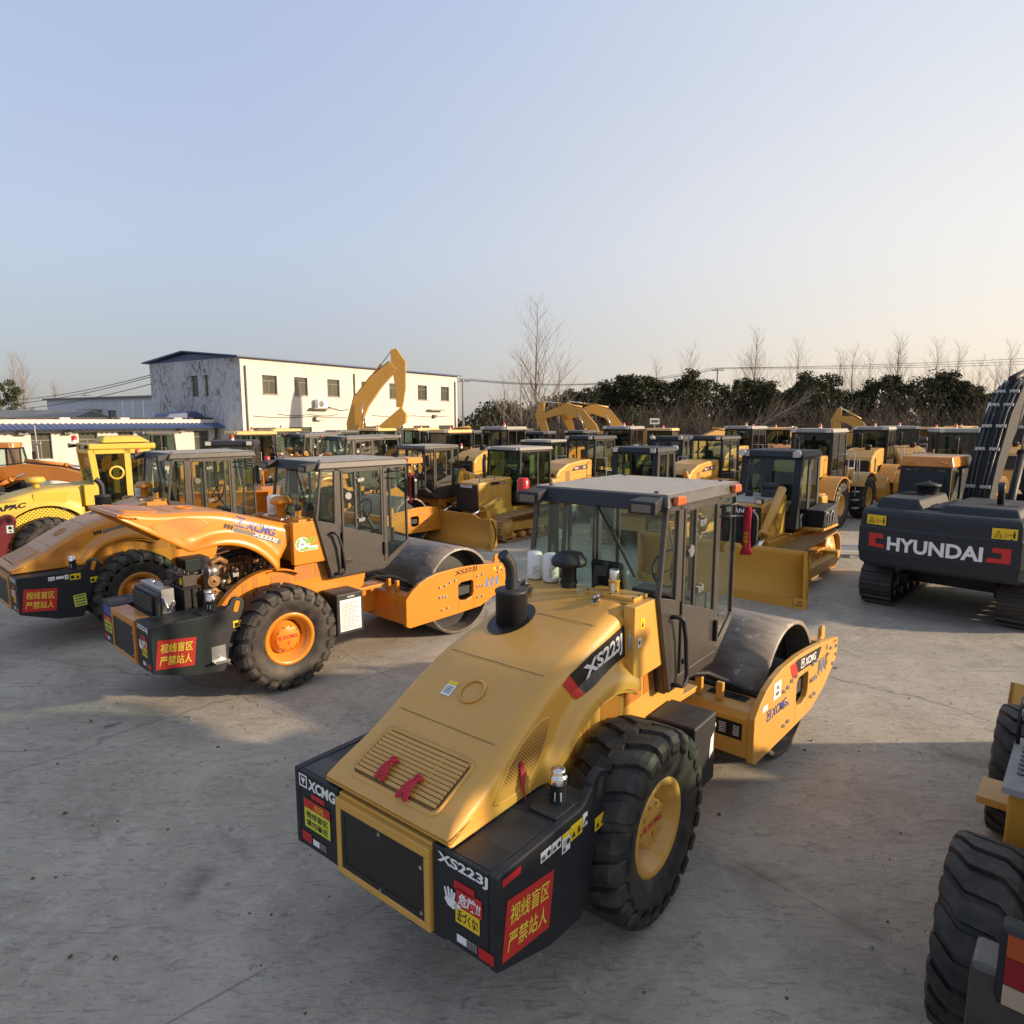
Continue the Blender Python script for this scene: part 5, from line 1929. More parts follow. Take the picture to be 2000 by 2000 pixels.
    cy.bar((b[0], 0, b[2]), (sB[0], 0, sB[1]), .14, .08)
    build_split(cy, 'hydraulic_ram', ['black_paint' if detail else arm, 'chrome'], bo, gap=.02)
    hs = MB()
    n = len(boom)
    for y in ((-.16, -.08, .08, .16) if detail else (-.1, .1)):
        pts = []
        for i, (bx, bz, bh) in enumerate(boom):
            p0, p1 = boom[max(i - 1, 0)], boom[min(i + 1, n - 1)]
            dd = Vector((p1[0] - p0[0], p1[1] - p0[1])).normalized()
            nx, nz = -dd.y, dd.x
            pts.append((bx + nx * (bh / 2 + .05), y * (1.0 if i else .8), bz + nz * (bh / 2 + .05)))
        if detail:
            e0, e1 = Vector(pts[-3]), Vector(pts[-2])
            pts = pts[:-1]
        hs.tube(pts, .022, 6)
    build_split(hs, 'hose_line', 'hose_steel' if detail else 'rubber_hose', bo, gap=.005)
    if detail:
        cl = MB()
        for i in range(0, n - 1):
            for t in ((.25, .75) if i else (.45,)):
                a_, b_ = boom[i], boom[i + 1]
                bx, bz, bh = [a_[k] + (b_[k] - a_[k]) * t for k in range(3)]
                dd = Vector((b_[0] - a_[0], b_[1] - a_[1])).normalized()
                nx, nz = -dd.y, dd.x
                for y in (-.13, .13):
                    cl.bar((bx + nx * (bh / 2 + .055), y - .09, bz + nz * (bh / 2 + .055)), (bx + nx * (bh / 2 + .055), y + .09, bz + nz * (bh / 2 + .055)), .05, .07)
        build_split(cl, 'hose_clamp', 'aluminium', bo)
    if text:
        d = MB()
        dep = lambda y: -(2.84 - .02 * min(1, abs(y) / .5) - .065 * max(0, (abs(y) - .5) / .65)) - (0 if abs(y) < 1.15 else -.30 * (abs(y) - 1.15))
        at_ = lambda yy, zz: (lambda x, y: (dep(yy - x), yy - x, zz + y))
        f = at_(.80, 1.355)
        d.text('HYUNDAI', f, 1.56, .27, .035, 0, 0)
        f0 = at_(1.14, 1.40)
        d.flat([(0, 0), (.30, -.02), (.27, .06), (.13, .06), (.13, .17), (.27, .17), (.25, .26), (0, .26)], f0, 1)
        f1 = at_(-.80, 1.37)
        d.flat([(.0, .0), (.36, .0), (.36, .27), (.10, .27), (.08, .18), (.23, .18), (.23, .08), (.03, .08)], f1, 1)
        for y0, z in ((1.21, 1.83), (-.86, 1.80)):
            ff = at_(y0, z)
            ff = (lambda f_: (lambda x, y: (f_(x, y)[0] + .010, f_(x, y)[1], f_(x, y)[2])))(ff) if z > 1.7 else ff
            d.rect(0, 0, .36, .19, ff, 2)
            g2 = layer(ff, -.003, 0)
            for A in ([(.03, .03), (.15, .03), (.15, .04), (.03, .04)], [(.03, .03), (.04, .03), (.095, .15), (.085, .15)], [(.14, .03), (.15, .03), (.095, .15), (.085, .15)], [(.08, .06), (.10, .06), (.10, .08), (.08, .08)]):
                d.flat(A, g2, 3)
            d.rect(.18, .04, .22, .12, g2, 4)
            d.rect(.24, .075, .29, .085, g2, 3)
            d.rect(.305, .03, .33, .12, g2, 3)
            d.rect(.308, .125, .327, .15, g2, 3)
            d.rect(.295, .09, .34, .10, g2, 3)
        build_split(d, 'counterweight_lettering', ['sign_white', 'sign_red', 'sign_yellow', 'sign_black', 'gold_paint'], co, gap=.03)
    return root


# ------------------------------------------------------------------ bulldozers
def make_dozer(label, loc, deg, body, cabm, roofm, kind, scale=1.0, blade_w=1.95, blade_h=1.15, blade_z=.08, group='crawler bulldozers', nose=0.0):
    root = thing('bulldozer', label, 'bulldozer', loc, R(deg), group, scale)
    tm = 'track_gold'
    for s in (-1, 1):
        a, b = s * .72, s * 1.28
        make_track(root, -1.75, 1.75, min(a, b), max(a, b), .50, .51, tm, body, .44, .45, .20)
    f = MB()
    f.box(-1.6, 1.7, -.6, .6, .55, 1.05)
    f.box(-1.5, -.15, -1.25, 1.25, 1.12, 1.20)
    f.prism([(-1.3, .5), (1.6, .5), (1.6, .62), (-1.3, .62)], 'y', -1.0, 1.0)
    fo = f.build('main_frame', body, root, .02, 1)
    h = MB()
    h.prism([(.42, 1.05), (2.0, 1.0), (2.02, 1.95), (.42, 2.08)], 'y', -.52, .52)
    ho = h.build('engine_hood', body, root, .04, 3)
    g = MB()
    g.box(2.02, 2.06, -.50, .50, 1.0, 1.90)
    for k in range(12):
        g.box(2.06, 2.075, -.46, .46, 1.06 + k * .07, 1.085 + k * .07)
    go = g.build('radiator_grille', 'sign_black' if kind == 'cat' else 'navy_black_paint', ho)
    d = MB()
    ff = lambda x, y: (2.08, x, y)
    if kind == 'cat':
        d.rect(-.28, 1.80, .28, 1.89, ff, 0)
        d.text('CATERPILLAR', layer(ff, .003, 0), .50, .055, .02, 0, 1, -.25, 1.818)
        fr = lambda x, y: (x, -.5235, y)
        fl = lambda x, y: (x, .5235, y)
        for fn, sg in ((fr, 1), (fl, -1)):
            d.rect(.75, 1.86, 1.45, 1.96, fn, 1)
            d.text('D6G', layer(fn, -.002 * sg, 1), .2, .06, .02, 0, 0, .8, 1.88)
            d.flat([(1.02, 1.86), (1.10, 1.86), (1.06, 1.96), (.98, 1.96)], layer(fn, -.002 * sg, 1), 2)
    else:
        d.text('SHANTUI', ff, .72, .11, .03, .1, 0, -.34, 1.74)
        fl = lambda x, y: (2.0 - x, .5235, y)
        d.rect(.20, 1.40, .32, 1.62, fl, 1)
        d.flat([(.18, 1.66), (.34, 1.68), (.30, 1.74), (.2, 1.74)], fl, 1)
    build_split(d, 'badge', ['sign_white', 'sign_black', 'sign_red'], ho, gap=.02)
    pn = MB()
    for s in (-1, 1):
        for x in (.75, 1.15, 1.55):
            a, b = s * .521, s * .53
            pn.prism([(x, 1.2), (x + .28, 1.2), (x + .28, 1.72 if x > 1.5 else 1.78), (x, 1.8)], 'y', min(a, b), max(a, b))
    build_split(pn, 'hood_door', body, ho, gap=.0)
    st = MB()
    st.tube([(1.0, -.22, 2.0), (1.0, -.22, 2.85)], .055, 10)
    if kind != 'cat':
        st.tube([(1.0, -.22, 2.0), (1.0, -.22, 2.2)], .09, 10)
    st.build('exhaust_pipe', 'black_paint', ho)
    if kind != 'cat':
        ai = MB()
        ai.lathe([(.20, 2.0), (.20, 2.24), (.185, 2.25), (.20, 2.26), (.20, 2.36), (.10, 2.40), (.001, 2.40)], 18, 'z', (.90, .25, 0))
        ai.build('air_intake', 'black_paint', ho)
        lm = MB()
        for y in (-.42, .42):
            lm.box(1.92, 2.02, y - .09, y + .09, 1.98, 2.10, 0)
            lm.box(2.02, 2.024, y - .07, y + .07, 1.995, 2.085, 1)
        build_split(lm, 'headlight', ['sign_black', 'lamp_lens'], ho)
        tp = MB()
        tp.prism([(.55, 2.076), (1.85, 1.972), (1.85, 1.982), (.55, 2.086)], 'y', -.42, .42)
        tp.build('hood_top', 'grey_metal', ho)
    else:
        rl = MB()
        rl.tube([(1.9, .45, 1.97), (1.9, .45, 2.1), (1.2, .45, 2.14), (1.2, .45, 2.02)], .015, 6)
        rl.tube([(1.9, -.45, 1.97), (1.9, -.45, 2.1), (1.2, -.45, 2.14), (1.2, -.45, 2.02)], .015, 6)
        rl.tube([(2.03, -.54, 1.15), (2.1, -.56, 1.2), (2.1, -.56, 1.75), (2.03, -.54, 1.8)], .015, 6)
        rl.tube([(2.03, .54, 1.15), (2.1, .56, 1.2), (2.1, .56, 1.75), (2.03, .54, 1.8)], .015, 6)
        build_split(rl, 'hand_rail', 'black_paint', ho)
    if kind == 'cat':
        box_cab(root, -1.35, .38, -.80, .80, 1.25, 2.98, 1.55, cabm, 'green_glass', roofm, .02, .10, .10, .42, .10)
        cu = MB()
        cu.box(-1.2, -1.17, .3, .62, 1.9, 2.7)
        cu.box(-.6, -.3, .70, .71, 2.0, 2.8)
        build_split(cu, 'curtain', 'curtain_lime', root)
    else:
        cf, ro = box_cab(root, -1.25, .42, -.78, .78, 1.2, 3.0, 1.55, cabm, 'green_glass', roofm, .02, .22, .06, .50, .16, pw=.17)
        pl = MB()
        pl.bar((.40, 0, 1.52), (.23, 0, 2.96), .13, .05)
        pl.build('front_pillar', cabm, root)
        lb = MB()
        for y in (-.7, .7):
            lb.lathe([(.001, 0), (.09, 0), (.10, -.08), (.001, -.10)], 12, 'x', (.42, y, 3.1), sm=False)
        build_split(lb, 'roof_light', 'lamp_lens', ro)
    si = MB()
    for s in (-1, 1):
        a, b = s * .78, s * 1.25
        si.prism([(-1.5, 1.2), (-.35, 1.2), (-.25, 1.65), (-1.3, 1.75)], 'y', min(a, b), max(a, b))
    build_split(si, 'side_console', cabm if kind != 'cat' else body, root, bevel=.03)
    tank = MB()
    tank.box(-1.85, -1.36, -.85, .85, 1.1, 1.9)
    tank.build('fuel_tank', body, root, .06, 3)
    # blade, push arms and rams
    b = MB()
    prof = []
    n = 10
    for k in range(n + 1):
        t = k / n
        prof.append((2.75 + nose - .17 * math.sin(PI * t) + .06 * t, blade_z + blade_h * t))
    back = [(x - .05, z) for x, z in reversed(prof)]
    if kind == 'cat':
        rings = []
        for y, cut in ((-blade_w, .10), (-blade_w * .72, .10), (-blade_w * .60, 0), (blade_w * .60, 0), (blade_w * .72, .10), (blade_w, .10)):
            rings.append([(x, y, z - cut * (z - blade_z) / blade_h) for x, z in prof + back])
        b.loft(rings, 0, False, True, True)
    else:
        b.prism(prof + back, 'y', -blade_w, blade_w, sm=True)
    for s in (-1, 1):
        a, c = s * blade_w, s * (blade_w - .05)
        b.prism([(nose + q_, z_) for q_, z_ in ((2.52, blade_z + .1), (2.77, blade_z), (2.78, blade_z + .3), (2.84, blade_z + blade_h * .98), (2.55, blade_z + blade_h * .85))], 'y', min(a, c), max(a, c))
    bo = b.build('blade', body, root)
    ed = MB()
    ed.box(2.74 + nose, 2.775 + nose, -blade_w + .25, blade_w - .25, blade_z - .04, blade_z + .16)
    for s in (-1, 1):
        a, c = s * (blade_w + .03), s * (blade_w - .24)
        ed.box(2.74 + nose, 2.78 + nose, min(a, c), max(a, c), blade_z - .06, blade_z + .20)
        for k in range(5):
            ed.lathe([(.022, 2.78 + nose), (.020, 2.79 + nose), (.001, 2.79 + nose)], 8, 'x', (0, s * (blade_w - .06 - .05 * (k % 3) - .012), blade_z + .06 + .07 * (k // 3)), m=1, sm=False)
    build_split(ed, 'cutting_edge', [body, 'engine_rust'], bo, gap=.002)
    pa = MB()
    for s in (-1, 1):
        if kind == 'cat':
            pa.box(-.2, 2.6 + nose, min(s * .45, s * .62), max(s * .45, s * .62), .42, .66)
        else:
            a, c = s * 1.36, s * 1.54
            pa.prism([(-.6, .34), (2.55 + nose, .18), (2.58 + nose, .48), (-.6, .56)], 'y', min(a, c), max(a, c))
            pa.bar((1.6, s * 1.45, .5), (2.55 + nose, s * 1.2, .95), .09)
            pa.box(-.75, -.4, min(s * 1.2, c), max(s * 1.2, c), .36, .62)
    build_split(pa, 'push_arm', body, bo, bevel=.015)
    rm = MB()
    for s in (-1, 1):
        if kind == 'cat':
            ram(rm, (1.25, s * .66, 1.42), (2.58, s * .72, .95), .075, .55)
        else:
            ram(rm, (1.30, s * .70, 2.30), (2.55 + nose, s * .78, .85), .10, .66)
            rm.box(1.60, 1.78, min(s * .52, s * .82), max(s * .52, s * .82), 1.55, 1.75)
            rm.box(1.68, 1.90, s * .70 - .12, s * .70 + .12, 1.50, 1.62)
    build_split(rm, 'lift_ram', [body, 'chrome'], bo, gap=.03)
    if kind != 'cat':
        hr = MB()
        hr.tube([(-.45, 1.25, 1.2), (-.45, 1.28, 1.55), (-.35, 1.28, 1.62), (-.2, 1.28, 1.55), (-.2, 1.25, 1.2)], .018, 6)
        hr.tube([(-.9, 1.25, 1.2), (-.9, 1.28, 1.55), (-.8, 1.28, 1.62), (-.65, 1.28, 1.55), (-.65, 1.25, 1.2)], .018, 6)
        build_split(hr, 'grab_rail', 'grey_metal', root)
    return root


# ------------------------------------------------------------------ wheel loaders
def make_loader(label, loc, deg, body, roofm, cabm='sign_black', lift=0.0, rail=True, name='wheel_loader', scale=1.0, group='wheel loaders', badge=None, hood_grille='sign_black', beacon=True, exhaust=True, glass='cab_glass', round_hood=False):
    root = thing(name, label, 'wheel loader', loc, R(deg), group, scale)
    for s in (-1, 1):
        for x in (0, 3.2):
            make_wheel(root, (x, s * 1.05, .80), .80, .58, .36, 20, 'chevron', ['tyre_rubber', body], s, .2, bolts=0)
    f = MB()
    f.box(-1.2, 1.5, -.45, .45, .65, 1.25)
    f.box(1.9, 3.9, -.40, .40, .65, 1.20)
    f.box(1.35, 2.0, -.25, .25, .60, 1.0)
    f.prism([(2.3, 1.2), (3.1, 1.2), (2.95, 1.95), (2.55, 2.05)], 'y', -.52, -.38)
    f.prism([(2.3, 1.2), (3.1, 1.2), (2.95, 1.95), (2.55, 2.05)], 'y', .38, .52)
    f.build('chassis', body, root, .02, 1)
    c = MB()
    c.prism([(-1.95, .72), (-1.05, .72), (-1.05, 1.3), (-1.98, 1.3)], 'y', -1.12, 1.12)
    c.build('counterweight', body, root, .05, 2)
    h = MB()
    top = [(-1.95, 1.3), (-1.95, 2.05), (-1.80, 2.22), (-1.2, 2.34), (.45, 2.40), (.45, 1.3)] if not round_hood else [(-1.95, 1.3), (-1.93, 1.95), (-1.75, 2.15), (-1.2, 2.38), (-.4, 2.48), (.45, 2.50), (.45, 1.3)]
    h.prism(top, 'y', -.62, .62)
    ho = h.build('engine_hood', body, root, .06, 3)
    g = MB()
    g.box(-1.975, -1.952, -.54, .54, 1.36, 2.02)
    for k in range(9):
        g.box(-1.985, -1.975, -.50, .50, 1.40 + k * .07, 1.425 + k * .07)
    g.build('rear_grille', hood_grille, ho)
    sv = MB()
    for s in (-1, 1):
        a, b = s * .621, s * .626
        sv.box(-1.35, -1.08, min(a, b), max(a, b), 1.5, 2.1)
        sv.box(-.75, .2, min(a, b), max(a, b), 1.45, 1.75)
    build_split(sv, 'hood_vent', 'engine_rust' if badge else 'sign_black', ho)
    if badge:
        d = MB()
        for s in (-1, 1):
            fn = (lambda sg: (lambda x, y: (x if sg < 0 else -.9 - x, sg * .6235, y)))(s)
            fn2 = (lambda sg: (lambda x, y: (x if sg < 0 else -.9 - x, sg * .6255, y)))(s)
            d.flat([(-1.0, 2.08), (.1, 2.12), (.1, 2.30), (-.7, 2.26)], fn, 0)
            d.text(badge, fn2, .22, .09, .02, 0, 1, -.75, 2.13)
            d.text('CAT', fn2, .24, .10, .03, 0, 1, -.22, 2.15)
            d.flat([(-.42, 2.10), (-.36, 2.10), (-.44, 2.27), (-.50, 2.27)], fn2, 2)
        build_split(d, 'hood_badge', ['sign_black', 'sign_white', 'sign_red'], ho, gap=.02)
    if exhaust:
        e = MB()
        e.tube([(-.25, .22, 2.35), (-.25, .22, 3.02), (-.32, .22, 3.14)], .065, 10)
        e.lathe([(.12, 2.38), (.12, 2.55), (.15, 2.57), (.14, 2.65), (.001, 2.68)], 14, 'z', (-.75, -.2, 0))
        build_split(e, 'exhaust_pipe', 'black_paint', ho)
    fd = MB()
    for s in (-1, 1):
        a, b = s * .70, s * 1.34
        for A in (arc(0, .80, 1.0, 165, 48, 10),):
            pts = A + [(A[-1][0], A[-1][1] - .03)] + [(x * .96, (z - .8) * .96 + .8) for x, z in reversed(A)]
            fd.prism(pts, 'y', min(a, b), max(a, b))
        a, b = s * .62, s * 1.30
        fd.box(.55, 1.75, min(a, b), max(a, b), 1.50, 1.56)
        A = arc(3.2, .8, .98, 150, 35, 8)
        pts = A + [(3.2 + (x - 3.2) * .96, (z - .8) * .96 + .8) for x, z in reversed(A)]
        a, b = s * .80, s * 1.32
        fd.prism(pts, 'y', min(a, b), max(a, b))
    build_split(fd, 'fender', body, root, gap=0)
    box_cab(root, .46, 2.02, -.74, .74, 1.56, 3.30, 1.95, cabm, glass, roofm, .02, .12, .16, .45, .14, beacon=beacon)
    if rail:
        r = MB()
        for s in (-1, 1):
            y = s * 1.28
            r.tube([(.5, y, 1.56), (.5, y, 2.55), (1.15, y, 2.55), (1.15, y, 1.56)], .02, 6)
            r.tube([(.5, y, 2.05), (1.15, y, 2.05)], .018, 6)
            r.tube([(.5, s * .75, 2.55), (.5, y, 2.55)], .018, 6)
            r.tube([(1.45, y, 1.0), (1.5, y, 1.6), (1.5, y, 2.35), (1.75, y, 2.35), (1.75, y, 1.5)], .018, 6)
            for z in (.55, .85, 1.15):
                r.box(1.30, 1.65, y - .12, y + .06, z, z + .03)
        build_split(r, 'hand_rail', 'grey_metal', root, gap=.03)
    # lift arms, rams, bucket
    a0 = (2.75, 1.85)
    ang = R(-24 + lift)
    L = 2.05
    a1 = (a0[0] + L * math.cos(ang), a0[1] + L * math.sin(ang))
    am = MB()
    for y in (-.46, .46):
        secs = []
        for t, h_ in ((0, .26), (.35, .42), (.6, .40), (1, .22)):
            x, z = a0[0] + (a1[0] - a0[0]) * t, a0[1] + (a1[1] - a0[1]) * t + .18 * math.sin(PI * t)
            secs.append((x, z, h_))
        m2 = MB()
        beam(m2, secs, .06)
        am.add([(p[0], p[1] + y, p[2]) for p in m2.v], m2.f)
    am.bar((a0[0] + .9 * math.cos(ang), -.46, a0[1] + .9 * math.sin(ang) + .12), (a0[0] + .9 * math.cos(ang), .46, a0[1] + .9 * math.sin(ang) + .12), .16)
    ao = am.build('lift_arm', body, root, .015, 1)
    zb = MB()
    k = (a0[0] + 1.15 * math.cos(ang), a0[1] + 1.15 * math.sin(ang))
    zb.prism([(k[0] - .28, k[1] + .62), (k[0] - .10, k[1] + .66), (k[0] + .16, k[1] + .1), (k[0] + .3, k[1] - .42), (k[0] + .12, k[1] - .46), (k[0] - .1, k[1])], 'y', -.09, .09)
    zb.build('tilt_lever', body, ao, .01, 1)
    rr = MB()
    ram(rr, (2.5, 0, 1.75), (k[0] - .18, 0, k[1] + .6), .09, .6)
    for y in (-.32, .32):
        ram(rr, (2.35, y, 1.05), (a0[0] + 1.0 * math.cos(ang), y, a0[1] + 1.0 * math.sin(ang) - .05), .075, .6)
    build_split(rr, 'hydraulic_ram', [body, 'chrome'], ao, gap=.02)
    bx, bz = a1[0] + .05, a1[1] - .35
    prof = [(bx + 1.05, bz - .30), (bx + .55, bz - .36), (bx + .18, bz - .28), (bx + .0, bz), (bx + .02, bz + .38), (bx + .22, bz + .78), (bx + .38, bz + .92)]
    dz = max(0, .03 - min(p[1] for p in prof))
    prof = [(x, z + dz) for x, z in prof]
    b = MB()
    b.loft([[(x, -1.42, z) for x, z in prof], [(x, 1.42, z) for x, z in prof]], 0, False)
    for s in (-1, 1):
        b.add([(x, s * 1.42, z) for x, z in prof], [tuple(range(len(prof)))])
    b.build('bucket', body, ao, solid=.04)
    return root


# ------------------------------------------------------------------ the small loader at the right edge
def make_near_loader(label, loc, deg, body):
    root = thing('wheel_loader', label, 'wheel loader', loc, R(deg), 'wheel loaders')
    for s in (-1, 1):
        for x in (0, 2.85):
            make_wheel(root, (x, s * .95, .64), .64, .46, .32, 21, 'wave', ['tyre_rubber', body], s, .16, bolts=8)
        q = MB()
        a, b = s * .80, s * 1.16
        q.box(1.22, 1.62, min(a, b), max(a, b), .98, 1.04)
        q.box(1.30, 1.34, min(s * .80, s * .86), max(s * .80, s * .86), .50, .977)
        build_split(q, 'step_plate', 'yellow_paint', root)
        p = MB()
        a, b = s * .40, s * .97
        p.box(.70, 1.75, min(a, b), max(a, b), 1.37, 1.42)
        for ix in range(8):
            for iy in range(4):
                p.lathe([(.026, 1.4205), (.030, 1.425), (.018, 1.427), (.001, 1.422)], 8, 'z', (1.0 + ix * .09, s * (.55 + iy * .11), 0), m=1)
        p.build('foot_platform', ['grey_metal', 'sign_black'], root, fix=False)
        p = MB()
        a, b = s * .45, s * .93
        p.box(.74, 1.72, min(a, b), max(a, b), .72, 1.367)
        p.build('side_tank', body, root, .02, 2)
        A = arc(2.85, .64, .82, 150, 30, 10)
        f = MB()
        a, b = s * .72, s * 1.18
        f.prism(A + [(2.85 + (x - 2.85) * .96, (z - .64) * .96 + .64) for x, z in reversed(A)], 'y', min(a, b), max(a, b))
        if s < 0:
            f.build('fender', body, root)
        r = MB()
        y = s * .95
        r.tube([(1.6, y, 1.42), (1.6, y, 1.70), (1.9, y, 1.72)], .018, 6)
        r.build('grab_rail', 'black_paint', root)
    f = MB()
    f.box(-1.1, 1.4, -.38, .38, .55, 1.2)
    f.box(1.5, 3.4, -.35, .35, .55, 1.15)
    f.prism([(2.0, 1.15), (2.7, 1.15), (2.55, 1.75), (2.2, 1.8)], 'y', -.42, .42)
    f.build('chassis', body, root, .02, 1)
    h = MB()
    h.prism([(-.95, 1.15), (-.90, 1.75), (-.75, 1.90), (.55, 1.98), (.55, 1.15)], 'y', -.45, .45)
    ho = h.build('engine_hood', body, root, .05, 3)
    e = MB()
    e.tube([(-.2, -.2, 1.95), (-.2, -.2, 2.5), (-.28, -.2, 2.6)], .06, 10)
    e.build('exhaust_pipe', 'black_paint', ho)
    b = MB()
    b.prism([(-1.02, .62), (-.70, .62), (-.70, 1.13), (-.98, 1.13)], 'y', -.93, .93)
    b.build('counterweight', 'charcoal_paint', root, .03, 2)
    b = MB()
    b.box(-1.22, -1.025, -1.03, 1.03, .54, .72)
    b.build('bumper', 'charcoal_paint', root, .04, 2)
    for s in (-1, 1):
        l = MB()
        l.box(-1.06, -.92, s * .66 - .15, s * .66 + .15, 1.0, 1.46)
        lo = l.build('lamp_box', 'black_paint', root, .03, 2)
        for z0, z1, mt in ((1.31, 1.43, 'shaded_tail_amber'), (1.15, 1.305, 'shaded_tail_red'), (1.03, 1.145, 'shaded_tail_lens')):
            q = MB()
            q.box(-1.075, -1.059, s * .66 - .115, s * .66 + .115, z0, z1)
            q.build('tail_lamp', mt, lo)
    box_cab(root, .58, 1.95, -.68, .68, 1.42, 3.10, 1.75, 'black_paint', 'cab_glass', body, .05, .1, .12, .5, .12)
    am = MB()
    for y in (-.42, .42):
        m2 = MB()
        beam(m2, [(2.4, 1.7, .24), (3.1, 1.45, .38), (3.7, 1.05, .34), (4.1, .5, .22)], .06)
        am.add([(q[0], q[1] + y, q[2]) for q in m2.v], m2.f)
    am.bar((3.2, -.42, 1.4), (3.2, .42, 1.4), .14)
    ao = am.build('lift_arm', body, root)
    prof = [(5.1, .05), (4.6, .03), (4.2, .12), (4.05, .4), (4.1, .75), (4.35, 1.05)]
    k = MB()
    k.loft([[(x, -1.2, z) for x, z in prof], [(x, 1.2, z) for x, z in prof]], 0, False)
    for s in (-1, 1):
        k.add([(x, s * 1.2, z) for x, z in prof], [tuple(range(len(prof)))])
    k.build('bucket', body, ao, solid=.04)
    r = MB()
    ram(r, (2.2, 0, 1.6), (4.1, 0, .95), .08, .55)
    build_split(r, 'hydraulic_ram', [body, 'chrome'], ao, gap=.02)
    return root


# ------------------------------------------------------------------ older yellow roller
def make_old_roller(label, loc, deg):
    root = thing('road_roller', label, 'road roller', loc, R(deg), 'single drum road rollers')
    ym = 'lemon_paint'
    b = MB()
    side = [(-1.9, .75), (-1.0, .55), (-.75, 1.35)] + arc(-.85, 1.62, .16, 0, 180, 8) + [(-1.1, 1.42), (-1.9, 1.42)]
    for s in (-1, 1):
        a, c = s * 1.05, s * .6
        b.prism(side, 'y', min(a, c), max(a, c))
    b.box(-1.9, -1.6, -.6, .6, .7, 1.3)
    bo = b.build('rear_ballast', 'maroon_paint', root, .03, 2)
    for s in (-1, 1):
        e = MB()
        e.prism(rrect(-.91, 1.58, -.79, 1.70, .05, 4), 'y', min(s * .59, s * 1.0535), max(s * .59, s * 1.0535))
        e.build('lifting_eye', 'sign_black', bo)
        d = MB()
        f = side_fn(-.92, 1.054, 1.32)
        d.rect(0, 0, .15, .2, f, 0)
        d.flat([(.075 + .04 * math.cos(k * .7), .13 + .04 * math.sin(k * .7)) for k in range(9)], layer(f, -.002, 1), 1)
        d.rect(.05, .03, .10, .06, layer(f, -.002, 1), 1)
        if s < 0:
            d.build('ballast_label', ['sign_white', 'sign_black'], bo)
    ht = [(-1.95, 1.55), (-1.75, 1.75), (-1.3, 1.98), (-.6, 2.22), (.0, 2.36), (.55, 2.40), (.9, 2.40)]
    h = MB()
    rings = []
    for i in range(30):
        x = -1.95 + 2.85 * i / 29
        zt = smooth(x, ht)
        zb = max(1.42, .8 + math.sqrt(max(1.12 ** 2 - x * x, 0)) if abs(x) < 1.1 else 1.42)
        zb = min(zb, zt - .25)
        w = .72
        r = .12
        sec = [(0, zt)] + [(w - r + r * math.cos(R(90 - 18 * k)), zt - r + r * math.sin(R(90 - 18 * k))) for k in range(6)] + [(w + .02, (zt + zb) / 2), (w + .03, zb + .1), (w + .10, zb + .03), (w + .10, zb)]
        rings.append([(x, y, z) for y, z in reversed(sec)] + [(x, -y, z) for y, z in sec[1:]])
    h.loft(rings)
    h.add(rings[0], [tuple(range(len(rings[0])))])
    ho = h.build('hood', ym, root, solid=.02)
    k = MB()
    k.prism([(.905, 2.42), (.905, 1.85), (1.45, 1.85), (1.25, 2.42)], 'y', -.85, .85)
    k.build('hydraulic_tank', ym, root, .015, 2)
    c = MB()
    c.lathe([(.08, 2.36), (.08, 2.48), (.22, 2.50), (.24, 2.56), (.20, 2.64), (.001, 2.66)], 20, 'z', (-.05, .1, 0))
    c.build('intake_cap', ym, ho)
    pn = MB()
    yo = .7435
    f = lambda x, y: (x, -yo, y)
    for s in (-1, 1):
        a, cc = s * .742, s * .750
        pn.prism(rrect(-.25, 1.97, .50, 2.27, .05, 3), 'y', min(a, cc), max(a, cc))
    build_split(pn, 'side_door', ym, ho)
    d = MB()
    yo = .752
    def on_hood(x0, z0, rot):
        c_, s_ = math.cos(R(rot)), math.sin(R(rot))

        def g_(x, y):
            X, Z = x0 + c_ * x - s_ * y, z0 + s_ * x + c_ * y
            zt = smooth(X, ht)
            zb = max(1.42, .8 + math.sqrt(max(1.12 ** 2 - X * X, 0)) if abs(X) < 1.1 else 1.42)
            zb = min(zb, zt - .25)
            yy = interp(Z, [(zb, .82), (zb + .03, .82), (zb + .1, .75), ((zt + zb) / 2, .74), (zt - .12, .72)])
            return (X, -yy - .008, Z)
        return g_
    d.text('DYNAPAC', on_hood(-1.60, 1.74, 9), 1.22, .13, .05, .3, 1, 0, 0)
    d.text('CA602', on_hood(-1.30, 1.56, 10), .55, .13, .02, .0, 0, 0, 0)
    d.text('SVEDALA', side_fn(-.98, yo, 2.06, 5), .40, .055, .0, .0, 2, 0, 0)
    d.flat([(-.86, 1.94), (-.80, 1.94), (-.80, 2.02), (-.86, 2.02)], lambda x, y: (x, -yo, y), 1)
    d.flat([(-.78, 1.95), (-.72, 1.95), (-.70, 2.01), (-.75, 2.02)], lambda x, y: (x, -yo, y), 1)
    d.flat([(-.70, 1.93), (-.68, 1.93), (-.62, 2.03), (-.64, 2.03)], lambda x, y: (x, -yo, y), 1)
    build_split(d, 'hood_lettering', ['sign_red', 'sign_black', 'stripe_grey'], ho, gap=.05)
    fr = MB()
    pan = arc(0, .8, 1.06, 160, 50, 14) + [(1.6, 1.80), (1.9, 1.3), (1.5, .9), (-.8, .8)]
    for s in (-1, 1):
        a, cc = s * .70, s * .64
        fr.prism(pan, 'y', min(a, cc), max(a, cc))
    fr.box(-.9, 1.9, -.64, .64, .7, 1.3)
    fro = fr.build('rear_frame', 'lemon_mesh', root)
    for s in (-1, 1):
        make_wheel(root, (0, s * 1.0, .82), .82, .6, .38, 22, 'chevron', ['tyre_rubber', ym], s, .2)
    # rounded cab
    ox = .35
    hw = .74
    q = MB()
    g = MB()
    z0, z1 = 1.55, 3.38

    def xr(z):
        return 1.22 - .10 * (z - 2.0) if z > 2.0 else 1.22 + .28 * (2.0 - z)
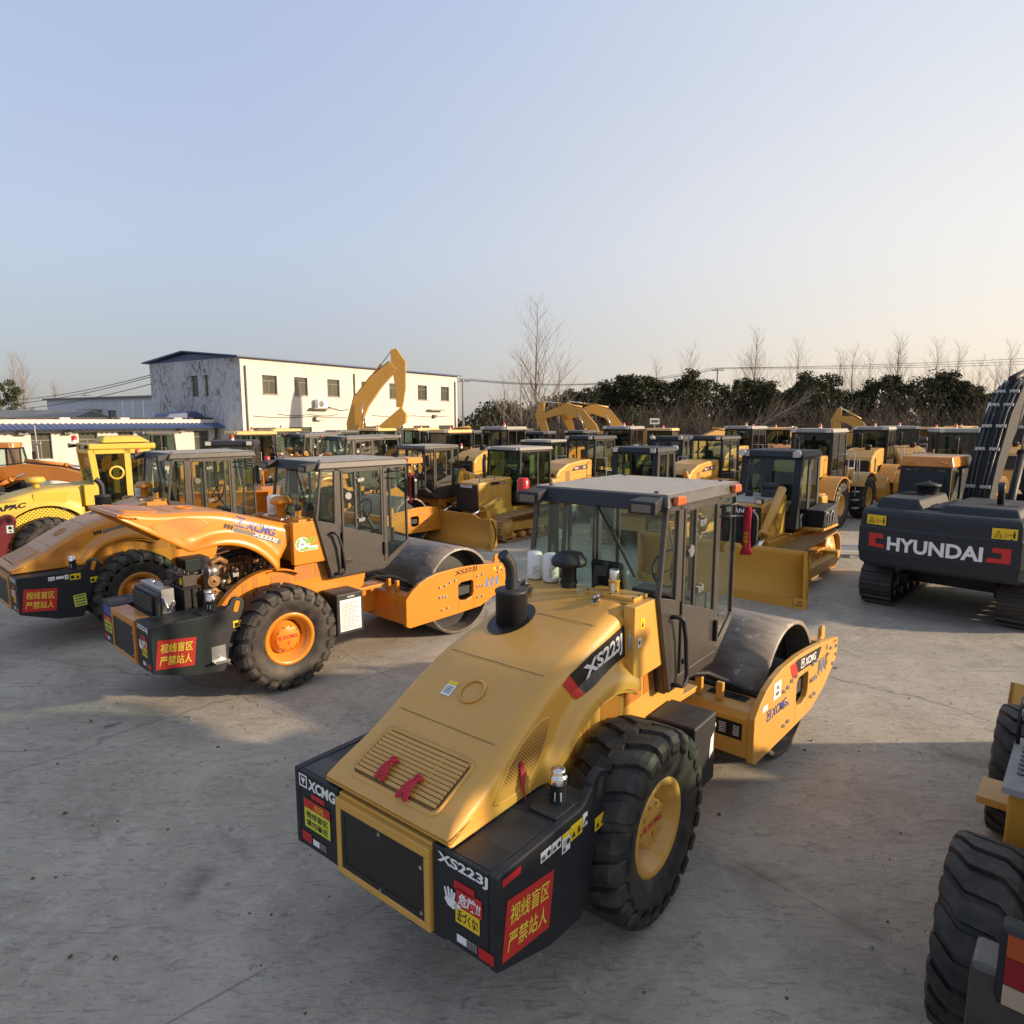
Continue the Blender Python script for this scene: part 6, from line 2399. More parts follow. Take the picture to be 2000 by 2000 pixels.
    for s in (-1, 1):
        a, cc = s * hw, s * (hw - .05)
        lo, hi = min(a, cc), max(a, cc)
        q.prism([(xr(2.0), 2.0), (xr(3.38), 3.38), (xr(3.38) + .16, 3.38), (xr(2.0) + .16, 2.0), (1.62, 1.55), (1.36, 1.55)], 'y', lo, hi)
        q.prism([(1.36, 1.55), (2.69, 1.55), (2.69, 1.72), (1.48, 1.72)], 'y', lo, hi)
        q.prism([(1.98, 1.72), (2.14, 1.72), (2.14, 3.38), (1.98, 3.38)], 'y', lo, hi)
        q.prism([(2.66, 1.72), (2.69, 1.72), (2.69, 3.38), (2.66, 3.38)], 'y', lo, hi)
        q.prism([(1.2, 3.26), (2.69, 3.26), (2.69, 3.38), (1.2, 3.38)], 'y', lo, hi)
        ymid = (lo + hi) / 2
        g.prism([(1.50, 1.72), (1.98, 1.72), (1.98, 3.26), (1.25, 3.26), (1.36, 2.05)], 'y', ymid - .004, ymid + .004)
        g.prism([(2.14, 1.72), (2.66, 1.72), (2.66, 3.26), (2.14, 3.26)], 'y', ymid - .004, ymid + .004)
    q.hexa([(1.36, -.69, 1.55), (1.36, .69, 1.55), (1.42, .69, 1.55), (1.42, -.69, 1.55), (xr(2.45), -.69, 2.45), (xr(2.45), .69, 2.45), (xr(2.45) + .05, .69, 2.45), (xr(2.45) + .05, -.69, 2.45)])
    for s in (-1, 1):
        a, cc = s * .69, s * .62
        q.hexa([(xr(2.45), min(a, cc), 2.45), (xr(2.45), max(a, cc), 2.45), (xr(2.45) + .05, max(a, cc), 2.45), (xr(2.45) + .05, min(a, cc), 2.45), (xr(3.38), min(a, cc), 3.38), (xr(3.38), max(a, cc), 3.38), (xr(3.38) + .05, max(a, cc), 3.38), (xr(3.38) + .05, min(a, cc), 3.38)])
    q.box(1.10, 1.15, -.62, .62, 3.27, 3.38)
    q.box(2.70, 2.69, -.69, .69, 3.26, 3.38)
    q.box(1.5, 2.7, -.69, .69, 1.55, 1.6)
    q.build('cab_frame', ym, root, .012, 2)
    g.hexa([(xr(2.45) + .02, -.62, 2.45), (xr(2.45) + .02, .62, 2.45), (xr(2.45) + .03, .62, 2.45), (xr(2.45) + .03, -.62, 2.45), (xr(3.27) + .02, -.62, 3.27), (xr(3.27) + .02, .62, 3.27), (xr(3.27) + .03, .62, 3.27), (xr(3.27) + .03, -.62, 3.27)])
    g.box(2.71, 2.72, -.69, .69, 1.72, 3.26)
    build_split(g, 'window_glass', 'dark_glass', root, gap=0)
    r = MB()
    r.box(1.10, 2.80, -.80, .80, 3.385, 3.54)
    ro = r.build('roof', ym, root, .03, 2)
    a = MB()
    a.hexa([(1.45, -.62, 3.56), (2.75, -.62, 3.56), (2.75, .3, 3.56), (1.45, .3, 3.56), (1.55, -.5, 3.75), (2.45, -.5, 3.75), (2.45, .2, 3.75), (1.55, .2, 3.75)])
    a.build('air_conditioner', ym, ro, .06, 3)
    bb = MB()
    bb.lathe([(.07, 3.56), (.07, 3.62)], 14, 'z', (1.05, .68, 0), 1)
    bb.lathe([(.07, 3.62), (.065, 3.74), (.001, 3.76)], 14, 'z', (1.05, .68, 0), 0)
    bb.build('beacon', ['red_plastic', 'sign_white'], ro)
    for y in (-.6, .82):
        l = MB()
        l.hexa([(.92, y - .1, 3.40), (.92, y + .1, 3.40), (.92, y + .1, 3.53), (.92, y - .1, 3.53), (1.10, y - .06, 3.42), (1.10, y + .06, 3.42), (1.10, y + .06, 3.5), (1.10, y - .06, 3.5)])
        l.build('work_light', 'black_paint', ro, .01, 2)
    sp = MB()
    sp.lathe([(.15, -.765), (.19, -.765), (.20, -.757), (.19, -.75), (.15, -.75), (.15, -.765)], 24, 'y', (1.75, 0, 2.72))
    sp.build('speaker_ring', ym, root)
    s = MB()
    s.box(1.6, 2.05, -.25, .25, 1.9, 2.05)
    s.box(1.5, 1.62, -.22, .22, 2.0, 2.7)
    s.build('seat', 'seat_black', root, .04, 2)
    ff = MB()
    for sg in (-1, 1):
        a, cc = sg * 1.22, sg * 1.14
        ff.prism([(2.4, .5), (2.4, 1.0), (2.9, 1.25), (4.2, 1.25), (5.0, 1.1), (5.0, .8), (4.2, .5)], 'y', min(a, cc), max(a, cc))
    ff.box(2.4, 2.6, -1.14, 1.14, .5, 1.0)
    ff.box(4.75, 4.95, -1.14, 1.14, .85, 1.05)
    ff.box(1.8, 2.4, -.3, .3, .6, 1.0)
    ff.build('drum_frame', ym, root, .01, 1)
    dr = MB()
    dr.lathe([(.001, -.8), (.79, -.8), (.79, -1.06), (.84, -1.06), (.84, 1.06), (.79, 1.06), (.79, .8), (.001, .8)], 56, 'y')
    do = dr.build('drum', 'drum_steel', root)
    do.location = (3.7, 0, .84)
    return root
# ------------------------------------------------------------------ ground and buildings
g = MB()
g.add([(-500, -80, 0), (500, -80, 0), (500, 900, 0), (-500, 900, 0)], [(0, 1, 2, 3)])
tag(g.build('ground', 'yard_concrete'), kind='structure')

FA = R(57.7)                       # direction of the two long fronts on the left


def front_x(root_xy, u, z=5.0):
    """local x on a front through root_xy (direction FA) that photo column u meets"""
    k = (u - 1000) / CAM_F
    p = R(-CAM_PITCH)
    # X = k * (Y cos p + (z-h) sin p)
    x0, y0 = root_xy
    c, s = math.cos(FA), math.sin(FA)
    off = (z - CAM_H) * math.sin(p)
    return (k * (y0 * math.cos(p) + off) - x0) / (c - k * s * math.cos(p))


def end_y(root_xy, u, z=6.0):
    k = (u - 1000) / CAM_F
    p = R(-CAM_PITCH)
    x0, y0 = root_xy
    c, s = math.cos(FA + PI / 2), math.sin(FA + PI / 2)
    off = (z - CAM_H) * math.sin(p)
    return (k * (y0 * math.cos(p) + off) - x0) / (c - k * s * math.cos(p))


def wall_with_holes(mb, L, H, holes, y=0.0, t=.25, x_start=0.0, m=0):
    """front wall in the local xz plane with real openings (x0, x1, z0, z1)"""
    xs = sorted({x_start, L} | {h[0] for h in holes} | {h[1] for h in holes})
    for a, b in zip(xs, xs[1:]):
        hs = sorted([h for h in holes if h[0] <= a + 1e-6 and h[1] >= b - 1e-6], key=lambda q: q[2])
        z = 0
        for h in hs:
            if h[2] > z:
                mb.box(a, b, y, y + t, z, h[2], m)
            z = h[3]
        if z < H:
            mb.box(a, b, y, y + t, z, H, m)


def add_window(parent, x0, x1, z0, z1, bars=True, name='window', y=.14, transom=.72):
    f = MB()
    w = .05
    f.box(x0, x1, y, y + .05, z1 - w, z1)
    f.box(x0, x1, y, y + .05, z0, z0 + w)
    f.box(x0, x0 + w, y, y + .05, z0 + w, z1 - w)
    f.box(x1 - w, x1, y, y + .05, z0 + w, z1 - w)
    xm = (x0 + x1) / 2
    zt = z0 + (z1 - z0) * transom
    f.box(x0 + w, x1 - w, y + .003, y + .047, zt - w / 2, zt + w / 2)
    f.box(xm - w / 2, xm + w / 2, y + .003, y + .047, z0 + w, zt - w / 2)
    wo = f.build(name, 'frame_grey', parent)
    p = MB()
    p.box(x0 + w, x1 - w, y + .02, y + .028, z0 + w, z1 - w)
    p.build('pane', 'window_pane', wo)
    c = MB()
    c.box(x0 + w, xm - .1, y + .2, y + .22, z0 + w, z1 - w)
    c.box(xm + .18, x1 - w, y + .2, y + .22, z0 + w, z1 - w)
    return wo


# two-storey white building
BA = (-19.2, 48.0)
BL, BW, BE = 25.4, 11.4, 8.47
b1 = thing('workshop_building', 'two-storey white building with a low blue roof and a weathered end wall', 'building', (*BA, 0), FA)
ups = [(front_x(BA, u - w / 2, 6.6), front_x(BA, u + w / 2, 6.6)) for u, w in ((527, 29), (588, 26), (651.5, 24), (717, 21.5), (770, 19), (825, 18), (869, 16))]
los = [(front_x(BA, a, 2.5), front_x(BA, b, 2.5)) for a, b in ((492, 541), (566, 610), (690, 735), (752, 788), (808, 839), (857, 885))]
holes = [(a, b, 5.95, 7.32) for a, b in ups] + [(a, b, .95, 3.5) for a, b in los]
w = MB()
wall_with_holes(w, BL, BE, holes)
w.box(0, BL, BW - .25, BW, 0, BE)
w.box(BL - .25, BL, .25, BW - .25, 0, BE)
wb = w.build('wall', 'white_plaster', b1)
eh = [(end_y(BA, 407, 6.6), end_y(BA, 400, 6.6)), (end_y(BA, 387.5, 6.6), end_y(BA, 374, 6.6))]
w = MB()
ys = [.0] + [q for a in eh for q in a] + [BW]
for k, (a, b) in enumerate(zip(ys, ys[1:])):
    if k % 2 == 0:
        w.box(-.02, .24, a + (.003 if k == 0 else 0), b, 0, BE)
    else:
        w.box(-.02, .24, a, b, 0, 5.8)
        w.box(-.02, .24, a, b, 7.35, BE)
eo = w.build('end_wall', 'peeling_plaster', b1)
for a, b in eh:
    q = MB()
    q.box(.12, .13, a, b, 5.8, 7.35)
    po = q.build('window', 'window_pane', b1)
    q = MB()
    q.box(.09, .115, (a + b) / 2 - .03, (a + b) / 2 + .03, 5.8, 7.35)
    q.box(.09, .115, a, b, 6.85, 6.91)
    q.build('frame', 'frame_grey', po)
gb = MB()
gb.prism([(.02, BE), (BW - .02, BE), (BW * .55, 9.02)], 'x', .0, .2)
gb.build('gable', 'blue_sheet', b1)
r = MB()
for a, z0, b, z1 in ((-.35, BE - .02, BW * .55, 9.10), (BW * .55, 9.10, BW + .35, BE - .02)):
    r.hexa([(-.45, a, z0), (BL + .4, a, z0), (BL + .4, b, z1), (-.45, b, z1), (-.45, a, z0 + .10), (BL + .4, a, z0 + .10), (BL + .4, b, z1 + .10), (-.45, b, z1 + .10)])
r.build('roof', 'blue_sheet', b1)
for a, b in ups:
    add_window(b1, a, b, 5.95, 7.32)
for a, b in los:
    add_window(b1, a, b, .95, 3.5)
sl = MB()
for a, b in ups:
    sl.box(a - .08, b + .08, -.06, .14, 5.90, 5.947)
build_split(sl, 'sill', 'concrete_grey', b1)
inn = MB()
inn.box(.3, BL - .3, 3.0, 3.05, .02, BE - .1)
inn.box(.3, BL - .3, .3, 3.0, 4.3, 4.4)
inn.build('inner_wall', 'concrete_grey', b1)
dp = MB()
for u in (480, 692, 888):
    x = front_x(BA, u, 6)
    dp.tube([(x, -.08, .1), (x, -.08, 7.9)], .06, 8)
build_split(dp, 'drain_pipe', 'frame_grey', b1)
cb = MB()
for z, a, b in ((4.35, .8, 12.0), (4.5, 3.0, 9.0), (4.45, 13.0, 24.0)):
    pts = [(a + (b - a) * k / 10, -.03, z - .12 * math.sin(PI * (k % 5) / 5)) for k in range(11)]
    cb.tube(pts, .02, 5)
build_split(cb, 'cable', 'wire_black', b1, gap=0)


def ac_unit(label, x, z):
    t = thing('air_conditioner', label, 'air conditioner', Vector((BA[0], BA[1], 0)) + Matrix.Rotation(FA, 3, 'Z') @ Vector((x, 0, z)), FA)
    a = MB()
    a.box(-.48, .48, -.52, -.12, .05, .72)
    a.build('case', 'white_paint', t, .02, 2)
    f = MB()
    f.lathe([(.26, -.525), (.24, -.535), (.06, -.53), (.001, -.53)], 20, 'y', (-.15, 0, .38))
    f.build('fan_guard', 'frame_grey', t)
    s = MB()
    s.box(-.95, .95, -.6, 0, -.05, .05)
    s.build('ledge', 'concrete_grey', t)
    p = MB()
    p.tube([(.5, -.2, .2), (1.2, -.05, .1), (2.4, -.04, -.15), (3.2, -.04, .0)], .03, 6)
    p.build('pipe', 'wire_black', t)


ac_unit('white outdoor air conditioner on a ledge of the white building', front_x(BA, 622, 5), 4.95)
lg = thing('window_ledge', 'small stained concrete ledge on the white building left of its far corner', 'ledge', Vector((BA[0], BA[1], 0)) + Matrix.Rotation(FA, 3, 'Z') @ Vector((front_x(BA, 848, 5), 0, 5.0)), FA)
a = MB()
a.box(-1.1, 1.1, -.55, 0, -.06, .06)
a.build('slab', 'concrete_grey', lg)
a = MB()
a.box(-.3, .1, -.3, 0, -.75, -.45)
a.build('lamp_box', 'frame_grey', lg)
fl = thing('flood_light', 'small flood light below the air conditioner on the white wall', 'lamp', Vector((BA[0], BA[1], 0)) + Matrix.Rotation(FA, 3, 'Z') @ Vector((front_x(BA, 619, 4), 0, 4.0)), FA)
a = MB()
a.box(-.35, .35, -.3, -.05, .0, .3)
a.build('housing', 'frame_grey', fl)
a = MB()
a.box(-.3, .3, -.31, -.301, .04, .26)
a.build('lens', 'lamp_lens', fl)

# long low shed with the blue awning
SA = (-30.0, 36.5)
SX0, SX1 = -9.0, 15.2
b2 = thing('office_shed', 'long low white shed with a blue corrugated awning on the left', 'building', (*SA, 0), FA)
dr = (front_x(SA, 10, 2), front_x(SA, 42, 2))
ws = [(front_x(SA, a, 2.5), front_x(SA, b, 2.5)) for a, b in ((62, 102), (155, 192), (232, 262), (300, 327), (380, 409))]
holes = [(dr[0], dr[1], 0, 2.75)] + [(a, b, 1.75, 3.30) for a, b in ws]
w = MB()
wall_with_holes(w, SX1, 4.10, holes, x_start=SX0)
w.box(SX0, SX1, 6.0, 6.25, 0, 4.0)
w.box(SX0, SX0 + .25, .25, 6.0, 0, 4.0)
w.build('wall', 'white_plaster', b2)
ps = MB()
for u in (-40, 127, 244, 348, 440):
    x = front_x(SA, u, 4.1)
    ps.box(x - .28, x + .28, -.02, .28, 4.103, 4.22)
build_split(ps, 'parapet_post', 'white_plaster', b2)
rf = MB()
rf.box(SX0, SX1, .26, 6.2, 4.0, 4.06)
for k in range(9):
    x = SX0 + 1 + k * 2.7
    rf.box(x, x + 2.4, .5, .56, 4.06, 4.24)
rf.build('roof', 'interior_grey', b2)
aw = MB()
n = 150
rings = []
for k in range(n + 1):
    x = SX0 + (SX1 + .4 - SX0) * k / n
    dz = .035 * (1 if k % 2 else -1)
    rings.append([(x, -.02, 3.86 + dz), (x, -1.0, 3.52 + dz)])
aw.loft(rings, 0, False)
aw.build('awning', 'blue_sheet', b2, solid=.01)
dd = MB()
dd.box(dr[0] + .05, dr[1] - .05, .1, .16, 0.02, 2.7)
for a, b in ((.3, 1.1), (1.4, 2.45)):
    for k in range(2):
        x = dr[0] + .15 + k * (dr[1] - dr[0] - .1) / 2
        dd.box(x, x + (dr[1] - dr[0]) / 2 - .25, .07, .1, a, b)
do = dd.build('door', 'door_brown', b2)
for a, b in ws:
    add_window(b2, a, b, 1.75, 3.30)
ib = MB()
ib.box(SX0 + .3, SX1 - .1, 1.6, 1.65, .02, 3.9)
ib.build('inner_wall', 'concrete_grey', b2)
lp = MB()
for u in (40, 130, 350):
    x = front_x(SA, u, 3.4)
    lp.box(x - .25, x + .25, -.35, 0, 3.22, 3.38)
build_split(lp, 'wall_lamp', 'frame_grey', b2)
tp = tag(MB().prism([(0, 0), (.5, .45), (2.6, .62), (3.2, .30), (3.1, 0)], 'y', -.1, 1.6).build('tarpaulin', 'blue_sheet', None, .1, 2), 'blue tarpaulin lying along the shed roof below the weathered end wall', 'tarpaulin')
tp.location = Vector((SA[0], SA[1], 0)) + Matrix.Rotation(FA, 3, 'Z') @ Vector((SX1 - 3.3, 1.0, 4.07))
tp.rotation_euler = (0, 0, FA)
fp = thing('flag_pole', 'thin pole standing before the shed window', 'pole', (at(80, 34.5), 34.5, 0))
a = MB()
a.tube([(0, 0, 0), (-.12, 0, 3.8)], .035, 6)
a.build('post', 'grey_metal', fp)
a = MB()
a.box(-.25, .12, -.05, .05, 2.85, 2.93)
a.build('bracket', 'grey_metal', fp)

# low white building behind the shed
P0, P1 = Vector((-51.7, 75.0)), Vector((-33.5, 64.2))
ang = math.atan2(P1.y - P0.y, P1.x - P0.x)
LL = (P1 - P0).length
b3 = thing('storage_hall', 'low pale building with small windows far behind the shed', 'building', (P0.x, P0.y, 0), ang)
wl_ = [(2.6, 4.1), (6.0, 7.5), (12.0, 13.6), (14.9, 16.4)]
w = MB()
wall_with_holes(w, LL, 6.2, [(a, b, 4.1, 5.0) for a, b in wl_] + [(8.6, 10.6, 0, 4.9)])
w.box(0, .25, .25, 7, 0, 6.2)
w.box(0, LL, 7, 7.25, 0, 6.2)
w.build('wall', 'grey_plaster', b3)
w = MB()
w.box(-.3, LL + .3, -.3, 7.4, 6.203, 6.38)
w.build('roof', 'frame_grey', b3)
w = MB()
w.box(8.1, 11.1, -1.0, 0, 4.95, 5.15)
w.build('canopy', 'concrete_grey', b3)
w = MB()
w.box(8.62, 10.58, .1, .16, 0, 4.88)
w.build('door', 'frame_grey', b3)
for a, b in wl_:
    add_window(b3, a, b, 4.1, 5.0)
w = MB()
w.box(.3, LL, 2, 2.05, 0, 6.1)
w.build('inner_wall', 'concrete_grey', b3)


def container(label, u, Y, h, wd):
    t = thing('shipping_container', label, 'container', (at(u, Y, 4), Y, 0), ang)
    c = MB()
    n = 14
    for k in range(n):
        x = k * wd / n
        c.box(x, x + wd / n * .5, 0, 2.4, .0, h)
        c.box(x + wd / n * .5, x + wd / n, .03, 2.37, .0, h - .02)
    c.build('body', 'grey_plaster', t)
    f = MB()
    for x in (0, wd * .5, wd):
        f.box(x - .06, x + .06, -.06, -.003, 0, h + .05)
    f.build('corner_post', 'white_paint', t)
    return t


container('pale container with a framed door beside the weathered end wall', 243, 58.0, 5.6, 3.0)
container('pale container closest to the weathered end wall', 283, 55.0, 5.6, 2.6)

b4 = thing('low_roof_house', 'grey roofed hut at the left edge behind the shed', 'building', (-48.0, 58, 0), R(4))
a = MB()
a.box(-6, 9.5, 0, 6, 0, 4.2)
a.build('wall', 'grey_plaster', b4)
a = MB()
a.prism([(-.4, 4.2), (6.4, 4.2), (3, 4.95)], 'x', -6.4, 9.9)
a.build('roof', 'frame_grey', b4)


# ------------------------------------------------------------------ plants
def leaf_cloud(mb, r_, centre, rad, n, size, m=0, flat=1.0):
    for _ in range(n):
        d = Vector((r_.gauss(0, 1), r_.gauss(0, 1), r_.gauss(0, 1))).normalized()
        q = (r_.random() ** .45)
        p = Vector(centre) + Vector((d.x * rad * q, d.y * rad * q, d.z * rad * q * flat))
        a = Vector((r_.uniform(-1, 1), r_.uniform(-1, 1), r_.uniform(-.6, .8))).normalized()
        b = a.orthogonal().normalized()
        b = (Matrix.Rotation(r_.uniform(0, 6.28), 3, a) @ b)
        s = size * r_.uniform(.6, 1.3)
        c = a.cross(b) * .55
        mb.add([p - b * s * .5, p + c * s * .5, p + b * s * .5, p - c * s * .5], [(0, 1, 2, 3)], m)


def make_evergreen(seed, hgt, label, loc, wide=1.0):
    r_ = random.Random(seed)
    t = thing('evergreen_tree', label, 'tree', loc, r_.uniform(0, 6), 'evergreen trees beyond the yard')
    k = MB()
    k.tube([(0, 0, 0), (.1, .05, hgt * .4), (.0, .1, hgt * .85)], [.16, .11, .04], 7)
    for _ in range(12):
        a, z = r_.uniform(0, 6.28), r_.uniform(.25, .85) * hgt
        l = (1.1 - z / hgt) * 1.8
        k.tube([(0, 0, z), (math.cos(a) * l * .6, math.sin(a) * l * .6, z + .3), (math.cos(a) * l, math.sin(a) * l, z + .7)], [.05, .03, .012], 4)
    k.build('trunk', 'twig_bark', t)
    c = MB()
    for i in range(64):
        z = hgt * (.16 + .84 * (i / 63.0) ** .85)
        q = (z / hgt)
        R0 = wide * (1.0 + .35 * math.sin(seed * 1.7 + z * 1.9)) * (2.1 if q < .6 else 2.1 * max(0, 1 - (q - .6) / .52) ** .6) * r_.uniform(.45, 1.0)
        a = r_.uniform(0, 6.28)
        leaf_cloud(c, r_, (math.cos(a) * R0, math.sin(a) * R0, z), r_.uniform(.4, .85), 64, .27, 0, .85)
    for i in range(9):
        a = r_.uniform(0, 6.28)
        leaf_cloud(c, r_, (math.cos(a) * .45, math.sin(a) * .45, hgt * r_.uniform(.88, 1.02)), .3, 26, .22)
    c.build('crown', 'evergreen_leaf', t, fix=False)
    return t


EV = [(1100, 785, 1.0), (1135, 768, .9), (1195, 748, .9), (1232, 742, .9), (1268, 745, 1.0), (1330, 745, .9), (1362, 744, .9), (1460, 752, .8), (1492, 748, .9), (1528, 760, .9), (1563, 752, .9), (1596, 745, .9), (1640, 765, 1.0), (1672, 756, .9), (1725, 748, .9), (1775, 752, .9), (1825, 740, .9), (1887, 752, .9), (1925, 772, .9), (1962, 765, .9), (1085, 792, 1.1), (1118, 772, .8), (1150, 760, 1.0), (1178, 742, .9), (1212, 742, 1.0), (1252, 733, 1.15), (1283, 748, .9), (1310, 742, .7), (1345, 737, 1.0), (1384, 744, .9), (1418, 748, .65), (1441, 750, .6), (1478, 741, .95), (1503, 752, .8), (1548, 752, .8), (1580, 740, 1.0), (1613, 736, 1.0), (1700, 739, .8), (1748, 742, .9), (1805, 737, 1.0), (1845, 730, 1.15), (1868, 738, .9), (1905, 766, .8), (1942, 770, .9), (1985, 752, .9), (2020, 745, 1.0)]
protos = [make_evergreen(20 + k, 8.4, 'x', (0, 0, 0), (1.0, .75, 1.2, .6, .9, 1.1)[k]) for k in range(6)]
used_p = [False] * 6
for i, (u, v, wd) in enumerate(EV):
    Y = 78 + (i * 37 % 11) * .8
    v += (-6, 3, 9, -2, 6, 0, 12)[i % 7]
    z = CAM_H + (819 - v) / CAM_F * Y
    k = (i * 5 + i // 7) % 6
    o = protos[k] if not used_p[k] else copy_tree(protos[k])
    used_p[k] = True
    o.location = (at(u, Y, z), Y, 0)
    o.rotation_euler = (0, 0, i * 1.3)
    o.scale = (wd * 1.18, wd * 1.18, z / 8.5)
    o['label'] = 'dark evergreen tree in the tree row beyond the yard'


def grow(mb, r_, p, d, ln, rad, depth, spread, up, mx):
    n = 3
    pts, rs = [p.copy()], [rad]
    q = p.copy()
    dd = d.copy()
    for k in range(n):
        dd = (dd + Vector((r_.gauss(0, .10), r_.gauss(0, .10), up))).normalized()
        q = q + dd * ln / n
        pts.append(q.copy())
        rs.append(rad * (1 - .62 * (k + 1) / n))
    mb.tube(pts, rs, 4 if rad > .04 else 3, 0, False, True)
    if depth <= 0:
        return
    m = r_.randint(3, 4) + (1 if depth > 1 else 0)
    for k in range(m):
        t = r_.uniform(.3, 1.0)
        i = min(int(t * n), n - 1)
        b = pts[i] + (pts[i + 1] - pts[i]) * (t * n - i)
        a = r_.uniform(0, 6.28)
        side = Vector((math.cos(a), math.sin(a), 0))
        nd_ = (dd * (1 - spread) + side * spread + Vector((0, 0, .15))).normalized()
        grow(mb, r_, b, nd_, ln * r_.uniform(.45, .72), rs[i] * .55, depth - 1, spread, up, mx)


def make_bare(seed, hgt, label, loc, first=.25, name='bare_tree', spread=.42, lean=(0, 0), tw=1.0):
    r_ = random.Random(seed)
    t = thing(name, label, 'tree', loc, 0, 'leafless trees beyond the yard')
    k = MB()
    pts = [Vector((lean[0] * q * hgt + .08 * math.sin(q * 9), lean[1] * q * hgt + .08 * math.cos(q * 7), q * hgt)) for q in (0, .15, .3, .45, .6, .75, .9, 1.0)]
    rad = hgt * .012 * tw
    k.tube(pts, [rad * (1 - .93 * i / 7) for i in range(8)], 7)
    k.build('trunk', 'pale_bark', t)
    c = MB()
    nb = int(16 + hgt * .9)
    for i in range(nb):
        q = first + (1 - first) * (i + .5) / nb
        j = q * hgt
        base = Vector((lean[0] * j, lean[1] * j, j))
        a = i * 2.4 + r_.uniform(-.4, .4)
        d = Vector((math.cos(a) * spread, math.sin(a) * spread, 1 - spread * .55)).normalized()
        ln = hgt * (.30 * (1 - q) + .10) * r_.uniform(.7, 1.2)
        grow(c, r_, base, d, ln, max(rad * (1 - q) * .5, .018), 2, .42, .07, 1)
    c.build('crown', 'pale_bark', t, fix=False)
    return t


def topz(v, Y):
    return CAM_H + (819 - v) / CAM_F * Y


make_bare(3, topz(588, 76) * .95, 'tall leafless poplar rising alone above the trees', (at(1048, 76, 10), 76, 0), .16, 'poplar_tree', .5)
make_bare(5, topz(705, 74), 'broad leafless tree to the right of the tall poplar', (at(1092, 74, 6), 74, 0), .12, spread=.75)
make_bare(6, topz(700, 73), 'broad leafless tree to the left of the tall poplar', (at(1018, 73, 6), 73, 0), .12, spread=.7)
make_bare(7, topz(745, 72), 'low leafless tree between the white building and the poplar', (at(985, 72, 6), 72, 0), .15, spread=.6)
BT = [(1282, 718, 0), (1350, 694, 0), (1440, 735, 0), (1478, 664, 0), (1508, 690, .18), (1560, 682, 0), (1642, 702, 0), (1668, 696, 0), (1700, 705, 0), (1757, 674, 0), (1770, 690, .05), (1832, 682, 0), (1862, 690, .05), (1916, 714, 0), (1945, 720, .03), (1976, 688, 0)]
bp = [make_bare(40 + k, 12.0, 'x', (0, 0, 0), .35, spread=.40 + .07 * k) for k in range(3)]
ub = [False] * 3
for i, (u, v, ln) in enumerate(BT):
    Y = 86 + (i * 29 % 7)
    z = topz(v, Y)
    k = i % 3
    o = bp[k] if not ub[k] else copy_tree(bp[k])
    ub[k] = True
    o.location = (at(u, Y, z), Y, 0)
    o.scale = (z / 13,) * 2 + (z / 12,)
    o.rotation_euler = (0, ln * 1.5, i * 2.1)
    o['label'] = 'slender leafless tree standing above the evergreen row'
make_bare(61, 12.4, 'thin leafless tree at the left edge behind the grey roof', (at(28, 92, 8), 92, 0), .3, spread=.35)
make_bare(62, 11.6, 'second thin leafless tree at the left edge', (at(46, 90, 8), 90, 0), .3, spread=.38)
make_bare(63, 8.2, 'faint thin sapling standing left of the low pale building', (at(106, 88, 8), 88, 0), .4, spread=.25)
ev = make_evergreen(77, 8.6, 'round dark evergreen at the left edge', (at(2, 84, 5), 84, 0), 1.6)
lt = make_bare(64, 11.0, 'fallen leafless tree leaning over the brush', (at(1395, 70, 3), 70, .3), .3, spread=.4, tw=.9)
lt.rotation_euler = (0, R(56), R(-10))

# brush: nobody could count it
r_ = random.Random(11)
br = MB()
for i in range(470):
    u = r_.uniform(905, 2080)
    if math.sin(u * .031) + math.sin(u * .0173 + 1) > 1.1 and r_.random() < .7:
        continue
    Y = r_.uniform(66, 77)
    hb = (r_.uniform(2.2, 5.0) if r_.random() < .7 else r_.uniform(5.0, 7.4)) * (1.0 if u > 1040 else .68)
    bx = at(u, Y, 2)
    for k in range(r_.randint(15, 24)):
        a = r_.uniform(0, 6.28)
        sp = abs(r_.gauss(0, .34))
        d = Vector((math.cos(a) * sp, math.sin(a) * sp, 1)).normalized()
        l = hb * r_.uniform(.55, 1.1)
        p = Vector((bx + r_.gauss(0, .35), Y + r_.gauss(0, .35), 0))
        m_ = p + d * l * .55
        e = m_ + (d + Vector((math.cos(a) * .35, math.sin(a) * .35, -.12))).normalized() * l * .5
        br.tube([p, m_, e], [.022, .016, .006], 3, 0, False, False)
        for q in range(3):
            s = p + (m_ - p) * r_.uniform(.4, 1.0) if q < 2 else m_ + (e - m_) * r_.uniform(.1, .8)
            dd = Vector((r_.gauss(0, .6), r_.gauss(0, .6), r_.uniform(.1, .9))).normalized()
            br.tube([s, s + dd * l * r_.uniform(.15, .32)], [.011, .004], 3, 0, False, False)
tag(br.build('brush', 'dry_brush', None, fix=False), kind='stuff')
lc = MB()
for i in range(420):
    u = r_.uniform(905, 2080)
    Y = r_.uniform(68, 78)
    leaf_cloud(lc, r_, (at(u, Y, 2), Y, r_.uniform(.4, 3.4)), r_.uniform(.5, 1.0), 34, .24, 0)
tag(lc.build('undergrowth', 'conifer_leaf', None, fix=False), kind='stuff')
# far wood that closes the view behind the row
fw = MB()
for i in range(1150):
    u = r_.uniform(880, 2120) if i < 900 else r_.uniform(895, 1110)
    Y = r_.uniform(92, 110)
    top = 5.0 + 1.4 * math.sin(u * .013) + .8 * math.sin(u * .041)
    if u < 1090:
        top *= 1.05
    leaf_cloud(fw, r_, (at(u, Y, 3), Y, r_.uniform(.3, top)), 1.2, 36, .5, 0)
tag(fw.build('far_woods', 'conifer_leaf', None, fix=False), kind='stuff')

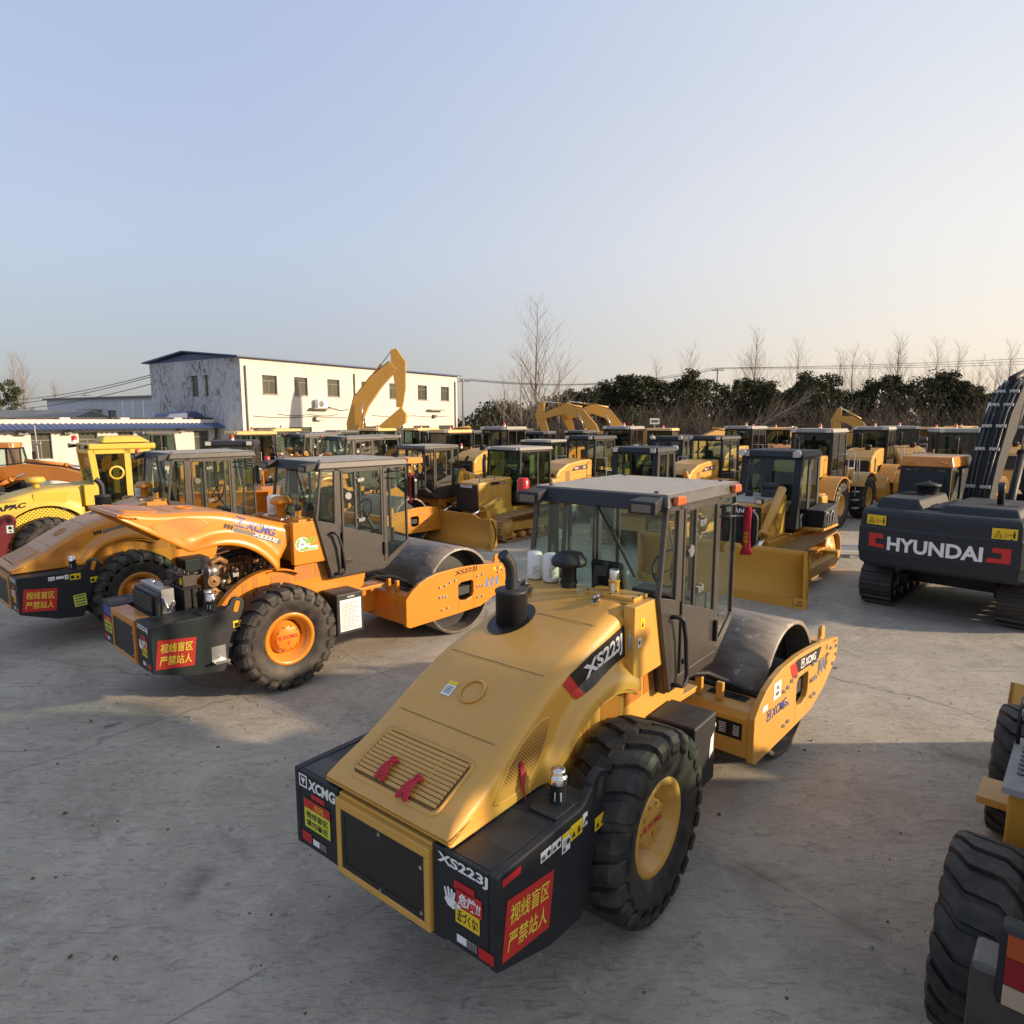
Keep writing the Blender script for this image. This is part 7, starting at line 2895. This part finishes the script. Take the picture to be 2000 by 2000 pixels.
# green shrubs and a palm by the far corner of the building
for i, (u, Y, h_) in enumerate(((920, 62, 3.6), (945, 61, 3.2))):
    t = thing('shrub', ('leafy green shrub by the far corner of the white building', 'second leafy green shrub, further from the white building')[i], 'shrub', (at(u, Y, 2), Y, 0))
    s = MB()
    for k in range(16):
        leaf_cloud(s, r_, (r_.gauss(0, .6), r_.gauss(0, .6), h_ * r_.uniform(.35, .95)), .5, 40, .22)
    s.build('foliage', 'shrub_leaf' if i == 0 else 'evergreen_leaf', t, fix=False)
    s = MB()
    for k in range(5):
        s.tube([(0, 0, 0), (r_.gauss(0, .3), r_.gauss(0, .3), h_ * .7)], [.04, .015], 5)
    s.build('stem', 'twig_bark', t)

# pale picket fence before the brush
pf = thing('picket_fence', 'pale upright picket fence in front of the brown brush', 'fence', (0, 0, 0))
s = MB()
x = at(915, 64, 1)
k = 0
while x < at(1075, 64, 1):
    hgt = 2.55 + .35 * math.sin(k * 1.7)
    s.box(x, x + .10, 64, 64.04, 0, hgt)
    x += .26 + .05 * math.sin(k * 2.3)
    k += 1
s.build('picket', 'white_paint', pf)
s = MB()
for z in (.7, 1.9):
    s.box(at(915, 64, 1), at(1075, 64, 1), 64.04, 64.08, z, z + .08)
s.build('rail', 'grey_metal', pf)

# utility poles and wires
POL = []
for lab, u, v, Y in (('concrete utility pole beside the far corner of the white building', 904, 742, 72), ('concrete utility pole among the evergreen trees', 1402, 722, 84), ('distant small utility pole behind the low pale building', 168, 770, 100)):
    z = topz(v, Y)
    t = thing('utility_pole', lab, 'pole', (at(u, Y, z), Y, 0))
    s = MB()
    s.tube([(0, 0, 0), (0, 0, z)], [.16, .10], 10)
    s.build('post', 'concrete_grey', t)
    s = MB()
    s.box(-.75, .75, -.05, .05, z - .35, z - .23)
    for q in (-.68, -.25, .25, .68):
        s.tube([(q, 0, z - .23), (q, 0, z + .02)], .04, 6)
    s.build('cross_arm', 'grey_metal', t)
    POL.append(Vector((at(u, Y, z), Y, z)))


def wire(label, a, b, sag, rad=.022):
    a, b = Vector(a), Vector(b)
    s = MB()
    s.tube([a + (b - a) * (k / 14) - Vector((0, 0, sag * 4 * (k / 14) * (1 - k / 14))) for k in range(15)], rad, 4)
    o = s.build('power_line', 'wire_black')
    tag(o, label, 'power line', 'overhead power lines')


def pt(u, v, Y):
    z = topz(v, Y)
    return Vector((at(u, Y, z), Y, z))


for k, (dz, dx) in enumerate(((0, -.68), (0, .68), (-.1, -.25))):
    wire('overhead wire from the pole among the evergreens to the right edge', POL[1] + Vector((dx, 0, dz)), pt(2080, 700 + k * 6, 84 + k), .25)
    wire('overhead wire between the pole among the evergreens and the pole by the building', POL[1] + Vector((dx, 0, dz)), POL[0] + Vector((dx, 0, dz)), 1.2)
ew = lambda z: Vector((BA[0], BA[1], 0)) + Matrix.Rotation(FA, 3, 'Z') @ Vector((-.02, BW - .1, z))
for k, (v, z) in enumerate(((782, 7.6), (790, 7.45), (800, 6.9))):
    wire('overhead wire from the weathered end wall to the left edge', ew(z), pt(-60, v, 95 + k), .8, .03)
sgn = thing('notice_board', 'small white notice board on a post before the brush', 'sign', (at(1278, 64, 3), 64, 0))
s = MB()
s.tube([(0, 0, 0), (0, 0, 3.9)], .05, 6)
s.build('post', 'grey_metal', sgn)
s = MB()
s.box(-.45, .45, -.06, -.05, 3.65, 4.2)
s.rect(-.35, 3.78, .35, 4.05, lambda x, y: (x, -.064, y), 1)
s.build('board', ['sign_white', 'stripe_grey'], sgn)

# loose stones and scraps on the concrete: too many to count
gv = MB()
r_ = random.Random(91)
for i in range(1100):
    Y = 2.5 + 20 * r_.random() ** 1.6
    X = r_.uniform(-.8, .8) * (Y + .6)
    s = r_.choice((.006, .008, .012, .012, .02)) * r_.uniform(.7, 1.4)
    pts = []
    for k in range(6):
        a = 2 * PI * k / 6 + r_.uniform(-.3, .3)
        pts.append((X + s * math.cos(a) * r_.uniform(.6, 1.2), Y + s * math.sin(a) * r_.uniform(.6, 1.2)))
    h = s * r_.uniform(.3, .9)
    gv.add([(x, y, -.002) for x, y in pts] + [(X + (x - X) * .6, Y + (y - Y) * .6, h) for x, y in pts], [(k, (k + 1) % 6, 6 + (k + 1) % 6, 6 + k) for k in range(6)] + [tuple(range(6, 12))], r_.choice((0, 0, 1)))
tag(gv.build('gravel', ['concrete_grey', 'dry_leaf'], None), kind='stuff')
# ------------------------------------------------------------------ the machines in the yard
RG = 'single drum road rollers'
r1 = make_roller('mustard yellow road roller nearest the camera with white oil filters on its hood', (.283, 5.8, 0), 51.24, 'mustard_paint', 1, -3.3)
r2 = make_roller('orange road roller with its hood tipped open over the engine', (-4.241, 10.613, 0), 46.46, 'orange_paint', 2, 1.2)
r3 = make_roller('dusty orange road roller with a closed hood beside the lemon yellow one', (-8.02, 13.315, 0), 47.35, 'dusty_orange_paint', 3, 0)
r4 = make_old_roller('lemon yellow older roller with a rounded yellow cab at the left edge', (-12.7, 17.8, 0), 43.6)
r4.scale = (.975,) * 3

# things standing on the near rollers


def on_roller(root, loc):
    return root.matrix_basis @ Vector(loc)


def place_on(root, loc):
    c = Matrix.Rotation(root.rotation_euler.z, 4, 'Z')
    return Vector(root.location) + c @ Vector(loc)


def oil_filter(label, p, rz, h_=.26, r0=.072):
    t = thing('oil_filter', label, 'oil filter', p, rz, 'white spin-on oil filters')
    a = MB()
    a.lathe([(.001, 0), (r0 - .01, 0), (r0, .012), (r0, h_ - .03), (r0 - .012, h_ - .008), (r0 - .03, h_), (.001, h_)], 26)
    a.build('can', 'sign_white', t)
    a = MB()
    for k in range(5):
        y = .06 + k * .018
        w_ = .5 + .25 * (k % 3)
        a.add([((r0 + .001) * math.cos(3.5 + q * w_ / 6), (r0 + .001) * math.sin(3.5 + q * w_ / 6), y) for q in range(7)] + [((r0 + .001) * math.cos(3.5 + q * w_ / 6), (r0 + .001) * math.sin(3.5 + q * w_ / 6), y + .006) for q in range(7)], [(q, q + 1, q + 8, q + 7) for q in range(6)])
    a.build('label', 'stripe_grey', t)
    a = MB()
    a.lathe([(r0 - .012, -.004), (r0 - .004, -.004), (r0 - .004, .0), (r0 - .012, .0)], 20)
    a.build('gasket', 'rubber_hose', t)
    return t


oil_filter('white oil filter on the mustard roller, left of its twin', place_on(r1, (.70, .62, 2.489)), R(51), .29, .078)
oil_filter('white oil filter on the mustard roller, between its twin and the black intake cap', place_on(r1, (.70, .42, 2.489)), R(51), .29, .078)
oil_filter('white plastic can on the open-hooded roller beside its orange intake cap', place_on(r2, (.66, .42, 2.489)), R(46), .34, .12)
oil_filter('white plastic can on the dusty roller beside its intake cap', place_on(r3, (.66, .42, 2.489)), R(46), .26, .12)


def ribbon(label, root, base, dx, seed, ln=.22, wd=.05):
    """red cloth tie hanging from a slot; base and direction in the roller's own frame"""
    q = random.Random(seed)
    a = MB()
    o = Vector(base)
    for s in (-1, 1):
        rings = []
        for k in range(7):
            t = k / 6
            c = Vector((-ln * t * dx[0], s * .012 + ln * t * (dx[1] + s * .10), -ln * t * dx[2] + .028 + .03 * math.sin(PI * t)))
            w_ = wd * (.55 + .45 * t)
            tw = s * .5 * t
            rings.append([c + Vector((0, -w_ / 2, tw * .01)), c + Vector((.0, 0, .012 * math.sin(t * 5))), c + Vector((0, w_ / 2, -tw * .01))])
        a.loft(rings)
    pts = [Vector((.02 * math.cos(k), .028 * math.sin(k), .03 + .012 * math.sin(2 * k))) for k in [i * 2 * PI / 10 for i in range(11)]]
    a.tube(pts, .014, 6, cap=False)
    m = a.build('ribbon', 'red_cloth', None, solid=.004)
    m.location = place_on(root, base)
    m.rotation_euler = (0, 0, root.rotation_euler.z)
    return tag(m, label, 'ribbon', 'red cloth ties on the mustard roller')


za_ = lambda x: smooth(x, HT)
ribbon('red cloth tie on the rear louvres, left of the other', r1, (-1.66, .14, za_(-1.66) + .01), (.75, 0, .38), 1, .20)
ribbon('red cloth tie hanging lowest on the rear louvres', r1, (-1.70, -.16, za_(-1.70) + .01), (.75, .1, .38), 2, .21)
rb = MB()
rb.loft([[(-.02, -.01, .0), (.02, -.012, 0)], [(-.03, -.03, -.08), (.02, -.03, -.08)], [(-.025, -.04, -.18), (.0, -.035, -.18)], [(.0, -.05, -.26), (.01, -.05, -.27)]])
rb.tube([(-.02, -.01, .0), (0, -.02, .02), (.02, -.01, 0)], .012, 6)
ro_ = rb.build('ribbon', 'red_cloth', None, solid=.004)
ro_.location = place_on(r1, (-1.16, -hood_side_y(-1.16, 1.66), 1.66))
ro_.rotation_euler = (0, 0, r1.rotation_euler.z)
tag(ro_, 'red cloth tie hanging from the mesh on the hood side', 'ribbon', 'red cloth ties on the mustard roller')


def clasp(label, root, p):
    t = thing('hood_latch', label, 'latch', place_on(root, p), root.rotation_euler.z + .3, 'silver latches lying on the mustard roller')
    a = MB()
    a.prism(rrect(-.10, -.035, .10, .035, .03, 4), 'z', 0, .008)
    a.build('plate', 'chrome', t)
    a = MB()
    for x in (-.06, -.02, .025, .065):
        a.lathe([(.016, .008), (.014, .026), (.006, .03), (.001, .03)], 8, 'z', (x, .01 if x > 0 else -.008, 0), sm=False)
    a.bar((-.09, -.02, .015), (.09, .0, .02), .018, .012)
    a.build('bolt', 'engine_metal', t)


clasp('silver bolted latch plate on the mustard roller beside the exhaust', r1, (.33, .42, smooth(.33, HT) + .002))
clasp('silver bolted latch plate on the mustard roller behind the filler plate', r1, (.40, -.30, smooth(.40, HT) + .002))
clasp('silver bolted latch plate on the mustard roller at the hood edge behind the white filters', r1, (.42, .57, smooth(.42, HT) + .002))

# big excavator seen from behind on the right
hy = make_excavator('dark excavator on the right, its rear counterweight towards the camera', (10.47, 14.97, 0), 43.7, 'orange_paint', 'boom_black_paint',
                    [(.1, 1.9, .35), (.75, 2.75, .60), (1.65, 3.70, .72), (2.65, 4.32, .74), (3.8, 4.55, .58), (5.6, 4.4, .40)],
                    [(5.3, 5.15, .35), (5.7, 4.5, .62), (6.0, 3.6, .48), (6.3, 1.9, .26)],
                    [(6.0, .15), (6.55, .05), (7.1, .35), (7.25, .95), (6.9, 1.5), (6.35, 1.8)], 'navy_black_paint', 'orange_paint', 'navy_black_paint', 1, 1.06, text=True)
# bulldozers
dz = make_dozer('golden bulldozer with a dark cab, its blade towards the near roller', (7.1, 18.05, 0), -131.5, 'gold_paint', 'navy_black_paint', 'navy_black_paint', 'shantui', 1.04, 2.0, 1.22, .02, nose=.55)
dzc = make_dozer('sand yellow bulldozer with a glazed cab, its wide blade towards the camera', (-.1, 23.93, 0), -133, 'yellow_paint', 'sign_black', 'roof_grey_paint', 'cat', 1.02, 1.86, 1.02, .06)
dz3 = make_dozer('bulldozer with a faceted dark cab, seen behind the mustard roller roof', (at(1268, 22.5), 22.5, 0), 55, 'yellow_paint', 'navy_black_paint', 'navy_black_paint', 'shantui', 1.02)

# wheel loaders: one of each kind, then copies
LG = 'wheel loaders'
la = make_loader('yellow wheel loader with a cream roof and side rails, behind the golden bulldozer', (11.5, 26.1, 0), 46.5, 'yellow_paint', 'roof_grey_paint', rail=True, scale=1.09, badge=None, round_hood=True, glass='dark_glass')
lb = make_loader('yellow wheel loader with a badge on its arched hood, left of the faceted dark cab', (at(1120, 27.5), 27.5, 0), 48, 'yellow_paint', 'black_paint', rail=True, scale=1.0, badge='938', round_hood=True, beacon=False, exhaust=False)
lcn = make_loader('orange wheel loader with a cream roof near the white building, beside the dark roller cabs', (at(512, 38), 38, 0), 50, 'old_orange_paint', 'roof_cream_paint', rail=True, scale=1.04, glass='dark_glass')
ld = make_loader('orange wheel loader with a dark roof near the far end of the white building', (at(898, 40), 40, 0), 55, 'orange_paint', 'charcoal_paint', rail=True, scale=1.0, round_hood=True, beacon=False, glass='dark_glass', badge=None)
lf = make_loader('orange wheel loader facing the camera with a black tilt lever, between two road roller cabs', (at(470, 23.0), 23.0, 0), -75, 'orange_paint', 'black_paint', 'charcoal_paint', lift=16, rail=False, scale=1.0)

dup(lb, 'yellow wheel loader with a badge on its arched hood, right of the faceted dark cab', (at(1365, 27.0), 27.0, 0), R(46))
LS = [(ld, 640, 41, 50, 'orange wheel loader with a dark roof left of the raised excavator boom'),
      (lcn, 712, 39.5, 62, 'orange wheel loader with a cream roof directly below the raised excavator boom'),
      (lcn, 792, 41, 48, 'orange wheel loader with a cream roof right of the raised excavator boom'),
      (ld, 1040, 37, 70, 'orange wheel loader with a dark roof behind the sand yellow bulldozer'),
      (ld, 1118, 40, 60, 'wheel loader half hidden behind the folded excavator arms'),
      (lcn, 1282, 40, 62, 'wheel loader with a cream roof and beacon before the evergreens'),
      (ld, 265, 37, 50, 'dark cabbed wheel loader in front of the blue awning'),
      (lcn, 1800, 47, -88, 'wheel loader facing the camera far behind the dark excavator'),
      (lcn, 1905, 46, -85, 'wheel loader facing the camera, partly behind the dark excavator boom'),
      (la, 1872, 26, 68, 'yellow wheel loader with a wide rear window behind the dark excavator cab'),
      (la, 1690, 33, 50, 'wheel loader with its bucket on the ground right of the railed loader'),
      (ld, 690, 28.5, 48, 'orange wheel loader with lettered hood behind the open-hooded roller cab'),
      (lcn, 1520, 44, 80, 'orange wheel loader with a square cab behind the golden bulldozer'),
      (lcn, 440, 30, 40, 'older wheel loader with a grey framed cab left of the dark roller cabs')]
for src, u, Y, dg, lab in LS:
    dup(src, lab, (at(u, Y), Y, 0), R(dg))

# further rollers
dup(r3, 'road roller with a dark cab far behind, left of its twin', (at(548, 30.5), 30.5, 0), R(50))
dup(r3, 'road roller with a dark cab far behind, right of its twin', (at(622, 26.0), 26.0, 0), R(50))
r7 = dup(r3, 'road roller with a dark windscreen facing the camera behind the wide blade', (at(897, 24.8), 24.8, 0), R(-128), .94)

# excavators in the back rows
ye = make_excavator('yellow excavator with its boom raised high before the white building', (at(690, 51), 51, 0), 2, 'yellow_paint', 'yellow_paint',
                    [(.1, 1.9, .6), (.15, 3.7, 1.0), (.75, 5.4, 1.25), (1.9, 6.9, 1.1), (3.2, 8.1, .8)],
                    [(3.25, 9.3, .45), (3.6, 8.3, 1.1), (3.72, 6.4, .75), (3.6, 5.0, .45)],
                    [(2.0, 3.55), (2.7, 3.35), (3.5, 3.45), (4.05, 3.9), (4.1, 4.5), (3.75, 5.0)], 'sign_black', 'roof_cream_paint')
ce = make_excavator('tan excavator with folded arms in front of the evergreens, right of its twin', (at(1228, 60), 60, 0), 178, 'yellow_paint', 'yellow_paint',
                    [(.1, 1.9, .4), (.9, 3.4, .75), (2.0, 4.6, .9), (3.4, 5.0, .8), (5.6, 4.3, .45)],
                    [(5.4, 5.6, .35), (5.65, 4.6, .72), (5.1, 3.0, .55), (4.6, 1.5, .3)],
                    [(3.4, .25), (4.0, .1), (4.7, .3), (5.0, .9), (4.85, 1.45)])
dup(ce, 'tan excavator with folded arms in front of the evergreens, left of its twin', (at(1178, 58), 58, 0), R(165))
ex3 = make_excavator('tan excavator with its stick upright behind the railed loader', (at(1712, 46), 46, 0), 150, 'yellow_paint', 'yellow_paint',
                     [(.1, 1.9, .4), (.7, 3.4, .7), (1.5, 4.6, .85), (2.3, 5.1, .7), (3.2, 5.2, .4)],
                     [(3.1, 6.1, .35), (3.3, 5.2, .7), (3.2, 3.6, .5), (3.1, 2.1, .3)],
                     [(2.0, .6), (2.5, .4), (3.2, .6), (3.5, 1.2), (3.3, 1.9)], scale=.8)
lo_ = make_excavator('orange excavator at the left edge, its boom lowered behind the lemon roller', (at(-45, 29), 29, 0), 4, 'old_orange_paint', 'old_orange_paint',
                     [(.1, 1.6, .4), (.9, 1.75, .6), (2.2, 1.85, .7), (3.6, 1.75, .6), (5.2, 1.4, .4)],
                     [(4.9, 1.9, .3), (5.3, 1.5, .5), (6.2, 1.2, .45), (7.4, .8, .3)],
                     [(6.6, .15), (7.2, .0), (7.8, .2), (8.0, .7), (7.6, 1.0)])
for i, (u, Y, dg, s_) in enumerate(((938, 50, 20, .62), (1345, 52, 165, .6), (1478, 55, 10, .62))):
    c = dup(ce, ('small yellow excavator with a folded arm by the green shrubs', 'small yellow excavator with a folded arm behind the badged loader', 'small yellow excavator with a folded arm behind the golden bulldozer')[i], (at(u, Y), Y, 0), R(dg), s_)

# the small loader at the right edge, whose shadow lies over the near roller
gd = make_near_loader('small wheel loader at the right edge with its tail lamps towards the camera', (3.9, 3.45, 0), 48.5, 'gold_paint')

# grey steel frame on the ground
pf_ = thing('steel_frame', 'grey steel frame lying on the ground beside the golden bulldozer', 'frame', (at(1678, 19.5, .2), 19.5, 0), R(-4))
a = MB()
for y in (0, .5, 1.0):
    a.box(-1.1, 1.1, y, y + .08, .12, .22)
a.build('bar', 'white_paint', pf_)
a = MB()
for x in (-1.1, -.3, .5, 1.02):
    a.box(x, x + .08, .08, 1.0, .0, .12)
a.build('cross_bar', 'grey_metal', pf_)

# red cloths wrapped round two of the side mirrors
for root, lab, sz in ((r1, 'red lettered strap tied round the side mirror of the mustard roller', 1.0), (r2, 'red strap tied to the side mirror of the open-hooded roller', .6)):
    t = thing('strap', lab, 'strap', place_on(root, (2.62, -.895, 2.91)), root.rotation_euler.z)
    s = MB()
    w_ = .042 * sz
    s.loft([[(-.045, -w_ + .01, .26), (-.045, w_ - .01, .26)], [(-.05, -w_, .20), (-.05, w_, .20)], [(-.052, -w_, 0), (-.052, w_, 0)], [(-.05, -w_ * 1.1, -.20), (-.05, w_ * 1.1, -.20)], [(-.06, -w_ * 1.9, -.27), (-.055, w_ * 1.7, -.285)]])
    s.loft([[(.035, -w_, .22), (.035, w_, .22)], [(.04, -w_, 0), (.04, w_, 0)], [(.035, -w_, -.22), (.035, w_, -.22)]])
    s.tube([(-.05, 0, .21), (-.01, 0, .235), (.03, 0, .21)], .016 * sz, 8)
    s.build('cloth', 'red_cloth', t, solid=.006)
    if sz == 1:
        s = MB()
        f = lambda x, y: (-.0545, .03 - y, -.02 - x)
        s.text('安全第一', f, .17, .05, .005, 0, 0)
        s.build('lettering', 'sign_yellow', t)

# a few more machines that fill the rows
MORE = [(ld, 588, 35, 52, 'orange wheel loader between the dark roller cabs and the white building'),
        (lcn, 845, 34, 50, 'orange wheel loader directly behind the roller that faces the camera'),
        (la, 955, 33, 56, 'yellow wheel loader half hidden behind the sand yellow bulldozer'),
        (ld, 1005, 47, 70, 'far wheel loader before the picket fence'),
        (la, 1195, 35, 55, 'yellow wheel loader behind the faceted dark cab'),
        (lcn, 1232, 50, 75, 'far wheel loader below the small white notice board'),
        (la, 1430, 36, 44, 'yellow wheel loader left of the golden bulldozer cab'),
        (lcn, 1462, 50, 60, 'far wheel loader under the fallen leaning tree'),
        (ld, 1590, 40, 65, 'orange wheel loader close behind the railed yellow loader'),
        (la, 1762, 36, 72, 'yellow wheel loader left behind the dark excavator cab'),
        (lcn, 1850, 55, -85, 'farthest wheel loader facing the camera on the right'),
        (la, 1965, 37, 60, 'yellow wheel loader behind the boom of the dark excavator')]
for src, u, Y, dg, lab in MORE:
    dup(src, lab, (at(u, Y), Y, 0), R(dg))
dup(dzc, 'sand yellow bulldozer in the far row left of the badged loader', (at(1052, 32), 32, 0), R(-120))
dup(dz, 'golden bulldozer in the far row behind the faceted dark cab', (at(1305, 33), 33, 0), R(-125))
dup(la, 'unseen yellow wheel loader added outside the frame to shade the foreground', (8.6, 1.7, 0), R(48))  # out of view, added so its shadow covers the near ground
be = make_excavator('dark cabbed excavator facing left in the far row right of the railed loader', (at(1775, 41), 41, 0), 170, 'yellow_paint', 'yellow_paint',
                    [(.1, 1.9, .4), (.9, 2.6, .7), (2.2, 3.0, .8), (3.6, 2.9, .7), (5.2, 2.4, .4)],
                    [(4.9, 3.1, .3), (5.3, 2.4, .6), (5.1, 1.6, .5), (4.8, .9, .3)],
                    [(3.6, .15), (4.2, .0), (4.8, .2), (5.2, .7), (5.0, 1.0)], 'sign_black', 'sign_black', glass='dark_glass')
dup(be, 'dark cabbed excavator in the far row below the evergreens, left of the badged loader', (at(1338, 44), 44, 0), R(20))
dup(be, 'dark cabbed excavator in the far row before the picket fence', (at(968, 52), 52, 0), R(165))
